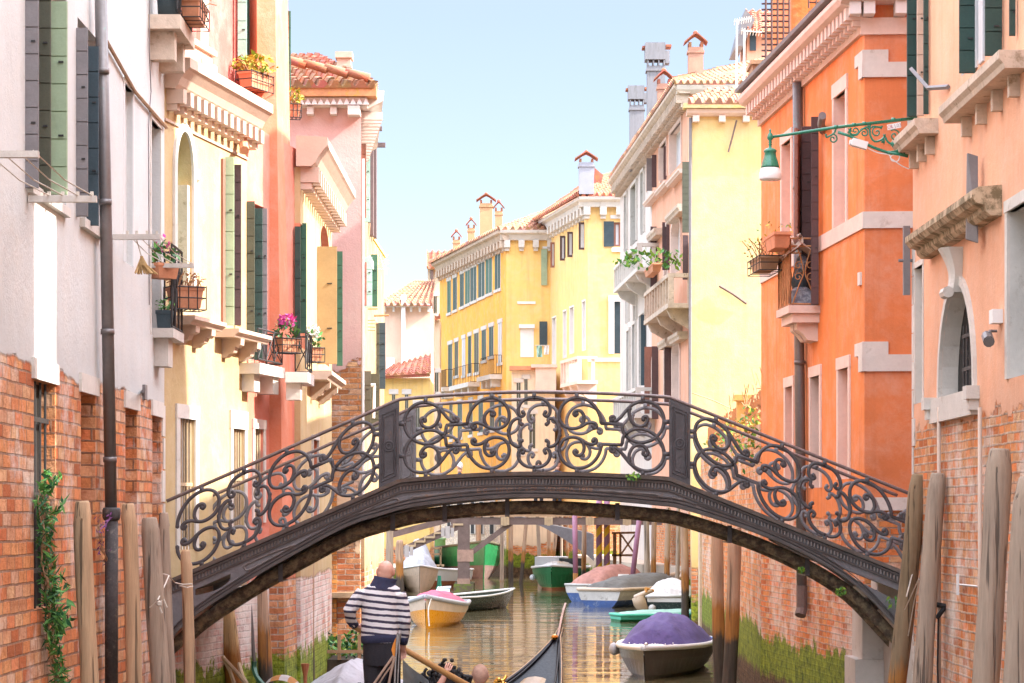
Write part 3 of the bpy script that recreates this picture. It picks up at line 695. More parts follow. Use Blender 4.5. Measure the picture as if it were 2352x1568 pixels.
A = FC(34.6); leaf(L4, A, (729, 0), (774, 0), 566, 836, TANP, n=1); leaf(L4, FC(35.6), (773, 0), (787, 0), 577, 840, GRN)
ledge(L4, f4, 733, 768, 842, .34, .12, CREAMST, 2, .24, .14, scroll=True)
s0, s1, z = french_balcony(L4, f4, 688, 703, 846, .26, .5)
pot_plant('flower_box', 'terracotta box overflowing with white flowers on black iron bracket', 'flower box', at(716, 828, 33.0), (.9, .5, 0), .26, .18, .18, [LEAFG, LEAFD, WHTF], 90, .2, cage=True, ls=.04, leafmis=(0, 1), flower=150)

# ================================================================= L5 mauve end wall
f5 = Fac((-5.2, 38.0), (-2.35, 38.0)); z5 = 9.12
L5 = thing('canal_house', 'mauve plastered gable end house with peeling brick base and clay tiled eaves', 'house', (-3.2, 38, 0))
mb = MB(); wall_mesh(mb, f5, 0, 2.85, -.6, z5, []); mb.build('wall', [W_L5], L5)
f5b = Fac((-2.35, 38.0), (-2.72, 43.0))
mb = MB(); wall_mesh(mb, f5b, 0, 5.01, -.6, z5, []); mb.face([(-2.72, 43, -.6), (-6, 43, -.6), (-6, 43, z5), (-2.72, 43, z5)]); mb.build('side_wall', [W_L5], L5)
moulding(L5, f5, 0, 2.95, z5, [(-.05, 0), (.1, 0), (.12, .05), (.2, .06), (.22, .13), (-.05, .14)], WHT)
m = MB(); f5.box(m, 0, 3.1, -.05, .3, z5 + .142, z5 + .29); m.build('fascia', M('lichened_brick_fascia', (.6, .3, .14), .85, .25, 4, .3, 20, col2=(.6, .4, .05), cov=.6), L5)
m = MB(); n = 0; s = f5.S(688)
while s < 2.95:
    m.prism([f5.P(s, .2, z5 + .02), f5.P(s + .05, .2, z5 + .12), f5.P(s + .1, .2, z5 + .02)], (0, -.04, 0)); s += .1
m.build('frieze', WHP, L5)
m = MB()
for u in (707, 760): f5.box(m, f5.S(u), f5.S(u + 15), -.02, .18, z5 - .12, z5 - .002)
f5.box(m, f5.S(801), f5.S(829), -.02, .26, z5 - .14, z5 - .002); m.build('corbel', WHT, L5, split=True)
m = MB()
for i in range(14): p = f5b.P(.25 + i * .34, 0, 0); m.obox(p + V((0, 0, z5 - .13)), f5b.T3 * .15, f5b.N3 * (.34 - .012 * i), (0, 0, .12))
m.prism([f5b.P(0, d, z5 + q) for d, q in ((-.02, .002), (.12, .002), (.34, .12), (.36, .28), (-.02, .28))], f5b.T3 * 4.9); m.build('eaves', WHT, L5)
tile_roof(L5, (-5.3, 37.66, z5 + .31), (-2.12, 37.66, z5 + .31), (-5.3, 40.8, z5 + 1.35), (-3.3, 40.8, z5 + 1.35), TL, pitch=.2, amp=.05, step=.3)
tile_roof(L5, (-2.12, 37.66, z5 + .31), (-2.45, 43.2, z5 + .31), (-3.3, 40.8, z5 + 1.35), (-3.4, 43.2, z5 + 1.35), TL, pitch=.2, amp=.05, step=.3)
m = MB(); A_, B_ = V((-5.2, 38.1, z5 + 1.12)), V((-2.25, 37.75, z5 + .44))
for i in range(9):
    p, q = A_.lerp(B_, i / 9), A_.lerp(B_, (i + 1.12) / 9); m.tube([p + V((0, 0, .02)), q - V((0, 0, .01))], [.06, .072], 8)
m.build('ridge_tiles', TL2, L5, smooth=True)
c = at(791, 165, 39.4); chimney(L5, c, .22, .3, c.z - .3, c.z + .2, CREAMST, 'flat')
m = MB(); p = at(834, 985, 37.9); m.tube([p + V((0, 0, 4.2)), p - V((0, 0, 1.5))], .02, 6); m.build('corner_cable', WHP, L5)
# ledge with plants at the foot of the mauve wall
lg = MB(); lg.box((-3.4, 36.3, -.6), (-2.05, 37.98, .35)); lg.box((-3.4, 36.35, .352), (-2.1, 37.98, .62)); o = lg.build('planting_ledge', M('damp_dark_stone', (.07, .05, .035), .9, .4, 4, .6, 15), None, (-2.7, 37, 0)); tag(o, 'low dark stone ledge at the foot of the mauve wall', 'ledge')
t = thing('ledge_plants', 'bright green leafy plants growing on the ledge below the mauve wall', 'plant', (-2.7, 36.9, .62)); m = MB()
for _ in range(46):
    x, y = R(-3.1, -2.1), R(36.4, 37.7); leaves(m, (x, y, .62 + R(.05, .35)), (.14, .14, .16), 14, .055, (0, 1, 2))
m.build('foliage', [LEAFL, LEAFG, LEAFD], t)
m = MB()
for x in (-2.95, -2.6, -2.3): m.box((x, 36.32, .62), (x + .05, 36.36, 1.0))
m.box((-3.3, 36.30, .72), (-2.1, 36.318, .77)); m.build('rail', WOODB, t)
m = MB(); m.box((-2.95, 37.7, 1.5), (-2.2, 37.96, 1.58)); m.build('shelf', WOODL, L5)
mb = MB(); mb.box((-3.12, 37.82, -.5), (-2.72, 37.995, 3.1)); mb.build('brick_pier', WALL('orange_brick_pier', (.5, .2, .1), 99, .1, ((.62, .2, .05), (.68, .32, .09), (.55, .38, .22)), bw=.24, bh=.075, moss=.5), L5)
mb = MB(); mb.box((-2.715, 37.86, -.5), (-2.36, 37.996, 3.15)); mb.build('plaster_pier', W_L6, L5)

# ================================================================= L5b shuttered house beyond
L5b = thing('canal_house', 'cream house beyond the mauve wall with open green and brown shutters and roof flagpoles', 'house', (-2.7, 46, 0))
fb = Fac((-2.62, 43.3), (-2.62, 50)); W5 = 9.2
mb = MB(); wall_mesh(mb, fb, 0, 6.7, -.6, 8.1, []); house_body(mb, fb, 0, 6.7, -.6, 8.1, 4); mb.build('wall', [WALL('yellowed_plaster', (.34, .22, .11), 1.9, .4, streak=.25, var=.2, moss=.9)], L5b)
for Y, u0, u1, v0, v1, mt in ((40.9, 822, 841, 325, 500, RBRN), (43.2, 838, 850, 340, 510, PGRN), (41.0, 824, 842, 602, 702, RBRN), (43.2, 838, 855, 590, 705, PGRN), (45.1, 852, 867, 584, 704, GRN), (46.8, 864, 871, 742, 890, OLIVE), (47.5, 869, 885, 741, 893, BLUG),
                           (41.6, 829, 852, 852, 985, OLIVE), (44.9, 851, 872, 858, 990, OLIVE)):
    leaf(L5b, FC(Y), (u0, 0), (u1, 0), v0, v1, mt)
m = MB()
for (u0, u1, v0, v1, Y) in ((845, 857, 295, 540, 44.8), (857, 864, 315, 545, 45.4)):
    p = at(u0, v1, Y); q = at(u1, v0, Y); m.box((p.x, Y, p.z), (q.x, Y + .25, q.z))
p = at(842, 300, 44.8); q = at(864, 300, 44.8); m.box((p.x, 44.7, p.z), (q.x, 45.15, p.z + .1)); cx_ = (p.x + q.x) / 2 - .02
m.lathe((cx_, 44.9, p.z + .1), [(.09, 0), (.05, .12), (.045, .14), (.002, .36)], 6); m.obox((q.x, 44.9, p.z + .02), (.1, 0, 0), (0, .08, 0), (0, 0, .08)); p = at(832, 331, 44.8); m.box((p.x, 44.85, p.z - .04), (p.x + .42, 44.95, p.z + .04)); m.build('oriel_post', M('dark_oriel_wood', (.13, .085, .08), .6, .2, 5, .2, 30), L5b)
m = MB()
for u in (826, 831, 836, 841, 846): m.tube([at(u - 2, 585, 44.5), at(u + 3, 512, 44.5)], .018, 5)
m.build('balcony_poles', WOODB, L5b, split=True); p = at(820, 600, 44.0); m = MB(); m.box((p.x, 43.9, p.z - .04), (p.x + .24, 45.2, p.z + .1)); m.build('balcony', WHT, L5b)
m = MB(); m.tube([at(853, 540, 46), at(887, 592, 46)], .028, 5); m.build('awning_arm', M('yellow_paint', (.75, .45, .06), .5), L5b)
m = MB()
for v in (588, 600, 607, 618): m.tube([at(868, v, 46), at(893, v - 2, 46)], .008, 4)
m.tube([at(872, 585, 46), at(884, 625, 46)], .015, 5); m.tube([at(884, 592, 46), at(888, 630, 46)], .015, 5); m.build('rack', WHP, L5b)
m = MB()
for i in range(4): m.tube([at(832, 736 + 7 * i, 44.3), at(862, 735 + 8 * i, 44.3)], .008, 4)
m.tube([at(830, 709, 44.3), at(868, 709, 44.3)], .014, 5); m.tube([at(848, 725, 46.3), at(893, 724, 46.3)], .02, 5); m.build('rack', RSTI, L5b)
pipe = MB(); pipe.tube([at(853, 735, 47), at(855, 870, 47)], .06, 8); pipe.ball(at(857, 740, 46.9), .09, 10); pipe.build('drainpipe', TERRA, L5b, smooth=True)
m = MB(); m.tube([at(833, 885, 43.7), at(862, 884, 43.7)], .035, 6); m.tube([at(860, 885, 43.7), at(858, 960, 43.7)], .025, 6); m.build('rail', WHP, L5b)
BR2 = ((.66, .18, .05), (.76, .36, .14), (.68, .54, .42))
W_R1 = WALL('peach_plaster_over_brick', (.76, .4, .25), 3.62, .34, BR2, eff=.42, streak=.12, stain=(.62, .25, .13), bw=.26, bh=.085, var=.14)
W_R2 = WALL('burnt_orange_plaster', (.76, .235, .07), 2.75, .06, ((.68, .17, .05), (.76, .33, .11), (.74, .5, .38)), moss=1.0, eff=.45, streak=.2, stain=(.42, .1, .04), bw=.25, bh=.08, var=.14)
W_R3 = WALL('pale_yellow_plaster', (.7, .52, .23), 1.6, .1, moss=.9, streak=.13, stain=(.55, .38, .16), var=.09)
W_GW = WALL('old_garden_brick', (.5, .2, .1), 99, .1, ((.66, .2, .06), (.74, .36, .12), (.72, .54, .38)), moss=1.1, eff=.4, bw=.26, bh=.085)
W_R4S = WALL('soft_salmon_plaster', (.74, .38, .25), 2.6, .3, BR2, streak=.12, var=.08, moss=.8)
W_R4W = WALL('pale_stone_front', (.66, .6, .56), -9, .3, BR2, streak=.25, var=.1, stain=(.35, .3, .28))
W_R5 = WALL('pale_straw_plaster', (.84, .57, .23), 3.2, .3, BR2, streak=.12, var=.06, moss=1.2)
W_R6 = WALL('shaded_ochre_plaster', (.88, .42, .07), 3.6, .25, ((.86, .68, .5), (.9, .74, .58), (.88, .7, .55)), streak=.25, var=.12, moss=1.2, stain=(.5, .32, .2))  # shade on this side deepens the ochre; base courses paled as if lit
W_R6C = WALL('lit_ochre_plaster', (.84, .54, .18), -9, .3, BR2, streak=.12, var=.07, moss=1.2)  # paler ochre copy with the light on the end wall put in
W_L6P = WALL('pale_pink_plaster', (.74, .52, .4), -9, .3, BR2, streak=.08, var=.05)
W_L6Y = WALL('deep_yellow_plaster', (.74, .5, .16), 1.5, .3, BR2, streak=.15, var=.1, moss=1.0)
W_CRM = WALL('cream_plaster_plain', (.72, .58, .42), 1.5, .3, BR2, streak=.15, var=.1, moss=1.0)

# ================================================================= R1 peach house
r1 = Fac((4.25, 10), (4.25, 25.85), -1)
R1 = thing('canal_house', 'peach plastered house with green shutters, arched window and bare brick base behind mooring poles', 'house', (4.25, 22, 0))
ho = []
win(R1, r1, 2084, 2123, -60, 268, ho, dep=.14, pane=DARK)
win(R1, r1, 2208, 2302, -90, 130, ho, dep=.14, pane=DARK)
a0, a1 = r1.span(2163, 2240); win(R1, r1, 2163, 2240, 652, 902, ho, dep=.16, pane=DARK, fr=.09, frm=WHT, frd=.035, rise=.95, sash=None)
win(R1, r1, 2103, 2120, 612, 925, ho, dep=.2, pane=CONC, fr=.06, frm=WHT, frd=.01, sash=None)
win(R1, r1, 2318, 2385, 470, 862, ho, dep=.32, pane=DARK, fr=.1, frm=WHT, frd=.02, sash=None, vu=2345)
mb = MB(); wall_mesh(mb, r1, 9.3, 15.85, -.6, 15, ho)
for a, b in (((4.25, 25.85), (10.3, 25.6)), ((4.25, 19.3), (10.3, 18.34)), ((10.3, 18.34), (10.3, 25.6))):
    mb.face([(a[0], a[1], -.6), (b[0], b[1], -.6), (b[0], b[1], 15), (a[0], a[1], 15)])
mb.face([(4.25, 19.3, 15), (10.3, 18.34, 15), (10.3, 25.6, 15), (4.25, 25.85, 15)])
mb.build('wall', [W_R1, WHT], R1)
leaf(R1, FC(25.5), (2083, 0), (2107, 0), -60, 268, DGRN); leaf(R1, FC(25.05), (2106, 0), (2122, 0), -60, 266, CREAMST); leaf(R1, FC(24.8), (2121, 0), (2133, 0), -60, 262, DGRN)
leaf(R1, FC(22.3), (2203, 0), (2241, 0), -90, 168, DGRN); leaf(R1, FC(21.1), (2262, 0), (2301, 0), -90, 128, DGRN); leaf(R1, FC(20.5), (2318, 0), (2332, 0), -90, 82, DGRN)
m = MB(); f = r1
for u0, u1 in ((2241, 2246), (2252, 2262)): f.box(m, *f.span(u0, u1), -.05, .02, f.Z(2250, 150), f.Z(2250, -90))
m.build('window_frame', CURT, R1)
ledge(R1, r1, 2074, 2128, 270, .24, .15, OLDST, 3, .18, .08, bd=.38)
ledge(R1, r1, 2185, 2328, 150, .24, .15, OLDST, 4, .18, .08, bd=.38)
def bar(par, f, pts, w, mat, name):
    m = MB(); m.tube([f.pt(u, v, d) for u, v, d in pts], w, 4); return m.build(name, mat, par)
bar(R1, r1, [(2093, 158, .22), (2132, 202, .12), (2178, 199, .02)], .025, GRYP, 'wall_stay')
m = MB(); A = r1.P(r1.S(2259), .05, 0); z1, z0 = r1.Z(2262, 356), r1.Z(2268, 555); Bq = r1.P(r1.S(2268), .14, 0)
m.prism([V((A.x, A.y, z1)), V((A.x - .09, A.y + .01, z1 + .03)), V((A.x - .1, A.y + .02, z0 + .05)), V((A.x - .02, A.y - .12, z0))], (0, .05, 0)); m.tube([V((A.x + .1, A.y, (z0 + z1) / 2)), V((A.x - .1, A.y, (z0 + z1) / 2))], .02, 6); m.build('wall_anchor', GRYP, R1)
m = MB(); A = r1.P(15.8, .06, 0); z1, z0 = r1.Z(2090, 525), r1.Z(2090, 682); m.box((A.x - .05, A.y - .03, z0), (A.x + .02, A.y + .03, z1)); m.tube([V((A.x - .1, A.y, (z0 + z1) / 2)), V((A.x + .1, A.y, (z0 + z1) / 2))], .018, 6); m.build('wall_anchor', GRYP, R1)
# hood, keystone, arch surround, window guard
s0, s1 = r1.span(2104, 2262, .15); zh = r1.Z(2190, 560, .1); m = MB()
m.prism([r1.P(s0, d, zh + q) for d, q in ((-.03, .05), (.1, .05), (.14, .09), (.15, .14), (.22, .16), (.26, .21), (.26, .27), (.2, .3), (-.03, .32))], r1.T3 * (s1 - s0)); m.build('window_hood', M('mossy_hood_stone', (.56, .42, .28), .9, .25, 4, .6, 16, col2=(.16, .12, .06), cov=.5), R1)
m = MB(); sc_ = r1.S(2186, .08); ks = []
for i in range(11):
    t = i / 10; w = .16 - .07 * t; d = .2 - .1 * math.sin(t * 2.4) ; z = zh - .02 - t * .42
    ks.append([r1.P(sc_ - w, -.03, z), r1.P(sc_ - w, d * .7, z), r1.P(sc_ - w * .5, d, z), r1.P(sc_ + w * .5, d, z), r1.P(sc_ + w, d * .7, z), r1.P(sc_ + w, -.03, z)])
m.grid(ks, True, True); m.tube([r1.P(sc_ - .1, .13, zh - .44), r1.P(sc_ + .1, .13, zh - .44)], .055, 8); m.build('keystone', WHT, R1)
m = MB(); zt, zb_ = r1.Z(2232, 730), r1.Z(2232, 898)
for i in range(4):
    s = r1.S(2238 - 8 * i, -.1)
    m.tube([r1.P(s, -.1, zb_), r1.P(s, -.1, zt)], .011, 5)
for q in (.08, .35, .82): f.box(m, r1.S(2239, -.1), r1.S(2212, -.1), -.112, -.09, zb_ + (zt - zb_) * q, zb_ + (zt - zb_) * q + .035)
m.build('window_guard', CASTP, R1)
s0, s1 = r1.span(2147, 2246); zs = r1.Z(2195, 905); m = MB(); r1.box(m, s0, s1, -.02, .06, zs - .24, zs - .003)
for s in (s0 - .02, s1 - .02): r1.box(m, s - .06, s + .12, -.02, .12, zs - .1, zs + .02); r1.box(m, s - .03, s + .09, -.02, .09, zs - .2, zs - .102)
m.build('sill', WHT, R1)
for uu in (2157, 2251):
    m = MB(); p = r1.pt(uu, 935, .05); m.tube([p, V((p.x, p.y, .3))], .02, 8); m.build('drainpipe', CREAMST, R1, smooth=True)
m = MB()
for i in range(26):
    z = .2 + i * .3; w = .16 if i % 2 else .07
    if z < 5.5: r1.box(m, 15.85 - w, 15.853, -.25, .012, z, z + .29)
m.build('quoin', WHT, R1, split=True)
m = MB(); p = r1.pt(2289, 727, .04); m.box(p - V((.05, .08, .06)), p + V((.05, .08, .06))); tag(m.build('junction_box', WHP, None, p), 'small white junction box on the peach wall above the camera', 'electrical box')
t = thing('security_camera', 'grey security camera on short bracket below the white junction box', 'camera', r1.pt(2292, 770, 0)); m = MB(); p = r1.pt(2290, 760, .0); q = r1.pt(2272, 778, .16)
m.tube([p, p + V((-.06, 0, 0)), q + V((0, 0, .05))], .014, 6); m.build('bracket', GRYP, t); m = MB(); m.tube([q + V((-.0, .09, .03)), q + V((-.02, -.09, -.03))], .05, 10); m.tube([q + V((-.02, -.09, -.03)), q + V((-.021, -.1, -.033))], .038, 10); m.build('camera_body', PIPE, t)
m = MB(); p = r1.pt(2203, 1342, .03); m.tube([p, r1.pt(2244, 1346, .03)], .008, 4); m.obox(p - V((.02, 0, .1)), (.02, 0, 0), (0, .05, 0), (0, 0, .2)); m.build('wall_hook', WHP, R1)
t = thing('mooring_hook', 'black iron hook with hanging cord on the brick wall beside grey mooring poles', 'hook', r1.pt(2170, 1395, 0)); m = MB(); p = r1.pt(2172, 1392, 0); m.tube([p, p + V((-.12, 0, .02)), p + V((-.16, -.02, .1))], .03, 6); m.tube([p, p + V((-.09, .0, -.12))], .025, 6); m.tube([p + V((-.07, 0, -.1)), p + V((-.08, 0, -.6)), p + V((-.05, 0, -1.6))], .01, 5); m.build('hook_iron', BLKI, t)
# unseen masses added or shaped to cut the sunlight across the canal
o = MB(); house_body(o, Fac((4.25, 18.28), (4.25, 19.28), -1), 0, 1, -.6, 9.3, 1.4, True); tag(o.build('canal_house', W_R1), 'unseen low peach infill house added to trim the sun streak opposite', 'house')  # unseen, added to cut the lower end of the sun streak
o = MB(); o.box((4.27, 18.2, 11.9), (4.5, 19.2, 15)); o.build('unseen_light_stop', W_R1, R1)  # unseen panel added to cut off the top of the sun streak
o = MB(); house_body(o, Fac((4.25, 6), (4.25, 18.26), -1), 0, 12.2, -.6, 15, 1.2, True); tag(o.build('canal_house', W_R1), 'unseen tall peach house kept shallow so the sun streak gets past', 'house')  # unseen, shallow depth lets the sun streak through
o = MB(); house_body(o, Fac((11, 24), (11, 31.5), -1), 0, 7.5, -.6, 14.5, 3, True); tag(o.build('canal_house', W_R2), 'unseen orange house closing the lane, its height set to shade the cream house', 'house')  # unseen, sized for the shadow it throws on the cream house

# ================================================================= R2 burnt orange house
r2 = Fac((4.25, 29.4), (3.72, 36.4), -1); re = Fac((4.25, 29.4), (6.8, 29.25))
R2 = thing('canal_house', 'burnt orange house with white stone bands, dentilled cornice and iron balcony', 'house', (4.2, 32, 0)); ho = []
PK = PINKST
win(R2, r2, 1918, 1944, 215, 520, ho, dep=.16, pane=W_R2, fr=.1, frm=PK, frd=.02, sash=None, toph=.18)
win(R2, r2, 1798, 1818, 325, 560, ho, dep=.16, pane=W_R2, fr=.1, frm=PK, frd=.02, sash=None, toph=.14)
win(R2, r2, 1846, 1876, 292, 695, ho, dep=.2, pane=DARK)
win(R2, r2, 1806, 1822, 888, 1150, ho, dep=.14, pane=W_R2, fr=.1, frm=PK, frd=.02, sash=None, toph=.14)
win(R2, r2, 1864, 1884, 864, 1120, ho, dep=.1, pane=RBRN, fr=.1, frm=PK, frd=.02, sash=None, toph=.14)
win(R2, r2, 1928, 1950, 846, 1100, ho, dep=.16, pane=W_R2, fr=.1, frm=PK, frd=.02, sash=None, toph=.15)
mb = MB(); wall_mesh(mb, r2, 0, 7.02, -.6, 9.15, ho); mb.build('wall', [W_R2, PK], R2)
mb = MB(); wall_mesh(mb, re, 0, 6, -.6, 9.15, []); p = [r2.P(7.02, 0, 0), V((10.2, 36, 0)), V((10.2, 29.1, 0))]
for a, b in zip(p, p[1:]): mb.face([(a.x, a.y, -.6), (b.x, b.y, -.6), (b.x, b.y, 9.15), (a.x, a.y, 9.15)])
mb.build('end_wall', [WALL('shaded_orange_end_plaster', (.66, .21, .08), 2.8, .06, BR2, moss=.5, streak=.1, stain=(.35, .09, .04), var=.2)], R2)  # darker copy of the orange: shade on the end wall put in
z2 = 8.58
prof = [(-.05, 0), (.05, 0), (.05, .12), (-.05, .12)]
moulding(R2, r2, -.0, 7.05, z2, prof, CREAMST, 'frieze'); moulding(R2, re, -.05, 4, z2 - .02, [(-.05, 0), (.05, 0), (.05, .2), (-.05, .2)], PK, 'frieze')
moulding(R2, r2, -.1, 7.1, z2 + .3, [(-.05, 0), (.22, 0), (.3, .03), (.34, .09), (.34, .14), (.3, .19), (.24, .21), (-.05, .21)], PK, dent=(.12, .11, .24, 0, -.15))
moulding(R2, r2, -.1, 7.15, z2 + .512, [(.0, 0), (.37, 0), (.38, .05), (.0, .09)], GRYP, 'roof_edge')
moulding(R2, re, -.3, 4, z2 + .34, [(-.05, 0), (.3, 0), (.36, .05), (.4, .12), (-.05, .2)], PK, 'cornice'); m = MB()
for u in (1945, 1977, 2049): re.box(m, re.S(u + 3) - .0, re.S(u + 29) - .0, .001, .26, z2 + .19, z2 + .338)
m.build('corbel', WHP, R2, split=True)
moulding(R2, r2, -.0, 7.02, 6.33, [(-.05, -.1), (.025, -.1), (.025, .1), (-.05, .1)], PK, 'string_course'); moulding(R2, re, -.025, 4, 6.33, [(-.05, -.1), (.025, -.1), (.025, .1), (-.05, .1)], WHT, 'string_course')
m = MB()
for vt, vm, vb in ((113, 142, 176), (784, 814, 852)):
    zt, zm, zq = [2.75 + (1187 - v) / F * 29.35 for v in (vt, vm, vb)]
    re.box(m, -.03, re.S(2040), -.02, .03, zm, zt); re.box(m, -.034, 2.5, -.02, .034, zq, zm + .002); r2.box(m, -.03, .42, -.02, .03, zm, zt - .002); r2.box(m, -.034, .2, -.02, .034, zq, zm)
m.build('quoin', WHT, R2, split=True)
m = MB(); re.box(m, -.02, 2.5, -.02, .05, 2.75 + (1187 - 1172) / F * 29.3, 2.75 + (1187 - 1142) / F * 29.3); m.build('string_course', WHT, R2)
pipe_line(R2, r2, [(1832, 190, .09), (1836, 800, .09), (1842, 1400, .09)], .07, PIPE, 'drainpipe', 3)
m = MB(); p = r2.pt(1842, 1396, .09); m.tube([p + V((0, 0, .3)), p, p + V((-.03, -.05, -.1))], .075, 10); m.build('pipe_base', WOOD, R2)
leaf(R2, r2, (1828, .3), (1842, .05), 293, 560, RBRN); leaf(R2, FC(32.4), (1841, 0), (1866, 0), 290, 695, BRNP); leaf(R2, FC(31.9), (1863, 0), (1880, 0), 268, 700, BRNP)
m = MB(); p = r2.pt(1884, 290, .1); m.tube([r2.pt(1890, 300, 0), r2.pt(1886, 285, .12), r2.pt(1889, 265, .2)], .05, 8); m.build('vent_pipe', GRYP, R2)
m = MB(); r2.box(m, *r2.span(1975, 1980), 0, .03, r2.Z(1978, 655), r2.Z(1978, 625)); m.build('vent', WHT, R2)
# unseen upper block added to shade the salmon house; roof screen
mb = MB(); mb.box((4.5, 29.45, 9.1), (9.5, 31.1, 13.6)); mb.build('unseen_shade_block', W_R2, R2)
mb = MB(); p = at(1818, 150, 36.2); mb.box((p.x, 36.2, 8.9), (p.x + 1.8, 39, 12.5)); mb.build('rooftop_room', W_R2, R2)
m = MB(); a, b = at(1759, 155, 36.0), at(1813, -60, 36.0)
for i in range(5): x = a.x + (b.x - a.x) * i / 4; m.tube([(x, 36, a.z), (x, 36, b.z)], .016, 4)
for i in range(17): z = a.z + (b.z - a.z) * i / 16; m.tube([(a.x - .06, 36.03, z), (b.x, 36.03, z)], .014, 4)
for i in range(7): z = a.z + .5 + i * .14; m.tube([(b.x + .3, 36.12, z + .35), (b.x + .65, 36.12, z + .35)], .012, 4)
for i in range(4): x = b.x + .3 + i * .11; m.tube([(x, 36.1, a.z + .9), (x, 36.1, b.z)], .012, 4)
m.build('roof_trellis', M('dark_trellis_wood', (.1, .055, .05), .7, .2, 5, .2, 30), R2)
m = MB(); p = at(1750, 200, 36.3); m.box((p.x - .15, 36.2, p.z - .2), (p.x + .4, 36.8, p.z + .32)); m.box((p.x - .18, 36.15, p.z + .322), (p.x + .45, 36.85, p.z + .38)); m.build('rooftop_box', WOODB, R2)
# balcony R2
s0, s1 = r2.S(1884), r2.S(1783, .42); zq = 5.43; m = MB()
m.prism([r2.P(s0, -.02, zq), r2.P(s0, .42, zq), r2.P(s1, .42, zq), r2.P(s1, -.02, zq)], (0, 0, .1)); m.prism([r2.P(s0 + .05, -.02, zq - .12), r2.P(s0 + .05, .36, zq - .12), r2.P(s1 - .05, .36, zq - .12), r2.P(s1 - .05, -.02, zq - .12)], (0, 0, .118))
for s in (s0 + .15, s1 - .45): m.prism([r2.P(s, d, zq - .122 - q) for d, q in ((-.02, 0), (.28, 0), (.28, .08), (.19, .15), (.14, .22), (-.02, .24))], r2.T3 * .2)
bal = m.build('balcony', PK, R2); m = MB(); zr0, zr1 = zq + .12, zq + .98
A, B, C_, D_ = r2.P(s0 + .03, .02, 0), r2.P(s0 + .03, .39, 0), r2.P(s1 - .03, .39, 0), r2.P(s1 - .03, .02, 0)
def scrollrail(m, A, B, n):
    up = V((0, 0, 1)); ex = (B - A).normalized(); L = (B - A).length
    for z in (zr0, zr1 - .1, zr1): m.tube([A + up * z, B + up * z], .013, 5)
    for i in range(n + 1): p = A.lerp(B, i / n); m.tube([p + up * zr0, p + up * zr1], .013, 5)
    for i in range(n):
        c = A.lerp(B, (i + .5) / n); w = L / n * .42; mid = (zr0 + zr1) / 2
        for sg in (-1, 1):
            m.tube(spline([c + ex * sg * w + up * zr0, c + ex * sg * w * .5 + up * (mid - .2), c + ex * sg * .012 + up * mid, c + ex * sg * w * .55 + up * (mid + .28), c + ex * sg * w * .9 + up * (zr1 - .12)], 5), .009, 4)
            for q in (-.075, .075): m.tube(scroll_pts(c + ex * sg * w * .52 + up * (mid + q), .06, .015, 0, 7.5, ex, up, 14), .007, 4)
scrollrail(m, B, A, 1); scrollrail(m, C_, B, 5); scrollrail(m, D_, C_, 1); m.build('railing', RSTI, bal)
t = thing('storage_bags', 'blue and grey bags and cloth bundles piled behind the iron balcony railing', 'bags', r2.P(s0 + .3, .25, zq + .1)); m = MB()
m.ball(r2.P(s0 + .35, .2, zq + .42), .15, 12, (.8, 1.1, 1.0)); m.build('bag', BLUG, t, smooth=True); m = MB(); r2.box(m, s0 + .1, s0 + .5, .05, .34, zq + .102, zq + .3); m.ball(r2.P(s0 + .28, .2, zq + .31), .12, 8, (1.1, 1, .6)); m.ball(r2.P(s0 + .3, .18, zq + .68), .11, 8, (.8, 1, 1.1)); m.build('bundle', split=True, mats=M('mixed_cloth', (.35, .38, .42), .9, .5, 9, .4, 30, col2=(.12, .14, .2), cov=.5), parent=t)
t = thing('draped_cloth', 'whitish folded cloth lying over the top of the iron balcony rail', 'cloth', r2.P(s0 + .2, .3, zr1)); m = MB(); rows = [[r2.P(s0 + .0 + .5 * i / 9, .24 + .09 * math.sin(j * .9) + .03 * math.sin(i * 1.9 + j), zr1 + .05 - abs(j - 3.2) ** 1.35 * .045 + .03 * math.sin(i * 1.3)) + r2.N3 * (j - 3) * .05 for i in range(10)] for j in range(8)]; m.grid(rows); m.build('cloth', CREAMST, t, smooth=True)
pot_plant('flower_trough', 'terracotta window box hooked outside the orange house balcony', 'planter', r2.P(s1 - .75, .54, zr1 - .14), r2.T3, .7, .22, .2, [LEAFG, LEAFY], 30, .14, ls=.03, leafmis=(0, 1))
pot_plant('flower_trough', 'wire slung planter of straggly weeds at the far end of the iron balcony', 'planter', r2.P(s1 + .1, .56, zr1 - .34), r2.T3, .8, .26, .18, [LEAFG, DRYT, LEAFY], 70, .25, pot=WOODB, cage=True, stalks=22, ls=.03, leafmis=(0, 1, 2))
# pier stones at the bridge end + stairs
st = MB(); st.box((3.97, 28.2, -.6), (4.9, 29.1, 1.1)); st.box((4.06, 28.25, 1.102), (4.9, 29.1, 1.66))
o = st.build('bridge_abutment', WHT); tag(o, 'pale stone block abutment under the low end of the bridge', 'stone abutment')
st = MB(); st.box((4.3, 25.87, -.6), (10.9, 29.2, 2.02)); structure(st.build('pavement', CONC))

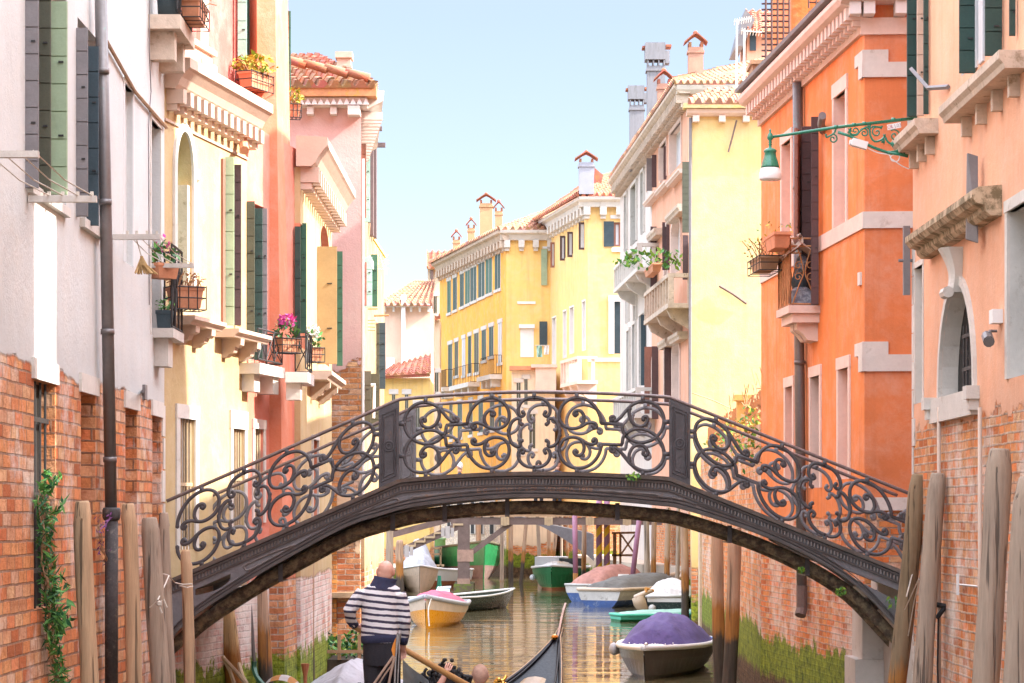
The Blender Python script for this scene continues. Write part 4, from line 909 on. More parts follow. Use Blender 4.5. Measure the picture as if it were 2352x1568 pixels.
# ================================================================= garden wall + R3 pale yellow house
gw = Fac((3.72, 36.45), (4.24, 54.9), -1); GW = thing('garden_wall', 'old brick garden wall topped by a rusty fence between orange and yellow houses', 'wall', (3.9, 45, 0))
mb = MB(); house_body(mb, gw, .0, 18.3, -.6, 4.15, .4, True); mb.build('wall', W_GW, GW)
m = MB()
for i in range(62): s = .1 + i * .29; m.tube([gw.P(s, -.15, 4.15), gw.P(s, -.15, 4.75 + R(-.03, .03))], .018, 4)
m.tube([gw.P(0, -.15, 4.5), gw.P(18, -.15, 4.5)], .02, 4); m.build('railing', RSTI, GW)
m = MB(); gw.box(m, 5.5, 5.75, -.35, .0, 4.152, 4.75); gw.box(m, 5.45, 5.8, -.4, .05, 4.752, 4.85); m.build('pier', M('yellow_brick', (.6, .35, .1), .85, .2), GW)
t = thing('wall_creeper', 'yellow green creeper spilling over the rusty fence of the garden wall', 'climbing plant', (3.9, 44, 4.2)); m = MB()
for i in range(110):
    s = R(0, 14) if i % 3 else R(0, 5); leaves(m, gw.P(s, R(-.2, .08), 4.3 + R(-.75, .15)), (.2, .3, .16), 8, .05, (0, 1, 2, 3))
m.build('foliage', [LEAFL, LEAFY, LEAFG, DRYT], t)
m = MB()
for _ in range(26): s = R(0, 10); p = gw.P(s, -.1, 4.6); e = p + V((R(-.1, .1), R(-.5, .5), R(.1, .5))); m.tube([p, p.lerp(e, .5) + V((0, .1, .05)), e], .008, 3)
m.build('twigs', DRYT, t)
m = MB(); gw.box(m, 17.7, 18.4, -.4, .05, -.6, 2.5); m.build('stone_pier', M('mossy_stone', (.6, .5, .36), .9, .2, 4, .5, 12, col2=(.3, .3, .1), cov=.62), GW)
r3 = Fac((4.05, 55), (6.9, 55)); z3 = 11.78; R3 = thing('canal_house', 'plain pale yellow rendered wall house with small tiled eaves and iron rods', 'house', (5, 55, 0))
mb = MB(); wall_mesh(mb, r3, 0, 3.2, -.6, z3, []); mb.face([(4.05, 55, -.6), (5.85, 80, -.6), (5.85, 80, z3), (4.05, 55, z3)]); mb.build('wall', [W_R3], R3)
moulding(R3, r3, -.12, 3.2, z3, [(-.05, 0), (.12, 0), (.2, .06), (.22, .14), (-.05, .15)], PINKST); m = MB(); r3.box(m, -.2, 3.2, -.05, .3, z3 + .152, z3 + .26); m.build('fascia', M('lichened_tile_fascia', (.68, .5, .24), .85, .25, 4, .3, 20, col2=(.6, .5, .06), cov=.6), R3)
m = MB()
for u in (1590, 1650, 1705): r3.box(m, r3.S(u), r3.S(u + 15), -.02, .2, z3 - .14, z3 - .002)
m.build('corbel', PINKST, R3, split=True)
tile_roof(R3, (3.95, 54.68, z3 + .28), (7, 54.68, z3 + .28), (4.6, 56.5, z3 + .85), (7, 56.5, z3 + .95), TL, pitch=.24, amp=.07)
bar(R3, r3, [(1692, 276, .1), (1673, 349, .12)], .02, WOOD, 'iron_rod'); bar(R3, r3, [(1652, 656, .07), (1684, 675, .09), (1715, 697, .07)], .03, WOOD, 'iron_rod')
m = MB(); m.tube([at(1586, 270, 54.95), at(1585, 960, 54.95)], .035, 6); m.build('drainpipe', GRYP, R3)
m = MB(); m.tube([at(1590, 902, 54.7), at(1640, 920, 54.7), at(1668, 933, 54.7), at(1720, 955, 54.7)], .012, 4); m.build('cable', WOODB, R3)

# ================================================================= R4 salmon + stone front far house
r4 = Fac((5.78, 80), (4.55, 102.6), -1); r4e = Fac((5.78, 80), (11, 80)); z4 = 16.6
R4 = thing('canal_house', 'long salmon and white stone palace front with bracketed eaves and tall chimneys', 'palace', (5.2, 90, 0)); ho = []
sm = r4.S(1497)
for u0, u1, v0, v1 in ((1540, 1566, 292, 386), (1487, 1494, 360, 436), (1519, 1532, 330, 412)): win(R4, r4, u0, u1, v0, v1, ho, dep=.25, pane=CURT if u0 == 1540 else DARK, fr=.12, frm=PINKST, frd=.05, mull=2 if u0 == 1540 else 1)
for u0, u1, v0, v1 in ((1544, 1565, 500, 625), (1528, 1536, 520, 640), (1500, 1508, 530, 690), (1528, 1541, 780, 925), (1547, 1563, 780, 930), (1500, 1511, 810, 960)): win(R4, r4, u0, u1, v0, v1, ho, dep=.25, pane=CURT if u1 - u0 > 14 else DARK, fr=.14, frm=PINKST, frd=.06, rise=.5)
mb = MB(); wall_mesh(mb, r4, 0, sm, -.6, z4, ho); house_body(mb, r4, 0, sm, -.6, z4, 6); mb.build('wall', [W_R4S, PINKST], R4)
ho = []
for u0, u1, v0, v1, pn in ((1437, 1442, 448, 575, BLUG), (1452, 1464, 425, 558, DGRN), (1475, 1481, 395, 535, DGRN), (1443, 1448, 760, 900, BLUG), (1456, 1462, 745, 890, BLUG), (1472, 1483, 722, 882, BLUG), (1440, 1446, 650, 740, CURT), (1458, 1464, 640, 735, CURT)): win(R4, r4, u0, u1, v0, v1, ho, dep=.15, pane=pn, fr=.12, frm=WHT, frd=.08, sash=None)
mb = MB(); wall_mesh(mb, r4, sm, 22.6, -.6, z4, ho); house_body(mb, r4, sm, 22.6, -.6, z4, 6); mb.build('stone_front', [W_R4W, WHT], R4)
mb = MB(); wall_mesh(mb, r4e, 0, 6, -.6, z4, []); mb.build('end_wall', [W_R4S], R4)
moulding(R4, r4, -.3, 22.7, z4, [(-.05, 0), (.3, 0), (.42, .1), (.5, .2), (.5, .3), (.4, .42), (-.05, .45)], OLDST, dent=(.16, .22, .42, 0, -.3))
moulding(R4, r4e, -.4, 6, z4, [(-.05, 0), (.25, 0), (.35, .12), (.4, .26), (-.05, .3)], WHT); m = MB()
for u in (1635, 1680, 1722): r4e.box(m, r4e.S(u), r4e.S(u + 16), -.02, .3, z4 - .35, z4 - .002)
m.build('corbel', PINKST, R4, split=True)
for u0, u1, v, pr in ((1485, 1511, 440, .3), (1512, 1536, 416, .3), (1538, 1568, 392, .3)): ledge(R4, r4, u0, u1, v, pr, .14, PINKST, 0)
for u0, u1, v in ((1538, 1568, 470), (1520, 1538, 775), (1495, 1513, 520), (1545, 1568, 760)): ledge(R4, r4, u0, u1, v, .35, .25, OLDST, 0, name='window_hood')
def stone_balcony(par, f, u0, u1, v0, v1, proj, n, mat, console=.5):
    um = (u0 + u1) / 2; s0, s1 = f.span(u0, u1, proj * .5); z1, z0 = f.Z(um, v0, proj), f.Z(um, v1, proj); m = MB()
    f.box(m, s0, s1, -.02, proj, z0, z0 + .15); f.box(m, s0, s1, proj - .22, proj, z1 - .13, z1)
    for i in range(n + 1):
        c = s0 + (s1 - s0) * i / n; w = .12 if i in (0, n) else .06
        f.box(m, max(s0, c - w), min(s1, c + w), proj - .2, proj - .02, z0 + .15, z1 - .13)
    for s in (s0, s1 - .2): f.box(m, s, s + .2, 0, proj - .2, z1 - .13, z1); f.box(m, s + .05, s + .15, .1, .25, z0 + .15, z1 - .13)
    if console:
        for q in (.1, .5, .9): c = s0 + (s1 - s0) * q; m.prism([f.P(c - .12, d, z0 - .002 - e) for d, e in ((-.02, 0), (proj * .95, 0), (proj * .8, console * .4), (proj * .4, console * .7), (-.02, console))], f.T3 * .24)
    return m.build('balcony', mat, par)
stone_balcony(R4, r4, 1508, 1566, 624, 704, .9, 9, OLDST, .7)
stone_balcony(R4, r4, 1432, 1488, 560, 625, .8, 12, WHT, .6)
stone_balcony(R4, r4, 1430, 1484, 890, 960, .8, 10, WHT, .6)
pot_plant('flower_trough', 'green planter trough on the old stone balcony of the far salmon palace', 'planter', r4.P(r4.S(1510, .9), 1.05, r4.Z(1508, 632, .9)), r4.T3, 2.6, .3, .25, [LEAFL, LEAFG], 160, .5, ls=.11, leafmis=(0, 1))
for Y, u0, u1, v0, v1, mt in ((86, 1512, 1524, 340, 415, PINKST), (86.2, 1524, 1531, 335, 412, BRNP), (89, 1485, 1498, 363, 438, GRYP), (88.8, 1497, 1508, 355, 430, BRNP), (79.6, 1567, 1584, 371, 534, OLIVE), (79.7, 1568, 1581, 540, 642, BRNP), (90.5, 1494, 1508, 520, 690, BRNP), (86.5, 1521, 1530, 510, 620, BRNP),
                           (85.8, 1530, 1538, 500, 620, BRNP), (92, 1480, 1497, 796, 962, RBRN), (91.5, 1497, 1512, 795, 962, BRNP), (86.5, 1526, 1541, 780, 925, BRNP), (98.5, 1472, 1483, 722, 885, BLUG)):
    Y = Y if Y < 80 else r4.Y(u1) - .2
    leaf(R4, FC(Y), (u0, 0), (u1, 0), v0, v1, mt, hard=False)
tile_roof(R4, (5.3, 79.6, z4 + .32), (11, 79.6, z4 + .32), (7.6, 83.5, z4 + 1.6), (11, 83.5, z4 + 2.3), TL, pitch=.22, amp=.07)
tile_roof(R4, (5.3, 79.6, z4 + .45), (4.1, 102.8, z4 + .45), (7.6, 83.5, z4 + 1.6), (7.4, 102, z4 + 1.6), TL, pitch=.3, amp=.07)
def chim(par, u0, u1, vt, vb, Y, mat, cap, capm=TL2):
    a, b = at(u0, vb, Y), at(u1, vt, Y); return chimney(par, ((a.x + b.x) / 2, Y + .3), b.x - a.x, (b.x - a.x) * .9, a.z, b.z, mat, cap, capm)
CHG = M('streaky_grey_white_stack', (.25, .25, .27), .8, .15, 2, .2, 20, stretch=(3, 3, .4), col2=(.17, .17, .17), cov=.6)
chim(R4, 1447, 1480, 240, 390, 95, CHG, 'box'); chim(R4, 1487, 1528, 150, 340, 91, CHG, 'box'); CHS = M('salmon_stack', (.5, .27, .19), .85, .15, 3, .2, 20)
chim(R4, 1511, 1541, 190, 290, 86, CHS, 'gable'); chim(R4, 1582, 1616, 106, 195, 81, CHS, 'gable')
DM = thing('dormer_house', 'salmon rooftop dormer with grey gable rising behind the tiled roof', 'dormer', at(1730, 120, 96)); m = MB(); a, b = at(1716, 240, 96), at(1800, 62, 96); m.box((a.x, 96, a.z), (b.x, 99, b.z)); m.build('wall', W_R4S, DM)
m = MB(); p = [at(1690, 105, 95.6), at(1712, 20, 95.6), at(1734, 45, 95.6), at(1722, 70, 95.6), at(1708, 105, 95.6)]; m.prism(p, (0, 3, 0)); m.build('gable', GRYP, DM); tile_roof(DM, at(1716, 66, 95.5), at(1810, 84, 95.5), at(1712, 22, 98.5), at(1810, 26, 98.5), TL2, pitch=.3); m = MB(); a, b = at(1722, 116, 95.98), at(1736, 72, 95.98); m.box((a.x, 95.9, a.z), (b.x, 95.99, b.z)); m.build('shutter', BLUG, DM)
for i, (u, vt, w) in enumerate(((1692, 45, 18), (1709, 66, 26))):
    t = thing('roof_aerial', ['taller television aerial mast on the far palace roof', 'shorter television aerial mast with long comb on the far palace roof'][i], 'aerial', at(u, 210, 78)); m = MB(); m.tube([at(u - 1, 212, 78), at(u + 1, vt, 78)], .035, 5); m.build('mast', WHP, t); m = MB()
    m.tube([at(u - 6, vt + 4, 78), at(u + w + 16, vt - 4 + 12 * i, 78)], .018, 4)
    for q in range(8): p = at(u - 5 + (w + 20) * q / 7, vt + 3 - (7 - 12 * i) * q / 7, 78); m.tube([p + V((-.02, -.35, 0)), p + V((.02, .35, -.06))], .012, 4)
    m.build('antenna_rods', WHP, t)

# ================================================================= R5 straw house, R6 ochre house
def simple_shutter(par, f, u0, u1, v0, v1, mat, sill=True):
    um = (u0 + u1) / 2; s0, s1 = f.span(u0, u1); z1, z0 = f.Z(um, v0), f.Z(um, v1); m = MB()
    f.box(m, s0 - .12, s1 + .12, -.02, .04, z1 + .002, z1 + .2)
    if sill: f.box(m, s0 - .12, s1 + .12, -.02, .06, z0 - .14, z0 - .002)
    f.box(m, s0, s1, -.02, .012, z0, z1); w = m.build('window', WHT, par); m = MB(); g = (s1 - s0) * .06
    n = 4; 
    f.box(m, s0 + g, (s0 + s1) / 2 - g, .013, .03, z0 + .02, z1 - .02); f.box(m, (s0 + s1) / 2 + g, s1 - g, .013, .036, z0 + .02, z1 - .02)
    m.build('shutter', mat, w)
yc = 108.0; r5a = Fac(((1350 - CX) / F * yc, yc), ((1256 - CX) / F * 116.8, 116.8), -1); r5 = Fac((r5a.p0.x, yc), (r5a.p0.x + 7, yc)); z5_ = 2.75 + (1187 - 476) / F * yc
R5 = thing('canal_house', 'pale straw coloured corner house with big grey chimney and blind windows', 'house', (3.4, 110, 0)); ho = []
win(R5, r5, 1411, 1438, 692, 812, ho, dep=.1, pane=BLUG, fr=.25, frm=WHP, frd=.06, sash=None); win(R5, r5, 1410, 1437, 510, 566, ho, dep=.12, pane=CURT, fr=.0, sash=RBRN, sw=.09, frm=WHP)
mb = MB(); wall_mesh(mb, r5, 0, 7, -.6, z5_, ho); mb.build('wall', [W_R5, WHP], R5); ho = []
for u0, u1, v0, v1 in ((1270, 1277, 730, 838), (1295, 1301, 715, 822), (1310, 1318, 706, 812), (1339, 1345, 692, 805)): win(R5, r5a, u0, u1, v0, v1, ho, dep=.2, pane=CONC, sash=None, fr=.08, frm=WHP, frd=.03)
for u0, u1, v0, v1 in ((1289, 1299, 544, 594), (1304, 1316, 535, 585), (1329, 1338, 515, 570), (1265, 1272, 560, 610)): win(R5, r5a, u0, u1, v0, v1, ho, dep=.15, pane=GLASS, sash=BRNP, sw=.12)
mb = MB(); wall_mesh(mb, r5a, 0, r5a.L, -.6, z5_, ho); house_body(mb, r5a, 0, r5a.L, -.6, z5_, 5); mb.build('side_wall', [W_R5, WHP], R5)
leaf(R5, r5, (1387, .05), (1410, .05), 508, 566, BLUG, hard=False); m = MB(); r5.box(m, r5.S(1402), r5.S(1440), -.02, .05, r5.Z(1420, 502), r5.Z(1420, 494)); r5.box(m, r5.S(1405), r5.S(1440), -.02, .1, r5.Z(1420, 578), r5.Z(1420, 569)); r5.box(m, 0, 7, -.02, .06, r5.Z(1420, 830), r5.Z(1420, 822)); m.build('string_course', WHP, R5, split=True)
for u0, u1, v0, v1, mt in ((1286, 1300, 541, 598, BRNP), (1303, 1318, 532, 590, BRNP), (1329, 1346, 510, 573, BRNP), (1264, 1276, 556, 614, RBRN)):
    Y = r5a.Y((u0 + u1) / 2) - .4; m = MB(); a, b = at(u0, v1, Y), at(u1, v0, Y); w = .09
    for q in ((a.x, a.z, b.x, a.z + w), (a.x, b.z - w, b.x, b.z), (a.x, a.z + w, a.x + w, b.z - w), (b.x - w, a.z + w, b.x, b.z - w)): m.box((q[0], Y, q[1]), (q[2], Y + .05, q[3]))
    o = m.build('casement', mt, R5); m = MB(); m.box((a.x + w, Y + .02, a.z + w), (b.x - w, Y + .03, b.z - w)); m.build('pane', CURT, o)
moulding(R5, r5, -.4, 7, z5_, [(-.05, 0), (.25, 0), (.3, .2), (.45, .3), (.48, .42), (-.05, .46)], WHT, dent=(.3, .42, .3, 0, -.35)); moulding(R5, r5a, -.2, r5a.L, z5_, [(-.05, 0), (.25, 0), (.3, .2), (.45, .3), (.48, .42), (-.05, .46)], WHT, dent=(.3, .42, .3, 0, -.35))
stone_balcony(R5, r5a, 1309, 1349, 816, 880, .9, 6, PINKST, .9)
tile_roof(R5, (r5a.p0.x - .5, yc - .45, z5_ + .48), (10, yc - .45, z5_ + .48), (r5a.p0.x + 1.8, yc + 5, z5_ + 2.3), (10, yc + 5, z5_ + 2.6), TL2, pitch=.3, amp=.1)
tile_roof(R5, (r5a.p0.x - .5, yc - .45, z5_ + .5), (1.0, 117, z5_ + .5), (r5a.p0.x + 1.8, yc + 5, z5_ + 2.3), (4, 117, z5_ + 2.6), TL2, pitch=.34, amp=.1)
o = chim(R5, 1330, 1364, 372, 445, 107.5, M('blue_grey_chimney', (.34, .34, .39), .7, .08), 'gable'); m = MB(); p = at(1375, 415, 110); m.prism([at(1366, 385, 110), at(1386, 402, 110), at(1378, 430, 110), at(1364, 430, 110)], (0, .4, 0)); m.build('chimney', TL2, R5, split=True)
y6 = 116.0; r6a = Fac(((1163 - CX) / F * y6, y6), ((1010 - CX) / F * 131, 131), -1); r6 = Fac((r6a.p0.x, y6), (3, y6)); z6 = 2.75 + (1187 - 552) / F * y6
R6 = thing('canal_house', 'long ochre yellow house with rows of green shutters and four roof chimneys', 'house', (-2, 122, 0))
mb = MB(); wall_mesh(mb, r6, 0, 3.2, -.6, z6, []); mb.build('end_wall', [W_R6C], R6); mb = MB(); wall_mesh(mb, r6a, 0, r6a.L, -.6, z6, []); house_body(mb, r6a, 0, r6a.L, -.6, z6, 4); mb.build('wall', [W_R6], R6)
for i, (u0, u1) in enumerate(((1028, 1036), (1041, 1050), (1057, 1066), (1069, 1080), (1081, 1095), (1099, 1114), (1116, 1131), (1137, 1150))):
    t = ((u0 + u1) / 2 - 1032) / 111; simple_shutter(R6, r6a, u0, u1, 645 - 62 * t, 718 - 54 * t, DGRN if i % 3 else GRN)
for i, (u0, u1, dv, mt) in enumerate(((1030, 1039, 20, DGRN), (1045, 1053, 0, OLIVE), (1062, 1069, 8, CURT), (1076, 1083, 12, DGRN), (1090, 1100, 18, OLIVE), (1107, 1117, 0, DGRN), (1124, 1134, 0, DGRN), (1145, 1153, 26, CURT))):
    t = ((u0 + u1) / 2 - 1032) / 111; simple_shutter(R6, r6a, u0, u1, 792 - 48 * t, 872 - 62 * t + dv, mt)
for i, (u0, u1) in enumerate(((1033, 1040), (1052, 1062), (1078, 1086), (1100, 1110), (1126, 1136), (1146, 1152))):
    t = ((u0 + u1) / 2 - 1032) / 111; simple_shutter(R6, r6a, u0, u1, 930 - 20 * t, 1010 - 26 * t, DGRN if i % 2 else OLIVE)
for i, (u0, u1) in enumerate(((1058, 1066), (1084, 1092), (1104, 1112), (1128, 1137), (1030, 1037))):
    m = MB(); s0, s1 = r6a.span(u0, u1); z0, z1 = 1.9, 3.4; c = (s0 + s1) / 2; r6a.box(m, s0 - .1, s1 + .1, -.02, .06, z0, z1 + .3); w = m.build('doorway', WHT, R6); m = MB(); r6a.box(m, s0 + .05, s1 - .05, .0, .075, z0 + .02, z1 + .1); m.build('door', DARK, w)
for u0, u1, v in ((1058, 1102, 887), (1122, 1153, 868), (1026, 1042, 895)):
    s0, s1 = r6a.span(u0, u1); z = r6a.Z((u0 + u1) / 2, v, .5); m = MB(); r6a.box(m, s0, s1, -.02, .6, z, z + .22)
    for q in (.15, .5, .85): c = s0 + (s1 - s0) * q; r6a.box(m, c - .12, c + .12, -.02, .45, z - .35, z - .002)
    b = m.build('balcony', WHT, R6); m = MB(); iron_panel(m, r6a.P(s0, .4, 0), r6a.P(s1, .4, 0), z + .25, z + 1.15, False, 12, .012); iron_panel(m, r6a.P(s0, .02, 0), r6a.P(s0, .4, 0), z + .25, z + 1.15, False, 3, .012); m.build('railing', BLKI, b)
for f, L in ((r6a, r6a.L), (r6, 3.2)): moulding(R6, f, -.3, L, z6, [(-.05, 0), (.2, 0), (.3, .25), (.45, .32), (.48, .45), (-.05, .5)], OLDST if f is r6a else WHT, dent=(.28, .4, .3, 0, -.35))
leaf(R6, r6, (1243, .1), (1257, .1), 572, 655, LGRN, hard=False); leaf(R6, r6, (1239, .1), (1257, .1), 738, 792, BLUG, hard=False); ho = []
m = MB(); r6.box(m, r6.S(1195), r6.S(1226), -.02, .03, r6.Z(1210, 820), r6.Z(1210, 755)); r6.box(m, r6.S(1192), r6.S(1228), -.02, .2, r6.Z(1210, 754), r6.Z(1210, 745)); r6.box(m, r6.S(1188), r6.S(1230), -.02, .05, r6.Z(1210, 698), r6.Z(1210, 692)); r6.box(m, r6.S(1246), r6.S(1262), -.02, .05, r6.Z(1250, 571), r6.Z(1250, 566)); m.build('window', WHP, R6)
tile_roof(R6, (r6a.p0.x - .4, y6 - .45, z6 + .5), (3.2, y6 - .45, z6 + .5), (r6a.p0.x + 3.2, y6 + 6, z6 + 2.6), (4.4, y6 + 6, z6 + 3.4), TL, pitch=.34, amp=.1)
tile_roof(R6, (r6a.p0.x - .4, y6 - .45, z6 + .5), (-4.5, 131, z6 + .5), (r6a.p0.x + 2.2, y6 + 4, z6 + 1.6), (-1.5, 132, z6 + 1.6), TL, pitch=.34, amp=.1)
for u0, u1, vt, vb, Y in ((1040, 1056, 549, 590, 128.5), (1074, 1090, 522, 575, 125), (1102, 1131, 466, 560, 121.5), (1137, 1154, 483, 550, 119)): chim(R6, u0, u1, vt, vb, Y, M('chimney_plaster', (.55, .33, .17), .8, .1), 'gable')
TH = thing('terrace_house', 'low cream annex with roof terrace and stone parapet before the ochre house', 'house', (1.2, 112, 0)); ft = Fac((-.02, 112.5), (1.97, 112.5)); mb = MB(); zt = 2.75 + (1187 - 850) / F * 112.5; wall_mesh(mb, ft, 0, 2, -.6, zt, []); house_body(mb, ft, 0, 2, -.6, zt, 3.2); mb.build('wall', [W_CRM], TH)
m = MB(); ft.box(m, 1.1, 2.05, -.3, .35, zt - .95, zt + .1); ft.box(m, .9, 2.1, -.4, .45, zt + .102, zt + .25); m.build('parapet', PINKST, TH); m = MB(); ft.box(m, -.1, 1.2, -.5, .25, zt, zt + .18); m.build('terrace_edge', TERRA, TH)
for u0, u1, v0, v1 in ((1186, 1196, 878, 935), (1204, 1212, 870, 930), (1190, 1200, 985, 1040), (1215, 1230, 950, 1030)): simple_shutter(TH, ft, u0, u1, v0, v1, OLIVE)
t = thing('laundry', 'pale green and white washing drying above the cream annex terrace', 'laundry', at(1245, 815, 113)); m = MB()
m.tube([at(1228, 793, 113), at(1262, 793, 113)], .02, 4); m.build('line', ROPE, t); m = MB(); rows = [[at(1232 + i * 2.6 + j * .3, 793 + j * 9, 113) + V((0, .08 * math.sin(i * 1.7 + j), 0)) for i in range(6)] for j in range(4)]; m.grid(rows); m.build('towel', PGRN, t); m = MB(); rows = [[at(1249 + i * 2.4, 794 + j * 10, 113) + V((0, .08 * math.sin(i * 2.1 + j), 0)) for i in range(6)] for j in range(3)]; m.grid(rows); m.build('sheet', WHP, t)
# ================================================================= far left cluster
L6 = thing('canal_house', 'distant pale pink house with hipped clay roof and white chimney stack', 'house', at(930, 1187, 106)); f = FC(106); mb = MB(); zl6 = 2.75 + (1187 - 703) / F * 106; wall_mesh(mb, f, f.S(850), f.S(990), -.6, zl6, []); house_body(mb, f, f.S(850), f.S(990), -.6, zl6, 5); mb.build('wall', [W_L6P], L6)
tile_roof(L6, at(868, 700, 105.5), at(992, 700, 105.5), at(955, 646, 109.5), at(1000, 646, 109.5), TL, pitch=.3, amp=.09); m = MB(); f.box(m, f.S(868), f.S(992), 0, .3, zl6 - .05, zl6 + .08)
for i in range(6): f.box(m, f.S(882 + i * 20), f.S(887 + i * 20), 0, .25, zl6 - .25, zl6 - .052)
m.build('cornice', WHP, L6); a, b = at(922, 840, 105.7), at(931, 690, 105.7); m = MB(); m.box((a.x, 105.6, a.z), (b.x, 106, b.z)); m.lathe(((a.x + b.x) / 2, 105.8, b.z), [(.1, 0), (.13, .05), (.13, .2), (.1, .25)], 8); m.build('chimney', WHP, L6, split=True); m = MB(); a, b = at(886, 845, 105), at(904, 820, 105); m.box((a.x, 105.4, a.z), (b.x, 105.9, b.z)); m.build('air_conditioner', WHP, L6)
L6b = thing('canal_house', 'distant deep yellow low house with lean-to tile roof beyond the shuttered house', 'house', at(930, 1187, 97)); f = FC(97); mb = MB(); zz = 2.75 + (1187 - 868) / F * 97; wall_mesh(mb, f, f.S(868), f.S(987), -.6, zz, []); house_body(mb, f, f.S(868), f.S(987), -.6, zz, 5); mb.build('wall', [W_L6Y], L6b); tile_roof(L6b, at(875, 862, 96.6), at(990, 855, 96.6), at(905, 838, 100), at(990, 812, 100), TL2, pitch=.3, amp=.05)
m = MB(); 
for i in range(26): p = at(884 + i * 4, 866 - i * .2, 96.7); m.ball(p, .07, 6)
m.build('eaves_tiles', TL2, L6b)
for u0, u1, v0, v1 in ((900, 908, 905, 960), (930, 938, 905, 960), (955, 964, 930, 1000), (915, 925, 1010, 1080), (945, 955, 1010, 1090)): simple_shutter(L6b, f, u0, u1, v0, v1, OLIVE)
L7 = thing('canal_house', 'narrow distant cream house with bright red tile roof and dark downpipe', 'house', at(1000, 1187, 121)); f = FC(135); mb = MB(); zz = 2.75 + (1187 - 617) / F * 135; wall_mesh(mb, f, f.S(982), f.S(1045), -.6, zz, []); house_body(mb, f, f.S(982), f.S(1045), -.6, zz, 6); mb.build('wall', [W_CRM], L7); tile_roof(L7, at(980, 615, 134.6), at(1050, 615, 134.6), at(980, 577, 138.5), at(1050, 577, 138.5), TL2, pitch=.34, amp=.1)
m = MB(); m.tube([at(992, 620, 134.8), at(992, 730, 134.8), at(988, 740, 134.8), at(988, 1000, 134.8)], .09, 6); m.build('drainpipe', WOOD, L7)
for u0, u1, v0, v1 in ((996, 1004, 680, 720), (996, 1006, 800, 860)): simple_shutter(L7, f, u0, u1, v0, v1, OLIVE)
L8 = thing('canal_house', 'weathered beige corner house with awning left of the ochre house', 'house', at(1005, 1187, 117)); f = FC(117); mb = MB(); zz = 2.75 + (1187 - 735) / F * 117; wall_mesh(mb, f, f.S(984), f.S(1010), -.6, zz, []); house_body(mb, f, f.S(984), f.S(1010), -.6, zz, 2.5); mb.build('wall', [W_CRM], L8); m = MB(); m.prism([at(966, 782, 116), at(984, 745, 116.8), at(990, 738, 116.8), at(984, 765, 116), at(976, 786, 116)], (0, -1.2, 0)); m.build('awning', CREAMST, L8); tile_roof(L8, at(984, 738, 116.6), at(1011, 730, 116.6), at(984, 730, 119), at(1011, 722, 119), TL2, pitch=.3)
for u0, u1, v0, v1 in ((987, 993, 765, 830), (998, 1007, 855, 900), (988, 994, 850, 900)): simple_shutter(L8, f, u0, u1, v0, v1, OLIVE)
# ================================================================= setting, light, camera
def water_mat():
    t = NT('canal_water'); pos = t.n('ShaderNodeNewGeometry').outputs['Position']
    t.b.inputs['Base Color'].default_value = (.13, .105, .055, 1); t.b.inputs['Roughness'].default_value = .025; t.b.inputs['IOR'].default_value = 1.65
    a = t.noise(t.scl(pos, (.35, 1.35, 1)), 1.0, 3, .55, .5); b = t.noise(t.scl(pos, (.2, .55, 1)), 1.0, 2, .5); c = t.noise(t.scl(pos, (.9, 3.6, 1)), 1.0, 2, .5)
    t.bump(t.math('ADD', t.math('ADD', a, t.math('MULTIPLY', b, 1.2)), t.math('MULTIPLY', c, .16)), .42, .04); return t.mat
W = bpy.data.worlds.new('World'); SC.world = W; W.use_nodes = True; nt = W.node_tree
sky = nt.nodes.new('ShaderNodeTexSky'); sky.sky_type = 'NISHITA'; sky.sun_disc = False
SUN = V((1, -.158, .79)).normalized()
sky.sun_elevation = math.asin(SUN.z); sky.sun_rotation = math.atan2(SUN.x, SUN.y); sky.air_density = 1.0; sky.dust_density = .6; sky.ozone_density = 2.5
tcw = nt.nodes.new('ShaderNodeTexCoord'); sxw = nt.nodes.new('ShaderNodeSeparateXYZ'); nt.links.new(tcw.outputs['Generated'], sxw.inputs[0])
mrw = nt.nodes.new('ShaderNodeFloatCurve'); nt.links.new(sxw.outputs[2], mrw.inputs[1]); cvw = mrw.mapping.curves[0]
cvw.points[0].location = (0, .165); cvw.points[1].location = (1, 1)
for p_ in ((.09, .132), (.2, .128), (.3, .14), (.6, 1.0)): cvw.points.new(*p_)
mrw.mapping.update(); mlw = nt.nodes.new('ShaderNodeMath'); mlw.operation = 'MULTIPLY'; nt.links.new(mrw.outputs[0], mlw.inputs[0]); mlw.inputs[1].default_value = 1.9
hsw = nt.nodes.new('ShaderNodeHueSaturation');  hsw.inputs['Hue'].default_value = .512; stw = nt.nodes.new('ShaderNodeMapRange'); nt.links.new(sxw.outputs[2], stw.inputs[0]); nt.links.new(stw.outputs[0], hsw.inputs['Saturation'])
for i_, v_ in enumerate((.2, .5, .76, .25)): stw.inputs[i_ + 1].default_value = v_
nt.links.new(sky.outputs[0], hsw.inputs['Color']); nt.links.new(mlw.outputs[0], hsw.inputs['Value'])   # sky scaled by elevation: added fill brightness overhead, dimmer low down
nt.links.new(hsw.outputs[0], nt.nodes['Background'].inputs[0]); nt.nodes['Background'].inputs[1].default_value = .15
sl = bpy.data.lights.new('sun', 'SUN'); sl.energy = 2.0; sl.angle = math.radians(.5); sl.color = (1, .93, .82)
so = bpy.data.objects.new('sun', sl); COL.objects.link(so); so.rotation_mode = 'QUATERNION'; so.rotation_quaternion = SUN.to_track_quat('Z', 'Y'); so.location = (30, -5, 40)
SC.view_settings.view_transform = 'Standard'; SC.view_settings.look = 'None'; SC.view_settings.gamma = 1; SC.view_settings.exposure = 2.74
SC.cycles.use_denoising = True; SC.cycles.diffuse_bounces = 8; SC.cycles.max_bounces = 14; SC.cycles.glossy_bounces = 6; SC.cycles.sample_clamp_indirect = 12
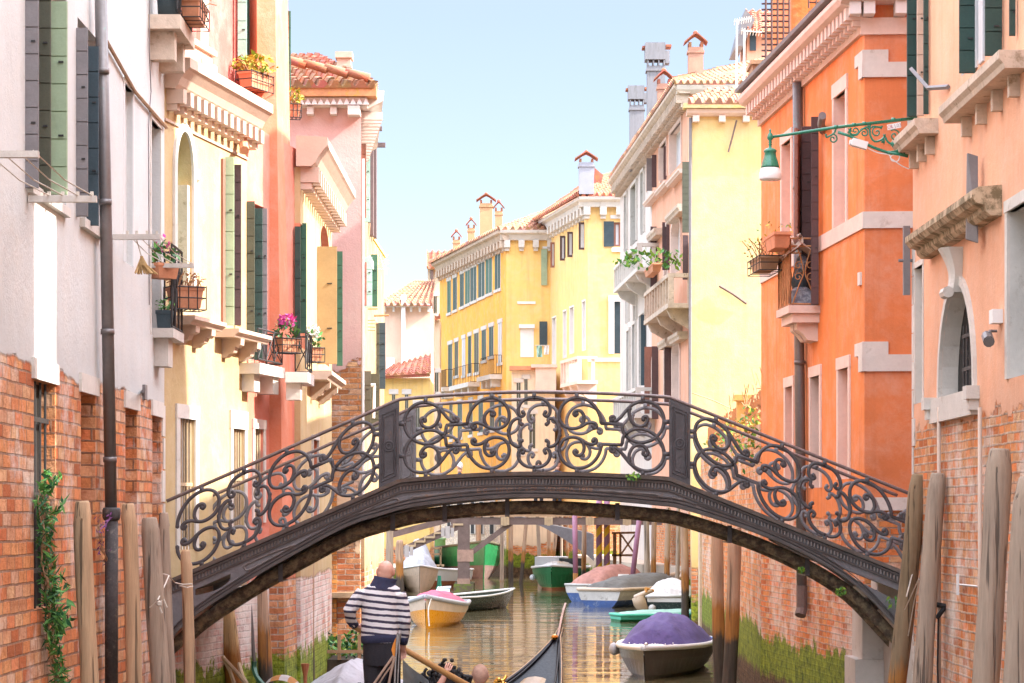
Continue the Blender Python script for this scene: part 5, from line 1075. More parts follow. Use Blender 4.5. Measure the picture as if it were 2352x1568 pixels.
cd = bpy.data.cameras.new('camera'); cd.lens = F / 2352 * 36; cd.sensor_width = 36; cd.shift_y = (HV - 784) / 2352; cd.clip_end = 2000; cd.clip_start = .1
cam = bpy.data.objects.new('camera', cd); COL.objects.link(cam); cam.location = (0, 0, H); cam.rotation_euler = (math.pi / 2, 0, 0); SC.camera = cam
m = MB(); m.face([(-40, -5, 0), (40, -5, 0), (40, 220, 0), (-40, 220, 0)]); structure(m.build('canal_water', water_mat()))
m = MB(); m.face([(-900, -300, -1.2), (900, -300, -1.2), (900, 1500, -1.2), (-900, 1500, -1.2)]); structure(m.build('ground', M('lagoon_mud', (.12, .1, .07), .9)))
qm = WALL('mossy_quay_stone', (.55, .45, .35), -9, .3, moss=.75, streak=.2)
m = MB(); pts = [(5.75, 79.8), (11, 79.8), (11, 108), (2.7, 108), (3.1, 100), (4.6, 84)]; m.prism([V((x, y, -.6)) for x, y in pts], (0, 0, 1.7)); structure(m.build('quay', qm))
m = MB(); pts = [(-9, 84), (-4.6, 84), (-3.9, 96), (-3.6, 117), (-9, 117)]; m.prism([V((x, y, -.6)) for x, y in pts], (0, 0, 1.5)); structure(m.build('pavement', qm))

# ================================================================= iron bridge
YB = 27.0; kb = YB / F
def bx(u): return (u - CX) * kb
def bz(v): return H - (v - HV) * kb
def vdeck(u):
    if u < 917: return 1106 + (917 - u) * .4375
    if u > 1537: return 1101 + (u - 1537) * .4008
    return 1089 + 17 * ((u - 1227) / 310) ** 2 if u < 1227 else 1089 + 12 * ((u - 1227) / 310) ** 2
FL = spline([V((x, y, 0)) for x, y in ((370, 1488), (396, 1462), (447, 1414), (543, 1350), (630, 1298), (787, 1213), (870, 1184), (957, 1162), (1100, 1146), (1227, 1141), (1360, 1146), (1500, 1158), (1583, 1172), (1780, 1240), (1946, 1330), (2050, 1431), (2110, 1500))], 8)
def vfl(u):
    for a, b in zip(FL, FL[1:]):
        if a.x <= u <= b.x: return a.y + (b.y - a.y) * (u - a.x) / (b.x - a.x)
    return FL[0].y if u < FL[0].x else FL[-1].y
def B3(u, v, d=0.0): return V((bx(u), YB - d, bz(v)))
BRG = thing('iron_footbridge', 'dark cast iron arched footbridge with scrollwork railings and raised founder lettering', 'bridge', (0, 28, 0))
UL, UR = 383, 2092
us = [UL + (UR - UL) * i / 210 for i in range(211)]
def hole(u):
    if 443 < u < 536:
        t = (u - 443) / 93; return 1355 - 40 * t, 1368 - 18 * t - 28 * t ** 4
    if 1933 < u < 2075:
        t = (u - 1933) / 142; return 1304 + 56 * t, 1310 + 34 * t + 42 * min(t, .9) ** .8
    return None
parts = []
m = MB(); th = .05
for a, b in zip(us, us[1:]):
    ha, hb = hole(a), hole(b); segs = [((vdeck(a), vdeck(b)), (vfl(a), vfl(b)))]
    if ha and hb: segs = [((vdeck(a), vdeck(b)), (ha[0], hb[0])), ((ha[1], hb[1]), (vfl(a), vfl(b)))]
    for (t0, t1), (b0, b1) in segs:
        m.hexa([B3(a, b0, 0), B3(b, b1, 0), B3(b, b1, -th), B3(a, b0, -th), B3(a, t0, 0), B3(b, t1, 0), B3(b, t1, -th), B3(a, t0, -th)])
gird = m.build('girder', IRONG, BRG); parts.append(gird)
def strip(name, f0, f1, d, d0=-.004, par=gird, mat=IRON):
    m = MB(); rows = []
    for u in us: rows.append([B3(u, f0(u), d0), B3(u, f0(u), d), B3(u, f1(u), d * .8), B3(u, f1(u), d0)])
    m.grid(rows, True, True); return m.build(name, mat, par)
strip('top_flange', lambda u: vdeck(u) - 6, lambda u: vdeck(u) + 3, .11, mat=IRONL); strip('moulding', lambda u: vdeck(u) + 6, lambda u: vdeck(u) + 10, .05, mat=IRONG)
strip('moulding', lambda u: vdeck(u) + 24, lambda u: vdeck(u) + 26.5, .035, mat=IRONL)
strip('bottom_flange', lambda u: vfl(u) - 7, lambda u: vfl(u) + 1, .1, mat=IRONG); strip('moulding', lambda u: vfl(u) - 14, lambda u: vfl(u) - 10, .05, mat=IRONL)
strip('moulding', lambda u: vfl(u) - 19.5, lambda u: vfl(u) - 17.5, .035, mat=IRONL)
m = MB(); u = UL + 6
while u < UR:
    v = vdeck(u) + 11.5; m.tube([B3(u, v, .016), B3(u, v + 10, .018)], .0125, 5); u += 7.6
m.build('bead_row', IRONL, gird)
def loopm(pts):
    P = [B3(x, y, .004) for x, y in pts]; P = spline(P, 4, True); m.tube(P + [P[0]], .012, 5)
fF = lambda x, y: (368.1 + .4366 * x, 883.4 + .4366 * y); fB = lambda x, y: (846.6 + .313 * x, 868.7 + .313 * y); fJ = lambda x, y: (1509.1 + .4366 * x, 883.4 + .4366 * y)
m = MB()
for fn, L in ((fF, ((445, 965), (470, 972), (600, 905), (718, 842), (600, 880), (455, 945))), (fF, ((965, 722), (1100, 672), (1225, 640), (1255, 612), (1235, 598), (1180, 615), (1070, 665))), (fB, ((318, 885), (345, 905), (540, 865), (745, 832), (540, 848), (340, 868))),
              (fB, ((1690, 822), (1900, 838), (2100, 850), (2125, 867), (2105, 886), (1900, 855))), (fJ, ((75, 605), (100, 638), (230, 675), (370, 712), (240, 650), (110, 598))), (fJ, ((615, 817), (750, 888), (880, 943), (908, 945), (895, 918), (750, 858)))):
    loopm([fn(*p) for p in L])
m.build('panel_moulding', IRONL, gird, split=True)
def text_mesh(body, size, ex=.006, bold=0.0):
    c = bpy.data.curves.new('lettering', 'FONT'); c.body = body; c.size = size; c.extrude = ex; c.align_x = 'CENTER'; c.offset = bold
    o = bpy.data.objects.new('lettering', c); COL.objects.link(o); dg = bpy.context.evaluated_depsgraph_get(); me = bpy.data.meshes.new_from_object(o.evaluated_get(dg))
    bpy.data.objects.remove(o); bpy.data.curves.remove(c); return me
def place_text(body, size, o, ex, ez, par, mat, ext=.006, width=None, bold=0.0, name='lettering'):
    me = text_mesh(body, size, ext, bold); xs = [v.co.x for v in me.vertices]; w = max(xs) - min(xs); kx = (width / w) if width else 1
    r = V(par.location)
    while par.parent: par = par.parent
    r = V(par.location); n = ex.cross(ez)
    for v in me.vertices: v.co = V(o) + ex * (v.co.x - (max(xs) + min(xs)) / 2) * kx + ez * v.co.y + n * v.co.z - r
    me.materials.append(mat); ob = bpy.data.objects.new(name, me); COL.objects.link(ob); return ob
LET = M('rust_worn_lettering', (.4, .25, .17), .6, .3, 6)
for body, u0, u1 in (('E. G.', 1096, 1122), ('NEVILLE', 1140, 1198), ('e Cº', 1207, 1233), ('VENEZIA.', 1251, 1322), ('1858', 1330, 1361)):
    uc = (u0 + u1) / 2; v = vdeck(uc) + 39.5 - (1 if uc > 1180 else 0); slope = (vdeck(uc + 20) - vdeck(uc - 20)) / 40
    ex = V((1, 0, -slope)).normalized(); ez = V((slope, 0, 1)).normalized()
    o = place_text(body, .066, B3(uc, v, .004), ex, ez, gird, LET, .008, (u1 - u0) * kb, .0006); o.parent = gird
# scroll panels traced in half-panel units
cb = lambda x: 1365 + 130 * ((2150 - x) / 2060) ** 2
TOPC = [
 ([(975, 560), (985, 515), (950, 495), (925, 520), (945, 560), (900, 565), (830, 515), (755, 430), (650, 330), (500, 278), (340, 310), (220, 420), (168, 560), (185, 700), (245, 800), (330, 868), (450, 908), (560, 905), (665, 868), (745, 800)], 1),
 ([(690, 385), (697, 490), (645, 605), (545, 665), (455, 640), (412, 565), (440, 515), (485, 530), (480, 560)], 1),
 ([(745, 800), (790, 740), (808, 622), (960, 610), (1128, 598), (1140, 500), (1200, 370), (1305, 260), (1430, 207), (1560, 207), (1680, 270), (1752, 380), (1765, 500), (1722, 600), (1640, 655), (1530, 670), (1430, 640), (1350, 595), (1270, 582), (1208, 605), (1200, 655), (1235, 672), (1250, 640)], 1),
 ([(1420, 625), (1388, 540), (1400, 455), (1450, 400), (1515, 402), (1545, 445), (1518, 475), (1498, 450)], 1),
 ([(2150, 190), (2035, 208), (1950, 268), (1908, 360), (1915, 440), (1958, 480), (1998, 450), (1978, 415)], 1),
 ([(1960, 600), (1930, 575), (1935, 520), (1870, 518), (1800, 580), (1765, 690), (1760, 770)], 1)]
def panel(uc, name, par, umin=-1e9):
    mb = MB()
    for pts, _ in TOPC:
        sharp = any(p == (808, 622) for p in pts)
        for top in (1, 0):
            for sd in (-1, 1):
                Q = []
                for x, y in pts:
                    a = (2150 - x) * .15023; b = (cb(x) - y)
                    if not top: b = 1280 - b
                    Q.append((uc + sd * a, b * .15023))
                if sharp: C2 = [V((q[0], q[1], 0)) for q in Q[:5]]; C2 = spline(C2[:3], 4)[:-1] + C2[2:4] + spline([V((q[0], q[1], 0)) for q in Q[4:]], 5)
                else: C2 = spline([V((q[0], q[1], 0)) for q in Q], 5)
                P = [B3(c.x, vdeck(c.x) - c.y, .0) for c in C2 if c.x > umin]
                if len(P) > 3:
                    mb.tube(P, .0225, 6)
                    for e in (P[0], P[-1]):
                        if Q[0] and len(pts) > 5: mb.ball(e, .027, 6)
    for x in (490, 1500, 2150):
        for sd in ((-1, 1) if x < 2150 else (1,)):
            u = uc + sd * (2150 - x) * .15023
            if u > umin:
                for b0, b1 in ((174, 187), (3, 15)): p = B3(u, vdeck(u) - b0, .02); q = B3(u, vdeck(u) - b1, -.02); mb.box((p.x - .022, p.y, p.z), (p.x + .022, q.y, q.z))
    for sd in (-1, 1):
        for b in (58, 132):
            u = uc + sd * 303
            if u > umin: p = B3(u, vdeck(u) - b, .02); mb.box((p.x - .04, p.y, p.z - .025), (p.x + .04, p.y + .04, p.z + .025))
    return mb.build(name, IRON, par, smooth=True)
parts += [panel(1227, 'scrollwork', BRG), panel(561, 'scrollwork', BRG, 384), panel(1894, 'scrollwork', BRG)]
m = MB(); RU = [u for u in us]; m.tube([B3(u, vdeck(u) - 189, .0) for u in RU], .02, 8); m.build('handrail', RAILM, BRG, smooth=True); parts.append(bpy.data.objects['handrail'])
for u0, u1 in ((870, 917), (1537, 1585)):
    m = MB(); q = lambda u, b, d: B3(u, vdeck(u) - b, d)
    m.hexa([q(u0, 0, .03), q(u1, 0, .03), q(u1, 0, -.03), q(u0, 0, -.03), q(u0, 185, .03), q(u1, 185, .03), q(u1, 185, -.03), q(u0, 185, -.03)])
    i0, i1 = u0 + 7, u1 - 7
    for b0, b1 in ((18, 170), (26, 162)):
        L = [q(i0, b0, .034), q(i1, b0, .034), q(i1, b1, .034), q(i0, b1, .034), q(i0, b0, .034)]; m.tube(L, .008, 4); i0 += 5; i1 -= 5
    uc = (u0 + u1) / 2; c = q(uc, 92, .035)
    for r in (.055, .03): m.tube([c + V((r * math.cos(a * .524), 0, r * math.sin(a * .524))) for a in range(13)], .01, 5)
    parts.append(m.build('post', IRON, BRG))
WB, DXB = 1.7, .12
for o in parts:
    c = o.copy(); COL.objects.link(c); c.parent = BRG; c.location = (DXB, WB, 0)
    if o.name.startswith(('scrollwork', 'post')): c.data = o.data.copy(); c.data.materials[0] = IRONG  # far railing in paler iron, standing in for sunlight on it
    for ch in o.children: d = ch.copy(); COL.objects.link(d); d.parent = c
m = MB(); rows = []
for u in us:
    z = bz(vdeck(u)) - .03; x = bx(u); rows.append([(x, YB + .06, z), (x + DXB, YB + WB - .01, z), (x + DXB, YB + WB - .01, z - .12), (x, YB + .06, z - .12)])
m.grid(rows, True, True); m.build('deck', M('worn_paving_deck', (.22, .2, .18), .9, .2, 3, .3, 20), BRG)
m = MB()
for k_, (dy, dv, r) in enumerate(((.3, 21, .066), (.85, 30, .05))): m.tube([V((bx(u), YB + dy, bz(vfl(u) + dv))) for u in us[::3]], r, 10)
m.build('service_pipe', RUST, BRG, smooth=True)
m = MB()
for u in (640, 900, 1020, 1165, 1420, 1680, 1860):
    z = bz(vfl(u)); m.box((bx(u) - .025, YB + .21, z - .2), (bx(u) + .025, YB + .23, z - .02)); m.box((bx(u) - .025, YB + .21, z - .215), (bx(u) + .025, YB + .9, z - .201))
m.build('pipe_hanger', IRON, BRG, split=True)
m = MB()
for u in us[8::16]: z0 = bz(vfl(u)) + .06; m.box((bx(u) - .025, YB + .05, z0), (bx(u) + .025, YB + WB, min(z0 + .1, bz(vdeck(u)) - .16)))
m.build('cross_beam', IRON, BRG, split=True)
for i, (u, v, s, lb) in enumerate(((1456, 1095, .06, 'tuft of lime green weed growing on the centre of the iron bridge deck edge'), (1838, 1308, .05, 'small green weed hanging from the pipe under the bridge'), (1928, 1358, .07, 'middle green weed hanging below the iron bridge'), (2046, 1384, .1, 'green fern tuft at the low end of the iron bridge by the leaning pole'))):
    m = MB(); leaves(m, B3(u, v, .12), (s * (1.9 if i == 0 else 1), .05, s * .8), 26 if i else 40, .028, (0, 1)); m.tube([B3(u, v, 0), B3(u, v, .12)], .004, 3); o = m.build('weed', [LEAFL, LEAFG], None, B3(u, v, .05)); tag(o, lb, 'weed')

# ================================================================= mooring poles
def pole(label, top, bot, Y, w, mat, Yb=None, group='mooring poles', square=0, cat='mooring pole', zb=-.4, tip=.72, ropes=()):
    T = at(top[0], top[1], Y); Bq = at(bot[0], bot[1], Yb or Y); d = (T - Bq); d /= d.z; E = Bq + d * (zb - Bq.z); n = 18; r = w / 2 / F * Y; pts, rr = [], []
    sd = R(0, 9)
    for i in range(n + 1):
        t = i / n; p = E.lerp(T, t); pts.append(p + V((math.sin(t * 5 + sd), math.cos(t * 4 + sd), 0)) * r * .1); rr.append(r * (1.04 - .08 * t + .03 * math.sin(t * 17 + sd)))
    dz = min(.28, (T.z - E.z) * .1); pts[-1] = T - d * dz * .45; pts += [T - d * .02, T]; rr[-1] = r * .92; rr += [r * (tip + .05), r * tip * .9]
    t = thing('mooring_pole', label, cat, (E.x, E.y, 0), group); m = MB(); m.tube(pts, rr, 14); m.build('shaft', mat, t, smooth=True)
    return t
NP = 'mooring poles before the iron bridge'
pole('pale brown mooring pole with pencil tip beside the green creeper', (189, 1150), (206, 1568), 20.5, 43, P_BRN, group=NP)
pole('slim pale brown mooring pole just beyond the cast drain pipe', (294, 1156), (309, 1568), 22.3, 37, P_BRN, group=NP)
pole('thick cracked mooring pole leaning towards the wall, white rope knotted round it', (343, 1188), (372, 1568), 23.2, 46, P_GRY, group=NP)
pole('thin grey mooring pole standing behind the cracked leaning pole', (376, 1177), (389, 1568), 24.6, 28, P_GRY, group=NP)
pole('short reddish mooring pole directly before the low end of the iron railing', (426, 1263), (436, 1568), 25.2, 27, P_BRN, group=NP)
pole('dark mossy mooring pole leaning across the low end of the iron bridge', (2111, 1089), (2060, 1568), 25.3, 43, P_DRK, group=NP)
pole('grey weathered mooring pole just right of the mossy leaning one', (2155, 1086), (2118, 1568), 23.8, 44, P_GRY, group=NP)
pole('thick tall grey mooring pole standing against the brick base of the peach house', (2297, 1030), (2262, 1568), 19.9, 62, P_GRY, group=NP)
pole('thickest mooring pole at the picture edge beside the peach house', (2365, 1095), (2336, 1568), 18.6, 66, P_GRY, group=NP)
t = thing('mooring_rope', 'white rope knotted between the cracked pole and the short reddish pole', 'rope', at(385, 1330, 23.2)); m = MB()
m.tube([at(344 + 0, 1395, 22.95), at(362, 1378, 22.9), at(372, 1358, 23.4), at(388, 1322, 24.2), at(376, 1318, 24.4), at(360, 1319, 24.5)], .007, 5); m.tube([at(388, 1322, 24.2), at(402, 1338, 24.8), at(418, 1342, 25.05), at(442, 1341, 25.05)], .007, 5)
m.tube([at(371, 1378, 22.9), at(366, 1392, 22.9), at(372, 1408, 22.9)], .009, 5); m.tube([at(376, 1375, 22.9), at(384, 1395, 22.9)], .007, 5); m.ball(at(366, 1386, 22.9), .03, 6); m.tube([at(413, 1345, 25.0), at(430, 1349, 24.96), at(443, 1346, 25.05)], .007, 5); m.build('rope_strand', ROPE, t)
t = thing('mooring_rope', 'pale cords strung between the mossy leaning pole and the brick wall', 'rope', at(2090, 1330, 25)); m = MB(); m.tube([at(2082, 1370, 25), at(2100, 1300, 25.3), at(2106, 1250, 25.6)], .007, 4); m.tube([at(2078, 1400, 25), at(2110, 1330, 24.3)], .007, 4); m.tube([at(2086, 1460, 25), at(2100, 1380, 24.6), at(2112, 1330, 24.2)], .006, 4); m.build('rope_strand', ROPE, t)
UP = 'mooring poles under and beyond the iron bridge'
pole('bright sunlit yellow mooring pole under the low end of the iron bridge', (508, 1330), (546, 1600), 29.2, 46, P_YEL, group=UP)
pole('brown mooring pole with orange tide band next to the sunlit yellow pole', (590, 1280), (612, 1580), 30.5, 34, P_MID, group=UP)
pole('grey brown mooring pole with orange tide band before the mossy wall', (677, 1220), (684, 1568), 32.5, 25, P_MID, group=UP)
pole('slim dark mooring pole by the corner of the mossy wall', (711, 1210), (713, 1568), 34, 21, P_MID, group=UP)
pole('thick reddish mooring pole beside the purple covered boat', (1648, 1200), (1652, 1580), 38.5, 29, P_MID, group=UP)
pole('brown mooring pole leaning slightly, second along from the purple covered boat', (1690, 1210), (1674, 1580), 37, 32, P_MID, group=UP)
pole('dark mooring pole standing before the white stone pier of the garden wall', (1571, 1190), (1574, 1440), 61, 18, P_MID, group=UP)
pole('tall grey mooring pole left of the wooden stairs, behind the gondolier head', (895, 1200), (897, 1420), 74, 17, P_GRY, group=UP)
pole('grey brown mooring pole behind the gondolier beside the grey covered boat', (918, 1240), (920, 1420), 76, 18, P_MID, group=UP)
pole('red brown pole beside the plaster pier behind the gondolier', (868, 1180), (870, 1420), 70, 16, P_MID, group=UP)
FP = 'slim poles along the far wall'
for i, (u, u2, w, Y, lb) in enumerate(((1154, 1152, 9, 104, 'far slim pole right of the green barge'), (1174, 1173, 11, 101, 'far thick pole midway between the barge and the green boat'), (1212, 1197, 9, 100, 'far pole leaning left before the mossy wall'), (1234, 1240, 9, 103, 'far pole behind the left end of the green boat'), (1261, 1262, 10, 104, 'far reddish pole behind the green boat cabin'),
        (1282, 1266, 8, 103, 'far pole leaning behind the green boat cabin'), (1291, 1289, 6, 105, 'thin far pole behind the green boat, middle one'), (1304, 1303, 6, 104, 'thin far pole left of the mauve pole'), (1342, 1340, 11, 86, 'pale pole right of the mauve pole before the iron arch'), (1484, 1486, 13, 78.5, 'grey pole with orange foot right of the leaning mauve pole'),
        (1503, 1501, 12, 79, 'dark grey pole behind the blue boat cover'), (1535, 1532, 13, 78.2, 'grey pole behind the bow of the blue boat'), (1558, 1556, 10, 77, 'slim pole close to the dark pole of the stone pier'), (1100, 1098, 12, 113, 'distant pole behind the wooden brace'), (1072, 1066, 10, 113, 'distant pole above the green barge'))):
    pole(lb, (u, 1165), (u2, 1330), Y, w, P_MID if i % 3 else P_GRY, group=FP)
def stripes():
    t = NT('yellow_mauve_spiral'); tc = t.n('ShaderNodeTexCoord').outputs['Object']; s = t.n('ShaderNodeSeparateXYZ', {0: tc}); ang = t.math('DIVIDE', t.math('ARCTAN2', s.outputs[1], s.outputs[0]), 2 * math.pi)
    q = t.math('FRACT', t.math('ADD', t.math('MULTIPLY', s.outputs[2], 1.55), t.math('MULTIPLY', ang, -1.0))); c = t.mix(t.math('GREATER_THAN', q, .55), (.38, .19, .3), (.95, .6, .03)); t.set(t.b.inputs['Base Color'], c); t.b.inputs['Roughness'].default_value = .6; return t.mat
STR = stripes(); MAUVE = M('mauve_paint', (.36, .16, .24), .6, .15, 4, .1, 30)
for u, lb in ((1376, 'yellow and mauve spiral striped mooring pole, slightly behind its twin'), (1394, 'yellow and mauve spiral striped mooring pole closest to the wooden fence')):
    p = at(u, 1330, 84); t = thing('striped_pole', lb, 'striped pole', (p.x, p.y, 0), 'spiral striped mooring poles'); m = MB(); m.tube([(p.x, p.y, .75), (p.x, p.y, 3.6)], .105, 14); m.build('painted_shaft', STR, t, smooth=True); m = MB(); m.tube([(p.x, p.y, -.4), (p.x, p.y, .752)], .11, 12); m.build('foot', P_DRK, t, smooth=True)
for (ua, ub, Y, w, lb) in ((1320, 1322, 81, .085, 'upright plain mauve mooring pole before the green boat'), (1471, 1452, 79, .085, 'plain mauve mooring pole leaning to the right near the fence')):
    a, b = at(ua, 1170, Y), at(ub, 1330, Y); d = (a - b) / (a.z - b.z); t = thing('mauve_pole', lb, 'mooring pole', (b.x, Y, 0), 'plain mauve poles'); m = MB(); m.tube([b + d * (.88 - b.z), a], w, 10); m.build('painted_shaft', MAUVE, t, smooth=True); m = MB(); m.tube([b + d * (-.4 - b.z), b + d * (.885 - b.z)], w * 1.02, 10); m.build('foot', P_DRK, t, smooth=True)

# ================================================================= wooden stair bridge and second iron arch
YW = 82; WBR = thing('wooden_footbridge', 'brown timber footbridge with stepped ramp on a post and stone block', 'bridge', at(1060, 1187, YW)); DW = 2.4
def beam(m, a, b, w, Y, dp=.22):
    A, B = at(a[0], a[1], Y), at(b[0], b[1], Y); d = (B - A).normalized(); n = V((-d.z, 0, d.x)) * (w / F * Y / 2); m.prism([A - n, B - n, B + n, A + n], (0, dp, 0))
m = MB()
for Y in (YW, YW + DW): beam(m, (1035, 1196), (1520, 1197), 17, Y)
m.build('deck_beam', WOOD, WBR, split=True); m = MB(); a, b = at(1030, 1187, YW), at(1520, 1187, YW); m.box((a.x, YW - .05, 2.76), (b.x, YW + DW + .3, 2.9)); m.build('deck', WOODB, WBR); m = MB()
for u in (1160, 1260, 1355, 1440): a = at(u, 1196, YW); m.box((a.x - .14, YW - .08, a.z - .14), (a.x - .06, YW - .003, a.z + .12)); m.box((a.x + .06, YW - .08, a.z - .14), (a.x + .14, YW - .003, a.z + .12)); m.box((a.x - .055, YW - .06, a.z - .16), (a.x + .055, YW - .003, a.z + .14))
m.build('joist_end', WOODL, WBR, split=True)
for Y in (YW, YW + DW):
    m = MB(); beam(m, (907, 1272), (1056, 1206), 17, Y); m.build('stringer', WOOD, WBR)
    m = MB(); beam(m, (1079, 1272), (1178, 1198), 12, Y + .05); m.build('brace', WOOD, WBR, split=True)
    a = at(1065, 1262, Y); m = MB(); m.box((a.x - .2, Y - .02, .45), (a.x + .2, Y + .4, 2.75)); o = m.build('post', WOOD, WBR); m = MB(); m.box((a.x - .215, Y - .04, 1.25), (a.x + .33, Y + .42, 1.65)); m.box((a.x - .215, Y - .04, .47), (a.x + .215, Y + .42, .68)); m.build('iron_shoe', M('rusty_plate', (.4, .25, .19), .8, .25, 6, .2), o)
m = MB(); a = at(1065, 1339, YW); m.box((a.x - .33, YW - .2, -.5), (a.x + .33, YW + DW + .6, .5)); m.build('footing', M('mossy_block', (.13, .1, .06), .9, .3, 4, .5, 15, col2=(.16, .22, .03), cov=.52), WBR)
m = MB()
for i in range(7):
    u = 908 + 22 * i; v = 1262 - 9.8 * i; a = at(u, v, YW); b = at(u + 24, v, YW); m.box((a.x, YW - .05, a.z - .05), (b.x, YW + DW, a.z + .02)); m.box((a.x, YW - .04, a.z - .18), (a.x + .05, YW + DW, a.z - .052))
m.build('step', WOODL, WBR, split=True); m = MB(); beam(m, (900, 1228), (1040, 1190), 14, YW + DW - .2); m.build('side_rail', WOOD, WBR)
m = MB()
for u, v in ((934, 1262), (1028, 1218)): a = at(u, v + 4, YW - .1); m.box((a.x - .08, YW - .12, a.z - .2), (a.x + .08, YW - .003, a.z + .2)); m.box((a.x + .1, YW - .1, a.z - .15), (a.x + .22, YW - .003, a.z + .15)); m.box((a.x - .22, YW - .1, a.z - .15), (a.x - .1, YW - .003, a.z + .15))
m.build('bolt_plate', M('pale_bolt_plate', (.45, .4, .38), .6), WBR, split=True)
SB = thing('iron_arch_bridge', 'second grey iron arch bridge seen beyond the wooden footbridge', 'bridge', at(1300, 1187, 92)); m = MB(); lo = spline([V((x, y, 0)) for x, y in ((1050, 1178), (1130, 1176), (1222, 1200), (1277, 1227), (1335, 1265), (1364, 1288))], 5)
for Y in (92, 94.2):
    rows = [];
    for c in lo: up = min(1186 + max(0, (c.x - 1180)) * .22, c.y - 6); a, b = at(c.x, up, Y), at(c.x, c.y, Y); rows.append([a, b, b + V((0, .12, 0)), a + V((0, .12, 0))])
    m.grid(rows, True, True)
m.build('girder', M('grey_iron', (.2, .19, .2), .55, .2, 5, .2, 30, metal=.2), SB); m = MB(); a, b = at(1050, 1186, 92), at(1400, 1186, 92); 
rows = []
for c in lo[::3]: up = min(1184 + max(0, (c.x - 1180)) * .22, c.y - 8); a, b = at(c.x, up, 92.1), at(c.x, up, 94.3); rows.append([(a.x, 92.13, a.z), (a.x, 94.19, a.z), (a.x, 94.19, a.z - .1), (a.x, 92.13, a.z - .1)])
m.grid(rows, True, True); m.build('deck', CONC, SB)
FE = thing('timber_fence', 'timber cross braced landing gate on the quay by the striped poles', 'gate', at(1435, 1290, 85)); m = MB(); Y = 84.6
for a, b, w in (((1412, 1226), (1412, 1298), 8), ((1425, 1226), (1425, 1298), 5), ((1460, 1226), (1460, 1292), 5), ((1405, 1224), (1462, 1223), 5), ((1405, 1275), (1462, 1275), 5)): beam(m, a, b, w, Y, .12)
m.build('frame', WOODB, FE); m = MB(); beam(m, (1427, 1228), (1458, 1272), 4, Y + .03, .06); beam(m, (1427, 1272), (1458, 1228), 4, Y - .04, .06); m.build('brace', WOODB, FE, split=True)
LD = thing('timber_landing', 'small timber landing stage with rails behind the grey covered boat', 'landing stage', at(985, 1300, 100)); m = MB(); Y = 100
for a, b, w in (((963, 1262), (963, 1320), 4), ((985, 1262), (985, 1320), 4), ((1012, 1258), (1012, 1320), 4), ((960, 1262), (1015, 1258), 5), ((960, 1275), (1015, 1272), 4)): beam(m, a, b, w, Y, .12)
m.build('frame', WOODL, LD); m = MB(); beam(m, (958, 1300), (1018, 1300), 4, Y, 1.5); m.build('platform', WOODL, LD)
# ================================================================= street lamp
kL = 25.6
LP = thing('street_lamp', 'green bracket street lamp with opal shade and iron scrollwork on the peach house', 'street lamp', at(2106, 271, kL))
A = lambda u, v, d=0: at(u, v, kL) + V((0, d, 0))
lx = lambda x, y: (1722.6 + .16276 * x, 242.9 + .16276 * y)
m = MB(); m.tube([A(1771, 314.5), A(1920, 292), A(2110, 270)], [.0155, .017, .018], 10)
for u, v in ((1920, 292), (1961, 287), (1985, 284), (2052, 275)): p = A(u, v); m.tube([p - V((.02, 0, -.003)), p + V((.02, 0, .003))], .021, 8)
m.tube([A(*lx(1240, 370)), A(*lx(1400, 420)), A(*lx(1560, 500)), A(*lx(1750, 590)), A(*lx(1950, 660)), A(*lx(2080, 640)), A(*lx(2170, 540)), A(*lx(2200, 480))], .016, 8)
m.tube([A(*lx(1940, 655)), A(*lx(2110, 680)), A(*lx(2230, 710))], .02, 6); m.build('bracket_arm', LAMPG, LP, smooth=True)
m = MB(); EX, EZ = V((1, 0, 0)), V((0, 0, 1))
for (x, y, r0, a0, a1) in ((1170, 465, .05, 1.5, -6.5), (1485, 350, .042, -2.2, 6), (1610, 380, .05, 2.5, -6), (1790, 370, .062, .6, 9), (2040, 420, .066, 2.2, -6.5), (2165, 670, .03, 1, 8)):
    m.tube(scroll_pts(A(*lx(x, y)), r0, .008, a0, a1, EX, EZ, 26), .0085, 5)
for L in (((1215, 310), (1190, 380), (1130, 420), (1080, 440), (1070, 395)), ((1400, 330), (1420, 390), (1500, 415), (1560, 350), (1640, 300), (1690, 330)), ((1690, 300), (1700, 420), (1760, 500), (1850, 480), (1900, 430)), ((1720, 290), (1850, 300), (1860, 280)), ((1900, 430), (1960, 520), (2050, 540), (2110, 480), (2110, 400))):
    m.tube(spline([A(*lx(*p)) for p in L], 5), .011, 6)
for (x, y) in ((1890, 500), (1900, 440), (2020, 540), (1690, 300), (1410, 350)): 
    for q in range(7): a = R(0, 6.28); p = A(*lx(x, y)); m.tube([p, p + V((math.cos(a) * .03, R(-.02, .02), math.sin(a) * .035))], [.013, .003], 5)
m.build('scrollwork', LAMPG, LP, smooth=True)
c = A(1769, 413); s_ = kL / F; lz = lambda y: (413 - (242.9 + .16276 * y)) * s_
m = MB(); m.lathe(c, [(.098, lz(872)), (.094, lz(850)), (.09, lz(820)), (.08, lz(770)), (.066, lz(720)), (.06, lz(665)), (.068, lz(650)), (.07, lz(635)), (.05, lz(605)), (.018, lz(590)), (.015, lz(560)), (.022, lz(545)), (.014, lz(530)), (.022, lz(512)), (.014, lz(495)), (.03, lz(470)), (.034, lz(440)), (.026, lz(400)), (.01, lz(370)), (.013, lz(345)), (.004, lz(320))], 18); m.build('lamp_body', LAMPG, LP, smooth=True)
m = MB(); m.lathe(c, [(.112, 0), (.118, .012), (.116, .06), (.1, lz(885)), (.09, lz(875)), (.08, lz(876)), (.1, .05), (.1, .004)], 20); m.build('lamp_shade', OPAL, LP, smooth=True)
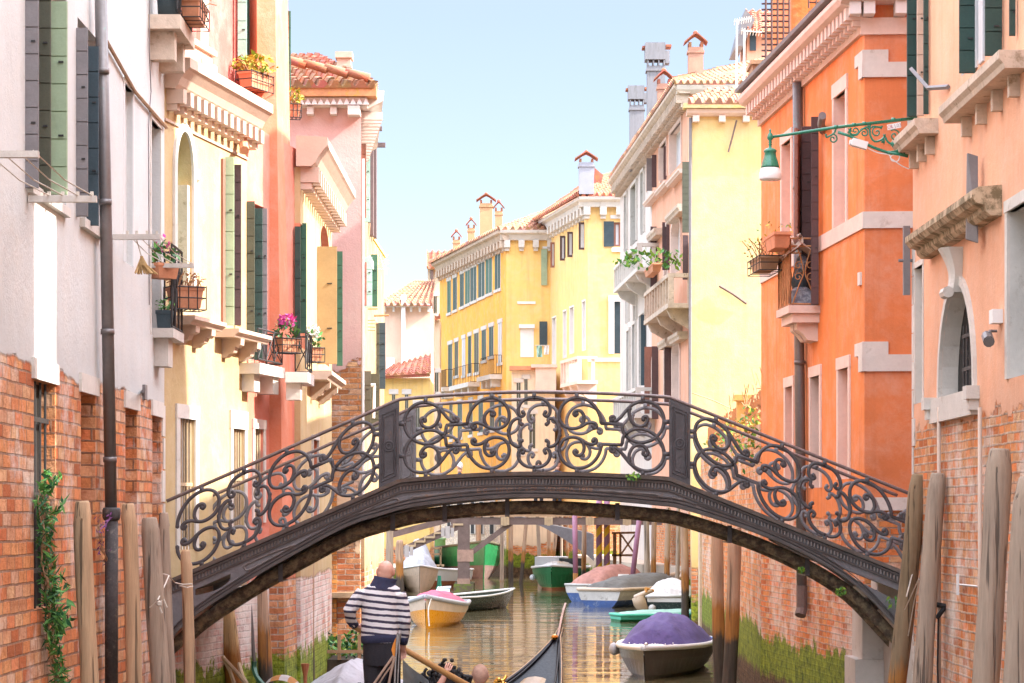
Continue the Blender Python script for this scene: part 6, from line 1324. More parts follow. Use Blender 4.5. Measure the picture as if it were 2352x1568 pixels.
m = MB(); m.obox(A(*lx(1420, 560)) + V((0, -.06, 0)), V((.16, .0, -.045)), V((0, .1, 0)), V((.02, 0, .075))); m.obox(A(*lx(1400, 530)) + V((0, -.05, -.01)), V((.05, .0, -.014)), V((0, .08, 0)), V((.005, 0, .045))); m.build('floodlight', WHP, LP)
m = MB(); p, q = A(*lx(1935, 350), -.04), A(*lx(2125, 312), -.04); h = V((-.006, 0, .056)); m.prism([p, q, q + h, p + h], (0, .012, 0)); sg = m.build('number_plate', WHP, LP)
ex = (q - p).normalized(); ez = V((-ex.z, 0, ex.x)); place_text('CN', .05, p + (q - p) * .2 + ez * .012 - V((0, .001, 0)), ex, ez, sg, M('red_sign_ink', (.6, .1, .12), .6), .001, .05).parent = sg; place_text('L J.03', .05, p + (q - p) * .66 + ez * .012 - V((0, .001, 0)), ex, ez, sg, M('grey_sign_ink', (.3, .28, .36), .6), .001, .105).parent = sg
m = MB(); m.tube(spline([A(*lx(1650, 590)), A(*lx(1800, 660)), A(*lx(1960, 690)), A(*lx(2000, 770)), A(*lx(2080, 780)), A(*lx(2110, 710)), A(*lx(2030, 690)), A(*lx(1980, 730)), A(*lx(2060, 790)), A(*lx(2150, 850)), A(*lx(2240, 890))], 5), .006, 5); m.build('cable', WHP, LP)

# ================================================================= boats
def boat(name, label, cat, pos, yaw, L, B, h, mats, bands=(.55,), sheer=.35, flare=.8, rake=.18, gun=None, gr=.035, group='moored motor boats', stern=.86):
    """hull with bow towards local +y; pos = waterline centre"""
    c, s = math.cos(yaw), math.sin(yaw); pos = V(pos); t = thing(name, label, cat, (pos.x, pos.y, 0), group)
    Wd = lambda x, y, z: V((pos.x + x * c - y * s, pos.y + x * s + y * c, z))
    n = 22; lev = [0, .12, .3] + sorted(set(list(bands) + [.7, .85])) + [1.0]; lev = sorted(set(lev))
    def half(q): return B / 2 * (stern + (1 - stern) * min(1, q / .35) if q < .35 else max(.012, 1 - ((q - .35) / .65) ** 2.4))
    def top(q): return h * (1 + sheer * max(0, (q - .3) / .7) ** 2)
    def P(q, a, sd):
        z = -.12 + (top(q) + .12) * a; w = half(q) * (flare + (1 - flare) * a) * (1 - (1 - a) ** 3 * .55); y = -L / 2 + L * q + rake * a * (q ** 3) * 2
        return Wd(sd * w, y, z)
    m = MB(); m.mi = 0
    for sd in (-1, 1):
        for i in range(len(lev) - 1):
            m.mi = sum(1 for b in bands if lev[i] >= b - 1e-6); m.mi = min(m.mi, len(mats) - 1)
            m.grid([[P(k_ / n, lev[i], sd), P(k_ / n, lev[i + 1], sd)] for k_ in range(n + 1)])
    for i in range(len(lev) - 1):
        m.mi = min(sum(1 for b in bands if lev[i] >= b - 1e-6), len(mats) - 1); m.face([P(0, lev[i], -1), P(0, lev[i], 1), P(0, lev[i + 1], 1), P(0, lev[i + 1], -1)])
    m.build('hull', mats, t, smooth=False)
    m = MB(); E = [P(k_ / n, 1.0, 1) for k_ in range(n + 1)]; E2 = [P(k_ / n, 1.0, -1) for k_ in range(n, -1, -1)]; m.tube(E + E2, gr, 6); m.tube([E[0], E2[-1]], gr, 6); m.build('gunwale', gun or mats[-1], t, smooth=True)
    m = MB(); m.grid([[P(k_ / n, .82, -1), P(k_ / n, .82, 1)] for k_ in range(n + 1)]); m.build('floor', CONC, t)
    t['_f'] = 0; del t['_f']
    return t, Wd, half, top
def cover(t, Wd, half, top, L, q0, q1, ch, mat, name='cover', ridge=False, infl=1.0, snaps=0, over=.0, flat=.5, rk=.0):
    m = MB(); rows = []
    for i in range(33):
        e = i / 32; q = q0 + (q1 - q0) * e; bul = 0 if i in (0, 32) else (math.sin(math.pi * min(1, max(0, e * .96 + .02)))) ** flat; row = []
        for j in range(25):
            a = -1 + 2 * j / 24; z = top(q) + .012 + ch * bul * ((1 - abs(a)) if ridge else (1 - abs(a) ** 2.2)) + .014 * math.sin(9 * a + 13 * e) + .02 * ch ** .5 * bul * math.sin(e * 31 + a * 3) * (1 - a * a) + .008 * math.sin(a * 23 - e * 8); row.append(Wd(a * (half(q) * infl + over), -L / 2 + L * q + rk * q ** 3, z - (over and (.05 if abs(a) > .99 else 0))))
        rows.append(row)
    m.grid(rows); o = m.build(name, mat, t, smooth=True)
    if snaps:
        m = MB()
        for j in range(snaps): p = rows[-1][int(2 + j * 20 / (snaps - 1))]; m.ball(p + V((0, -.02, .03)), .012, 6)
        m.build('snap', WHP, o, split=True)
    return o
FAB = lambda n, c: M(n, c, .85, .22, 3, .6, 9, col2=k(c, .6), cov=.62)
GELB = M('golden_yellow_gelcoat', (.8, .31, .0), .3, .06, 3, .04, 20, col2=(.5, .22, .02), cov=.68); BEIG = M('beige_gelcoat', (.66, .5, .38), .4, .1, 3, .08, 20, col2=(.38, .3, .22), cov=.63); GRYB = M('grey_rubber_rail', (.42, .42, .45), .5, .1, 5, .1, 40)
REDC = FAB('rose_red_canvas', (.6, .1, .16)); GREYC = FAB('light_grey_tarp', (.42, .42, .46)); PURC = FAB('purple_canvas', (.1, .075, .22)); WHTC = FAB('white_tarp', (.7, .66, .64)); DRKC = FAB('dark_olive_canvas', (.13, .12, .11)); RSC = FAB('faded_red_canvas', (.42, .2, .16))
BGRN = M('boat_green_paint', (.01, .15, .05), .45, .25, 3, .15, 20, col2=(.2, .16, .06), cov=.68); LGB = M('faded_lime_green_paint', (.16, .36, .1), .5, .15, 3, .1, 20); RUSTB = M('rust_red_bottom_paint', (.4, .13, .05), .7, .2, 4, .2, 20)
BLUB = M('blue_hull_paint', (.05, .1, .27), .4, .3, 3, .1, 20, col2=(.3, .34, .4), cov=.6); BWH = M('chalky_white_hull', (.55, .53, .5), .45, .15, 3, .08, 20, col2=(.3, .27, .24), cov=.62); DKB = M('dark_green_black_hull', (.02, .035, .035), .25, .2, 3, .05, 20); TURQ = M('turquoise_gunwale', (.08, .5, .33), .4, .15, 3, .05, 20); CHAR = M('charcoal_hull', (.1, .085, .075), .35, .2, 3, .05, 20); ORGG = M('orange_varnish_rail', (.65, .28, .05), .4, .2, 5, .1, 30)

p = at(1004, 1443, 62); t, Wd, hf, tp = boat('motor_boat', 'yellow boat with beige band, grey rail and rose red canvas hump', 'boat', (p.x - .05, 62.2, 0), math.pi - .07, 4.6, 1.55, .52, [GELB, BEIG], (.66,), .55, .86, .1, GRYB, .06); cover(t, Wd, hf, tp, 4.6,   .05, .8, .32, REDC, infl=.9)
p = at(957, 1360, 89); t, Wd, hf, tp = boat('motor_boat', 'cabin boat under light grey tarp with dull beige hull', 'boat', (p.x, 91, 0), math.pi + .05, 5, 1.5, .8, [BEIG, BEIG], (.9,), .25, .8, .2, WHP, .04); cover(t, Wd, hf, tp, 5, .05, .88, .62, GREYC, infl=.97); cover(t, Wd, hf, tp, 5, .0, .55, 1.1, GREYC, 'high_cover', infl=.8)
p = at(1018, 1350, 95); t, Wd, hf, tp = boat('motor_boat', 'small white boat with orange bottom tucked beside the grey tarp boat', 'boat', (p.x, 96, 0), math.pi - .35, 4, 1.1, .65, [RUSTB, WHP], (.45,), .3, .8, .2, WHP, .05)
m = MB(); m.tube([at(1008, 1322, 92), at(1006, 1345, 92), at(1003, 1352, 92)], .05, 5); m.tube([at(1010, 1322, 92), at(1012, 1350, 92)], .05, 5); m.build('fender_rope', TURQ, t, split=True)
p = at(1075, 1328, 108); t, Wd, hf, tp = boat('barge', 'large green work barge with rusty stem and slatted side rail', 'barge', (p.x + .05, 111, 0), math.pi + .17, 7.5, 3.0, 1.35, [M('barge_bottom', (.16, .1, .09), .8, .2), BGRN], (.42,), .25, .92, .25, OLIVE, .06, 'cargo boats'); m = MB(); q = [Wd(0, 3.75 + .5 * a, -.1 + 1.75 * a) for a in (0, .5, 1)]; m.tube(q, .03, 6); m.build('stem', BGRN, t); m = MB()
for i in range(12): a = Wd(1.2, .2 - i * .3, 1.35); m.tube([a, a + V((0, 0, .4))], .03, 4)
m.tube([Wd(1.2, .4, 1.75), Wd(1.2, -3.4, 1.8)], .05, 5); m.build('rail', LGB, t)
p = at(1288, 1356, 92); t, Wd, hf, tp = boat('motor_boat', 'green boat with white cabin and rust red waterline behind the mauve pole', 'boat', (p.x, 94.6, 0), math.pi - .12, 5.6, 2.2, .78, [RUSTB, LGB, BGRN], (.2, .22), .2, .9, .15, WHP, .05); cover(t, Wd, hf, tp, 5.6, .3, .93, .22, WHP, infl=.7); m = MB()
a = Wd(.95, -1.2, .8); b = Wd(-.35, .1, 1.12); m.obox(Wd(.95, -1.5, .78), Wd(-.2, -1.5, .78) - Wd(.95, -1.5, .78), Wd(.95, .1, .78) - Wd(.95, -1.5, .78), (0, 0, .42)); o = m.build('cabin', WHP, t); m = MB(); m.obox(Wd(.0, .14, .85), Wd(-.9, .14, .85) - Wd(.0, .14, .85), (0, .02, 0), (0, 0, .3)); m.build('windscreen', GLASS, o); m = MB(); m.ball(Wd(.98, .6, .42), .12, 8); m.build('fender', WHP, t, split=True)
p = at(1070, 1398, 71); t, Wd, hf, tp = boat('motor_boat', 'dark hulled runabout with slanted windscreen half hidden by the stone block', 'boat', (p.x, 72, 0), math.pi / 2 - 2.1, 4.4, 1.45, .42, [DKB, DKB], (.6,), .35, .85, .3, WHP, .03); m = MB(); m.face([at(1001, 1368, 72.5), at(1033, 1368, 72.5), at(1033, 1350, 72.9), at(1010, 1349, 72.9)]); m.build('windscreen', M('pale_glazing', (.4, .5, .55), .12, .1), t); m = MB(); m.tube([at(998, 1368, 72.5), at(1008, 1349, 72.9), at(1036, 1348, 72.9)], .04, 5); m.build('windscreen_frame', WHP, t, split=True)
p = at(1402, 1378, 80); t, Wd, hf, tp = boat('motor_boat', 'blue boat under faded red cover with white patch, two round fenders at its stern', 'boat', (p.x + .2, 81, 0), -.55, 4.4, 1.5, .55, [BLUB, BWH], (.6,), .2, .85, .15, BWH, .04); cover(t, Wd, hf, tp, 4.4, .03, .9, .6, RSC, infl=.95); m = MB()
for u, v in ((1364, 1362), (1374, 1358)): m.ball(at(u, v, 77.5), .12, 8)
m.build('fender', WHP, t, smooth=True, split=True); m = MB(); m.face([at(1420, 1318, 78.4), at(1445, 1318, 79), at(1432, 1346, 78), at(1418, 1336, 78)]); m.build('cover_patch', WHP, t)
p = at(1470, 1392, 75); t, Wd, hf, tp = boat('motor_boat', 'white and blue open boat with dark olive canvas cover and high bow', 'boat', (p.x, 76.3, 0), -.52, 5.2, 1.7, .55, [BLUB, BWH], (.5,), .75, .82, .3, BEIG, .06); cover(t, Wd, hf, tp, 5.2, .02, .85, .38, DRKC, infl=.95)
p = at(1540, 1411, 68); t, Wd, hf, tp = boat('motor_boat', 'white tarp covered boat with dark green transom facing the canal', 'boat', (p.x + .15, 69.8, 0), -.12, 4, 1.35, .55, [DKB, WHP], (.75,), .2, .9, .2, WHP, .05); cover(t, Wd, hf, tp, 4, .0, .9, .42, WHTC, infl=1.0, over=.04)
t = thing('outboard_motor', 'tilted beige outboard motor hung between the blue and the white covered boats', 'outboard motor', at(1478, 1411, 67.6), None); m = MB(); m.tube([at(1464, 1370, 67.5), at(1470, 1385, 67.5), at(1484, 1414, 67.5)], [.17, .19, .12], 10); m.build('cowling', M('beige_cowling', (.45, .33, .22), .5, .15), t, smooth=True); m = MB(); m.tube([at(1458, 1372, 67.4), at(1496, 1356, 67.6)], .07, 8); m.build('cowling_top', BEIG, t, smooth=True); m = MB(); m.tube([at(1484, 1360, 67.5), at(1483, 1352, 67.5), at(1500, 1357, 67.7)], .05, 6); m.build('bracket', ORGG, t)
t = thing('fender', 'round pale blue fender hanging at the transom of the white covered boat', 'fender', at(1498, 1397, 67.4)); m = MB(); m.ball(at(1498, 1397, 67.4), .11, 10); m.build('ball', BWH, t, smooth=True)
p = at(1532, 1424, 64); t, Wd, hf, tp = boat('rowing_boat', 'low green boat with turquoise gunwale behind the purple cover', 'boat', (p.x + .1, 64.6, 0), -1.3, 3.0, 1.1, .18, [BGRN, TURQ], (.6,), .2, .85, .2, TURQ, .04); cover(t, Wd, hf, tp, 3, .05, .9, .1, PGRN, 'deck', infl=.9)
p = at(1534, 1565, 41); L_ = 4.4; t, Wd, hf, tp = boat('motor_boat', 'grey and tan dinghy under a domed purple canvas cover', 'boat', (p.x + .06, 43.2, 0), math.pi - .2, L_, 1.62, .5, [CHAR, BEIG], (.93,), .1, .9, .1, WHP, .05); o = cover(t, Wd, hf, tp, L_, .08, .74, .52, PURC, infl=.94, snaps=7, flat=.4); cover(t, Wd, hf, tp, L_, .72, .985, .015, WHP, 'foredeck', infl=.95)
m = MB(); m.ball(Wd(0, L_ / 2 - .1, .6), .035, 8); m.build('bow_ring', STEEL, t, smooth=True); m = MB(); m.ball(Wd(.84, .3, .42), .09, 8, (1, 1, 1.3)); m.ball(Wd(.84, .0, .38), .08, 8); m.build('fender', GRYB, t, smooth=True, split=True)
for lb_, pts_ in (('rope hanging from the yellow boat bow down to the water', ((991, 1372, 59.9), (984, 1400, 59.6), (986, 1438, 59.5))), ('rope from the white open boat bow to the slim pole by the stone pier', ((1536, 1330, 78.6), (1546, 1334, 78), (1556, 1325, 77.1)))):
    t = thing('mooring_rope', lb_, 'rope', at(*pts_[0])); m = MB(); m.tube(spline([at(*p_) for p_ in pts_], 6), .014 if pts_[0][2] < 50 else .018, 5); m.build('rope_strand', ROPE, t)
t = thing('blue_tarp', 'crumpled bright blue tarp at the water edge behind the purple cover', 'tarp', at(1622, 1478, 45)); m = MB(); m.ball(at(1620, 1480, 45), .13, 10, (1.3, 1, .7)); m.ball(at(1632, 1474, 45), .1, 8); m.build('bundle', M('bright_blue_tarp', (.05, .2, .6), .6, .2, 8, .4, 30), t)
L_ = 5.2; t, Wd, hf, tp = boat('motor_boat', 'boat under a pale grey ridged tent tarp beside the gondolier', 'boat', (-2.08, 31.4, 0), math.pi, L_, 1.75, .36, [WHP, ORGG], (.7,), .1, .9, .1, ORGG, .05); cover(t, Wd, hf, tp, L_, .02, .95, .52, GREYC, ridge=True, infl=1.02, over=.03, flat=.22)
t = thing('bollard_cup', 'rusty tapered metal cup on a peg beside the grey tent tarp', 'cup', at(701, 1560, 31)); m = MB(); m.lathe(at(701, 1553, 31), [(.02, -.12), (.025, 0), (.05, .13), (.055, .16), (.04, .15)], 10); m.build('cup', RUSTB, t)
t = thing('striped_awning_roll', 'orange and white striped round canvas at the water edge in front of the grey tarp', 'canvas', at(646, 1575, 28.5)); m = MB(); c = at(646, 1583, 28.5)
for i in range(6):
    m.mi = i % 2; a0, a1 = math.pi * i / 6, math.pi * (i + 1) / 6
    m.grid([[c + V((-math.cos(a) * .2, .35 * math.sin(b) , math.sin(a) * .17 * math.cos(b * .6))) for b in (-1.2, -.6, 0, .6, 1.2)] for a in (a0, (a0 + a1) / 2, a1)])
m.build('canvas', [M('orange_canvas', (.65, .28, .06), .85), WHTC], t, smooth=True)
t = thing('water_hose', 'grey conduit turning into a green hose between two poles on the mossy wall', 'hose', at(580, 1480, 30.2)); m = MB(); m.tube([at(569, 1330, 30.2), at(577, 1420, 30.2), at(584, 1520, 30.2)], .025, 6); m.build('conduit', PIPE, t); m = MB(); m.tube(spline([at(584, 1518, 30.2), at(584, 1535, 30.2), at(590, 1555, 30.1), at(606, 1575, 30)], 4), .035, 6); m.build('hose', GRN, t)
t = thing('mooring_rope', 'thick pale ropes looped from the sunlit yellow pole', 'rope', at(530, 1540, 29)); m = MB(); m.tube([at(512, 1508, 28.8), at(528, 1540, 28.7), at(540, 1575, 28.6)], .025, 6); m.tube([at(514, 1512, 28.7), at(545, 1545, 28.7), at(566, 1572, 28.6)], .025, 6); m.tube([at(549, 1524, 29), at(556, 1550, 28.8), at(570, 1575, 28.6)], .025, 6); m.build('rope_strand', WOODL, t)

# ================================================================= gondola
G0, G1 = V((-1.32, 21.6, 0)), V((.66, 33.0, 0)); GA = (G1 - G0); GL = GA.length; GA.normalize(); GX = V((GA.y, -GA.x, 0))
GON = thing('gondola', 'black lacquered gondola with tall steel prow and brass ornaments', 'gondola', (-.3, 27, 0))
gp = lambda t, x, z: G0 + GA * (t * GL) + GX * x + V((0, 0, z))
def gw_(t): return max(.015, .72 * (1 - abs(2 * t - .98) ** (2.3 if t < .5 else 1.4))) if t < 1 else .015
def gz(t): return .5 + (.72 * max(0, (t - .55) / .45) ** 2.6) + (.75 * max(0, (.35 - t) / .35) ** 2.2)
def gk(t): return -.12 + .95 * max(0, (t - .8) / .2) ** 1.6 + .8 * max(0, (.16 - t) / .16) ** 1.5
m = MB(); N_ = 40; rows = []
for i in range(N_ + 1):
    t = i / N_; w, z, k_ = gw_(t), gz(t), gk(t); rows.append([gp(t, -w, z), gp(t, -w * .93, z * .5 + k_ * .5), gp(t, -w * .6, k_ + .02), gp(t, 0, k_), gp(t, w * .6, k_ + .02), gp(t, w * .93, z * .5 + k_ * .5), gp(t, w, z)])
m.grid(rows); m.build('hull', GBLK, GON, smooth=True)
m = MB()
for sd in (-1, 1): m.tube([gp(i / N_, sd * gw_(i / N_), gz(i / N_) + .01) for i in range(N_ + 1)], .028, 6); m.tube([gp(i / N_, sd * gw_(i / N_) * .8, gz(i / N_) + .02) for i in range(26, N_ + 1)], .015, 5)
m.build('gunwale', GBLK, GON, smooth=True); m = MB()
for sd in (-1, 1): m.tube([gp(i / N_, sd * (gw_(i / N_) + .012), gz(i / N_) + .032) for i in range(24, N_ + 1)], .009, 5)
m.build('rub_strip', WOODL, GON, smooth=True); m = MB()
for a, b in ((.74, .985), (.02, .22)):
    rr = []
    for i in range(13): t = a + (b - a) * i / 12; rr.append([gp(t, x * gw_(t) * .97, gz(t) - .012 + .035 * (1 - x * x)) for x in (-1, -.5, 0, .5, 1)])
    m.grid(rr)
m.build('deck', GBLK, GON, smooth=True, split=True); m = MB(); rr = []
for i in range(8): t = .7 + .115 * i / 7; rr.append([gp(t, x * gw_(t) * .55, gz(t) + .05 - .05 * x * x) for x in (-1, -.5, 0, .5, 1)])
m.grid(rr); m.build('deck_panel', M('honey_wood_panel', (.36, .23, .09), .35, .12, 4, .05, 30), GON); m = MB()
rr = [gp(.3 + .43 * i / 10, 0, .18) for i in range(11)]; m.grid([[gp(.3 + .43 * i / 10, -gw_(.3 + .43 * i / 10) * .9, .18), gp(.3 + .43 * i / 10, gw_(.3 + .43 * i / 10) * .9, .18)] for i in range(11)]); m.build('floor', RSTI, GON)
m = MB(); fc = gp(.985, 0, gz(.985) - .05); pl = [(-.1, 0), (.02, -.06), (.07, .1), (.1, .25), (.14, .4), (.2, .56), (.245, .66), (.235, .72), (.13, .58), (.05, .42), (-.01, .25), (-.06, .12)]
P = [fc + GA * (y * 1.35) + V((0, 0, z * .66)) + GX * (z * .06) for y, z in pl]; m.prism([p - GX * .014 for p in P], GX * .028)
for i in range(5): z = .0 + i * .035; a = fc + GA * (.085 + i * .006) + V((0, 0, z)); m.obox(a - GX * .025, GX * .05, GA * .1, V((0, 0, .02)))
m.build('prow_blade', M('patinated_prow_steel', (.3, .2, .16), .28, .2, 6, .1, 30, metal=.85), GON); m = MB(); m.ball(gp(.965, -.02, gz(.965) + .06), .05, 8, (1, 1.2, .8)); m.build('prow_collar', BRASS, GON)
for tt, sd in ((.775, -1), (.735, -.75)):
    m = MB(); c = gp(tt, sd * gw_(tt) * .98, gz(tt) + .03)
    m.tube(spline([c + V((-.05, 0, 0)), c + V((-.02, .02, .06)), c + V((.05, 0, .05)), c + V((.08, .05, .12))], 4), [.03] * 12 + [.012], 6) if False else m.tube(spline([c + V((-.06, 0, 0)), c + V((-.02, .02, .07)), c + V((.05, 0, .05)), c + V((.09, .05, .11))], 4), .022, 6)
    m.tube([c + V((-.04, 0, .05)), c + V((.06, 0, -.01))], .025, 6); m.ball(c + V((.0, 0, .06)), .035, 8); m.tube([c + V((.06, 0, .03)), c + V((.13, 0, -.02))], .02, 5); m.ball(c + V((.13, 0, -.02)), .03, 6); m.build('brass_ornament', BRASS, GON, smooth=True)
# stern piece close to the camera
m = MB(); S0 = at(905, 1456, 22.4); S1 = at(893, 1580, 22.2)
for u, w in ((0, .011), (6, .008)): m.tube(spline([at(913 + u * .4, 1456, 22.3), at(911 + u, 1490, 22.25), at(908 + u * 1.2, 1530, 22.2), at(906 + u, 1600, 22.1)], 4), w, 6)
m.tube([at(915, 1452, 22.3), at(918, 1458, 22.3), at(916, 1475, 22.3)], .018, 6); m.build('stern_iron', M('dull_stern_steel', (.2, .19, .18), .4, .3, 8, .1, 40, metal=.6), GON, smooth=True); m = MB(); m.prism([at(912, 1458, 22.3), at(903, 1478, 22.3), at(899, 1492, 22.3), at(904, 1510, 22.3), at(907, 1508, 22.3), at(911, 1480, 22.3)], (0, .03, 0)); m.build('stern_flash', M('orange_lacquer', (.75, .25, .02), .3), GON)
m = MB()
for pts, w in ((((904, 1506), (880, 1540), (858, 1572)), .012), (((906, 1508), (898, 1545), (892, 1575)), .013), (((901, 1525), (882, 1552), (868, 1575)), .008)): m.tube([at(u, v, 22.2) for u, v in pts], w, 5)
m.build('stern_rail', M('worn_wood_edge', (.4, .27, .2), .5, .2, 6), GON); m = MB(); m.prism([at(908, 1500, 22.35), at(919, 1502, 22.35), at(921, 1600, 22.35), at(870, 1600, 22.35)], (0, .02, 0)); m.build('stern_post', GBLK, GON)
# ornate seat back
SE = thing('gondola_chair', 'black carved gondola chair back with curling crest', 'chair', at(1015, 1600, 25.7)); m = MB(); Y = 25.7
cv = lambda x, y: at(765.6 + .19245 * x, 1266.2 + .19245 * y, Y)
for (x, y, r) in ((1365, 1370, .075), (1290, 1400, .05), (1145, 1460, .06), (1210, 1470, .05), (1440, 1440, .05), (1500, 1480, .06), (1560, 1530, .05), (1100, 1530, .06), (1600, 1520, .04), (1250, 1530, .06), (1370, 1460, .05)):
    a = R(0, 6); m.tube(scroll_pts(cv(x, y), r, .012, a, a + 7.5, EX, EZ, 16), .017, 5); m.ball(cv(x, y), .026, 6)
    for q in range(3): b = R(0, 6.28); m.ball(cv(x, y) + V((math.cos(b) * r, R(-.02, .02), math.sin(b) * r)), .024, 6)
m.build('carved_crest', BLKI, SE, smooth=True); m = MB(); m.prism([cv(1040, 1600), cv(1100, 1540), cv(1250, 1500), cv(1365, 1410), cv(1480, 1500), cv(1600, 1560), cv(1640, 1600), cv(1640, 1700), cv(1040, 1700)], (0, .05, 0)); m.build('back_panel', BLKI, SE)

# ================================================================= people
def skin_body(name, joints, edges, mats, parent, lab, sub=2):
    """one continuous skinned surface; joints: name -> (co, rx, ry); lab: edge -> material index"""
    names = list(joints); me = bpy.data.meshes.new('skel'); root = V(parent.location)
    me.from_pydata([tuple(V(joints[n][0]) - root) for n in names], [(names.index(a), names.index(b)) for a, b in edges], [])
    o = bpy.data.objects.new('skel', me); COL.objects.link(o); o.location = root; md = o.modifiers.new('Skin', 'SKIN'); md.branch_smoothing = .6; md.use_smooth_shade = True
    for i, n in enumerate(names): me.skin_vertices[0].data[i].radius = joints[n][1:3]; me.skin_vertices[0].data[i].use_root = (i == 0)
    ss = o.modifiers.new('Sub', 'SUBSURF'); ss.levels = sub; ss.render_levels = sub
    dg = bpy.context.evaluated_depsgraph_get(); nm = bpy.data.meshes.new_from_object(o.evaluated_get(dg)); bpy.data.objects.remove(o); bpy.data.meshes.remove(me)
    nm.materials.clear()
    for q in mats: nm.materials.append(q)
    E = [(V(joints[a][0]) - root, V(joints[b][0]) - root, lab.get((a, b), 0), max(joints[a][1], joints[b][1])) for a, b in edges]
    for p in nm.polygons:
        c = p.center; best = 1e9
        for a, b, li, r in E:
            d = b - a; t = max(0, min(1, (c - a).dot(d) / max(d.length_squared, 1e-9))); dd = (c - a - d * t).length - r * .8
            if dd < best: best = dd; p.material_index = li
        p.use_smooth = True
    ob = bpy.data.objects.new(name, nm); COL.objects.link(ob); ob.parent = parent; return ob
def hand(J, E, lab, nm, w, d, side, li, s=1.0, curl=.5):
    """palm and five fingers from wrist joint w along direction d"""
    d = V(d).normalized(); x = d.cross(V((0, -1, 0)));
    if x.length < .2: x = d.cross(V((1, 0, 0)))
    x.normalize(); x *= side; pn = d.cross(x).normalized(); W0 = V(J[w][0])
    J[nm + 'palm'] = (W0 + d * .06 * s, .038 * s, .02 * s); E.append((w, nm + 'palm')); lab[(w, nm + 'palm')] = li
    for i, (off, ln) in enumerate(((-.03, .062), (-.01, .078), (.011, .073), (.03, .058))):
        a = nm + 'f%d' % i; r = .0092 * s
        J[a + 'a'] = (W0 + d * .095 * s + x * off * s, r * 1.15, r * 1.1); J[a + 'b'] = (W0 + d * (.095 + ln * .55) * s + x * off * 1.05 * s + pn * ln * curl * .35 * s, r, r); J[a + 'c'] = (W0 + d * (.095 + ln * .8) * s + x * off * s + pn * ln * curl * .95 * s, r * .85, r * .85)
        for e in ((nm + 'palm', a + 'a'), (a + 'a', a + 'b'), (a + 'b', a + 'c')): E.append(e); lab[e] = li
    a = nm + 't'; J[a + 'a'] = (W0 + d * .045 * s - x * .045 * s + pn * .01, .012 * s, .012 * s); J[a + 'b'] = (W0 + d * .085 * s - x * .056 * s + pn * .03 * s, .0095 * s, .0095 * s)
    for e in ((nm + 'palm', a + 'a'), (a + 'a', a + 'b')): E.append(e); lab[e] = li
# gondolier
YG = 24.3; q = lambda u, v, d=0.0: at(u, v, YG) + V((0, d, 0))
def knit():
    t = NT('striped_jersey'); pos = t.n('ShaderNodeNewGeometry').outputs['Position']; s = t.n('ShaderNodeSeparateXYZ', {0: pos})
    wv = t.math('MULTIPLY', t.noise(pos, 5, 3), .035); h = t.math('ADD', t.math('ADD', s.outputs[2], t.math('MULTIPLY', s.outputs[0], .1)), wv); f = t.math('FRACT', t.math('DIVIDE', h, .0635))
    c = t.mix(t.rng(f, .38, .43, 1, 0), (.74, .72, .74), (.045, .04, .075)); t.set(t.b.inputs['Base Color'], c); t.b.inputs['Roughness'].default_value = .9; t.bump(t.math('ADD', t.math('MULTIPLY', t.noise(pos, 160, 3), .15), t.math('MULTIPLY', t.noise(t.scl(pos, (1, 1, 2.2)), 7, 4), 1.0)), .6, .03); return t.mat
GN = thing('person', 'bald gondolier seen from behind in striped navy and white jersey, holding an oar', 'person', (q(878, 1570).x, YG, .5))
J = {}; E = []; lab = {}
def jn(n, p, r, r2=None): J[n] = (p, r, r2 or r)
jn('pel', q(876, 1472), .25, .165); jn('hip', q(876, 1500), .255, .17); jn('wst', q(874, 1440), .255, .175); jn('mid', q(873, 1405), .25, .172); jn('chs', q(873, 1372), .235, .155); jn('upc', q(875, 1352), .17, .115); jn('nck', q(880, 1334), .062, .062); jn('nk2', q(884, 1322), .06, .062); jn('hed', q(886, 1310, -.01), .07, .082); jn('crn', q(886, 1303, -.01), .068, .08)
jn('hl', q(857, 1515), .128, .125); jn('kl', q(860, 1600, .0), .1, .1); jn('al', q(856, 1680, -.02), .05, .055); jn('tl', q(856, 1690, .14), .042, .03)
jn('hr', q(896, 1515), .128, .125); jn('kr', q(898, 1600, .05), .1, .1); jn('ar', q(908, 1680, .1), .05, .055); jn('tr', q(912, 1688, .26), .042, .03)
jn('sl', q(838, 1360), .085, .09); jn('el', q(803, 1400, -.02), .066, .07); jn('fl', q(805, 1424, .06), .047, .05); jn('wl', q(813, 1437, .12), .033, .035)
jn('sr', q(914, 1364), .085, .09); jn('er', q(928, 1425, .0), .066, .07); jn('fr', q(928, 1455, .05), .048, .05); jn('wr', q(925, 1478, .1), .033, .035)
for e, li in ((('pel', 'wst'), 1), (('wst', 'mid'), 1), (('mid', 'chs'), 1), (('chs', 'upc'), 1), (('upc', 'nck'), 1), (('nck', 'nk2'), 0), (('nk2', 'hed'), 0), (('hed', 'crn'), 0), (('pel', 'hip'), 2), (('hip', 'hl'), 2), (('hl', 'kl'), 2), (('kl', 'al'), 2), (('al', 'tl'), 3), (('hip', 'hr'), 2), (('hr', 'kr'), 2), (('kr', 'ar'), 2), (('ar', 'tr'), 3), (('upc', 'sl'), 1), (('sl', 'el'), 1), (('el', 'fl'), 1), (('fl', 'wl'), 1), (('upc', 'sr'), 1), (('sr', 'er'), 1), (('er', 'fr'), 1), (('fr', 'wr'), 1)): E.append(e); lab[e] = li
hand(J, E, lab, 'L', 'wl', q(824, 1446, .16) - q(813, 1437, .12), 1, 0, 1.05, .9); hand(J, E, lab, 'R', 'wr', q(924, 1492, .13) - q(925, 1478, .1), -1, 0, 1.05, .9)
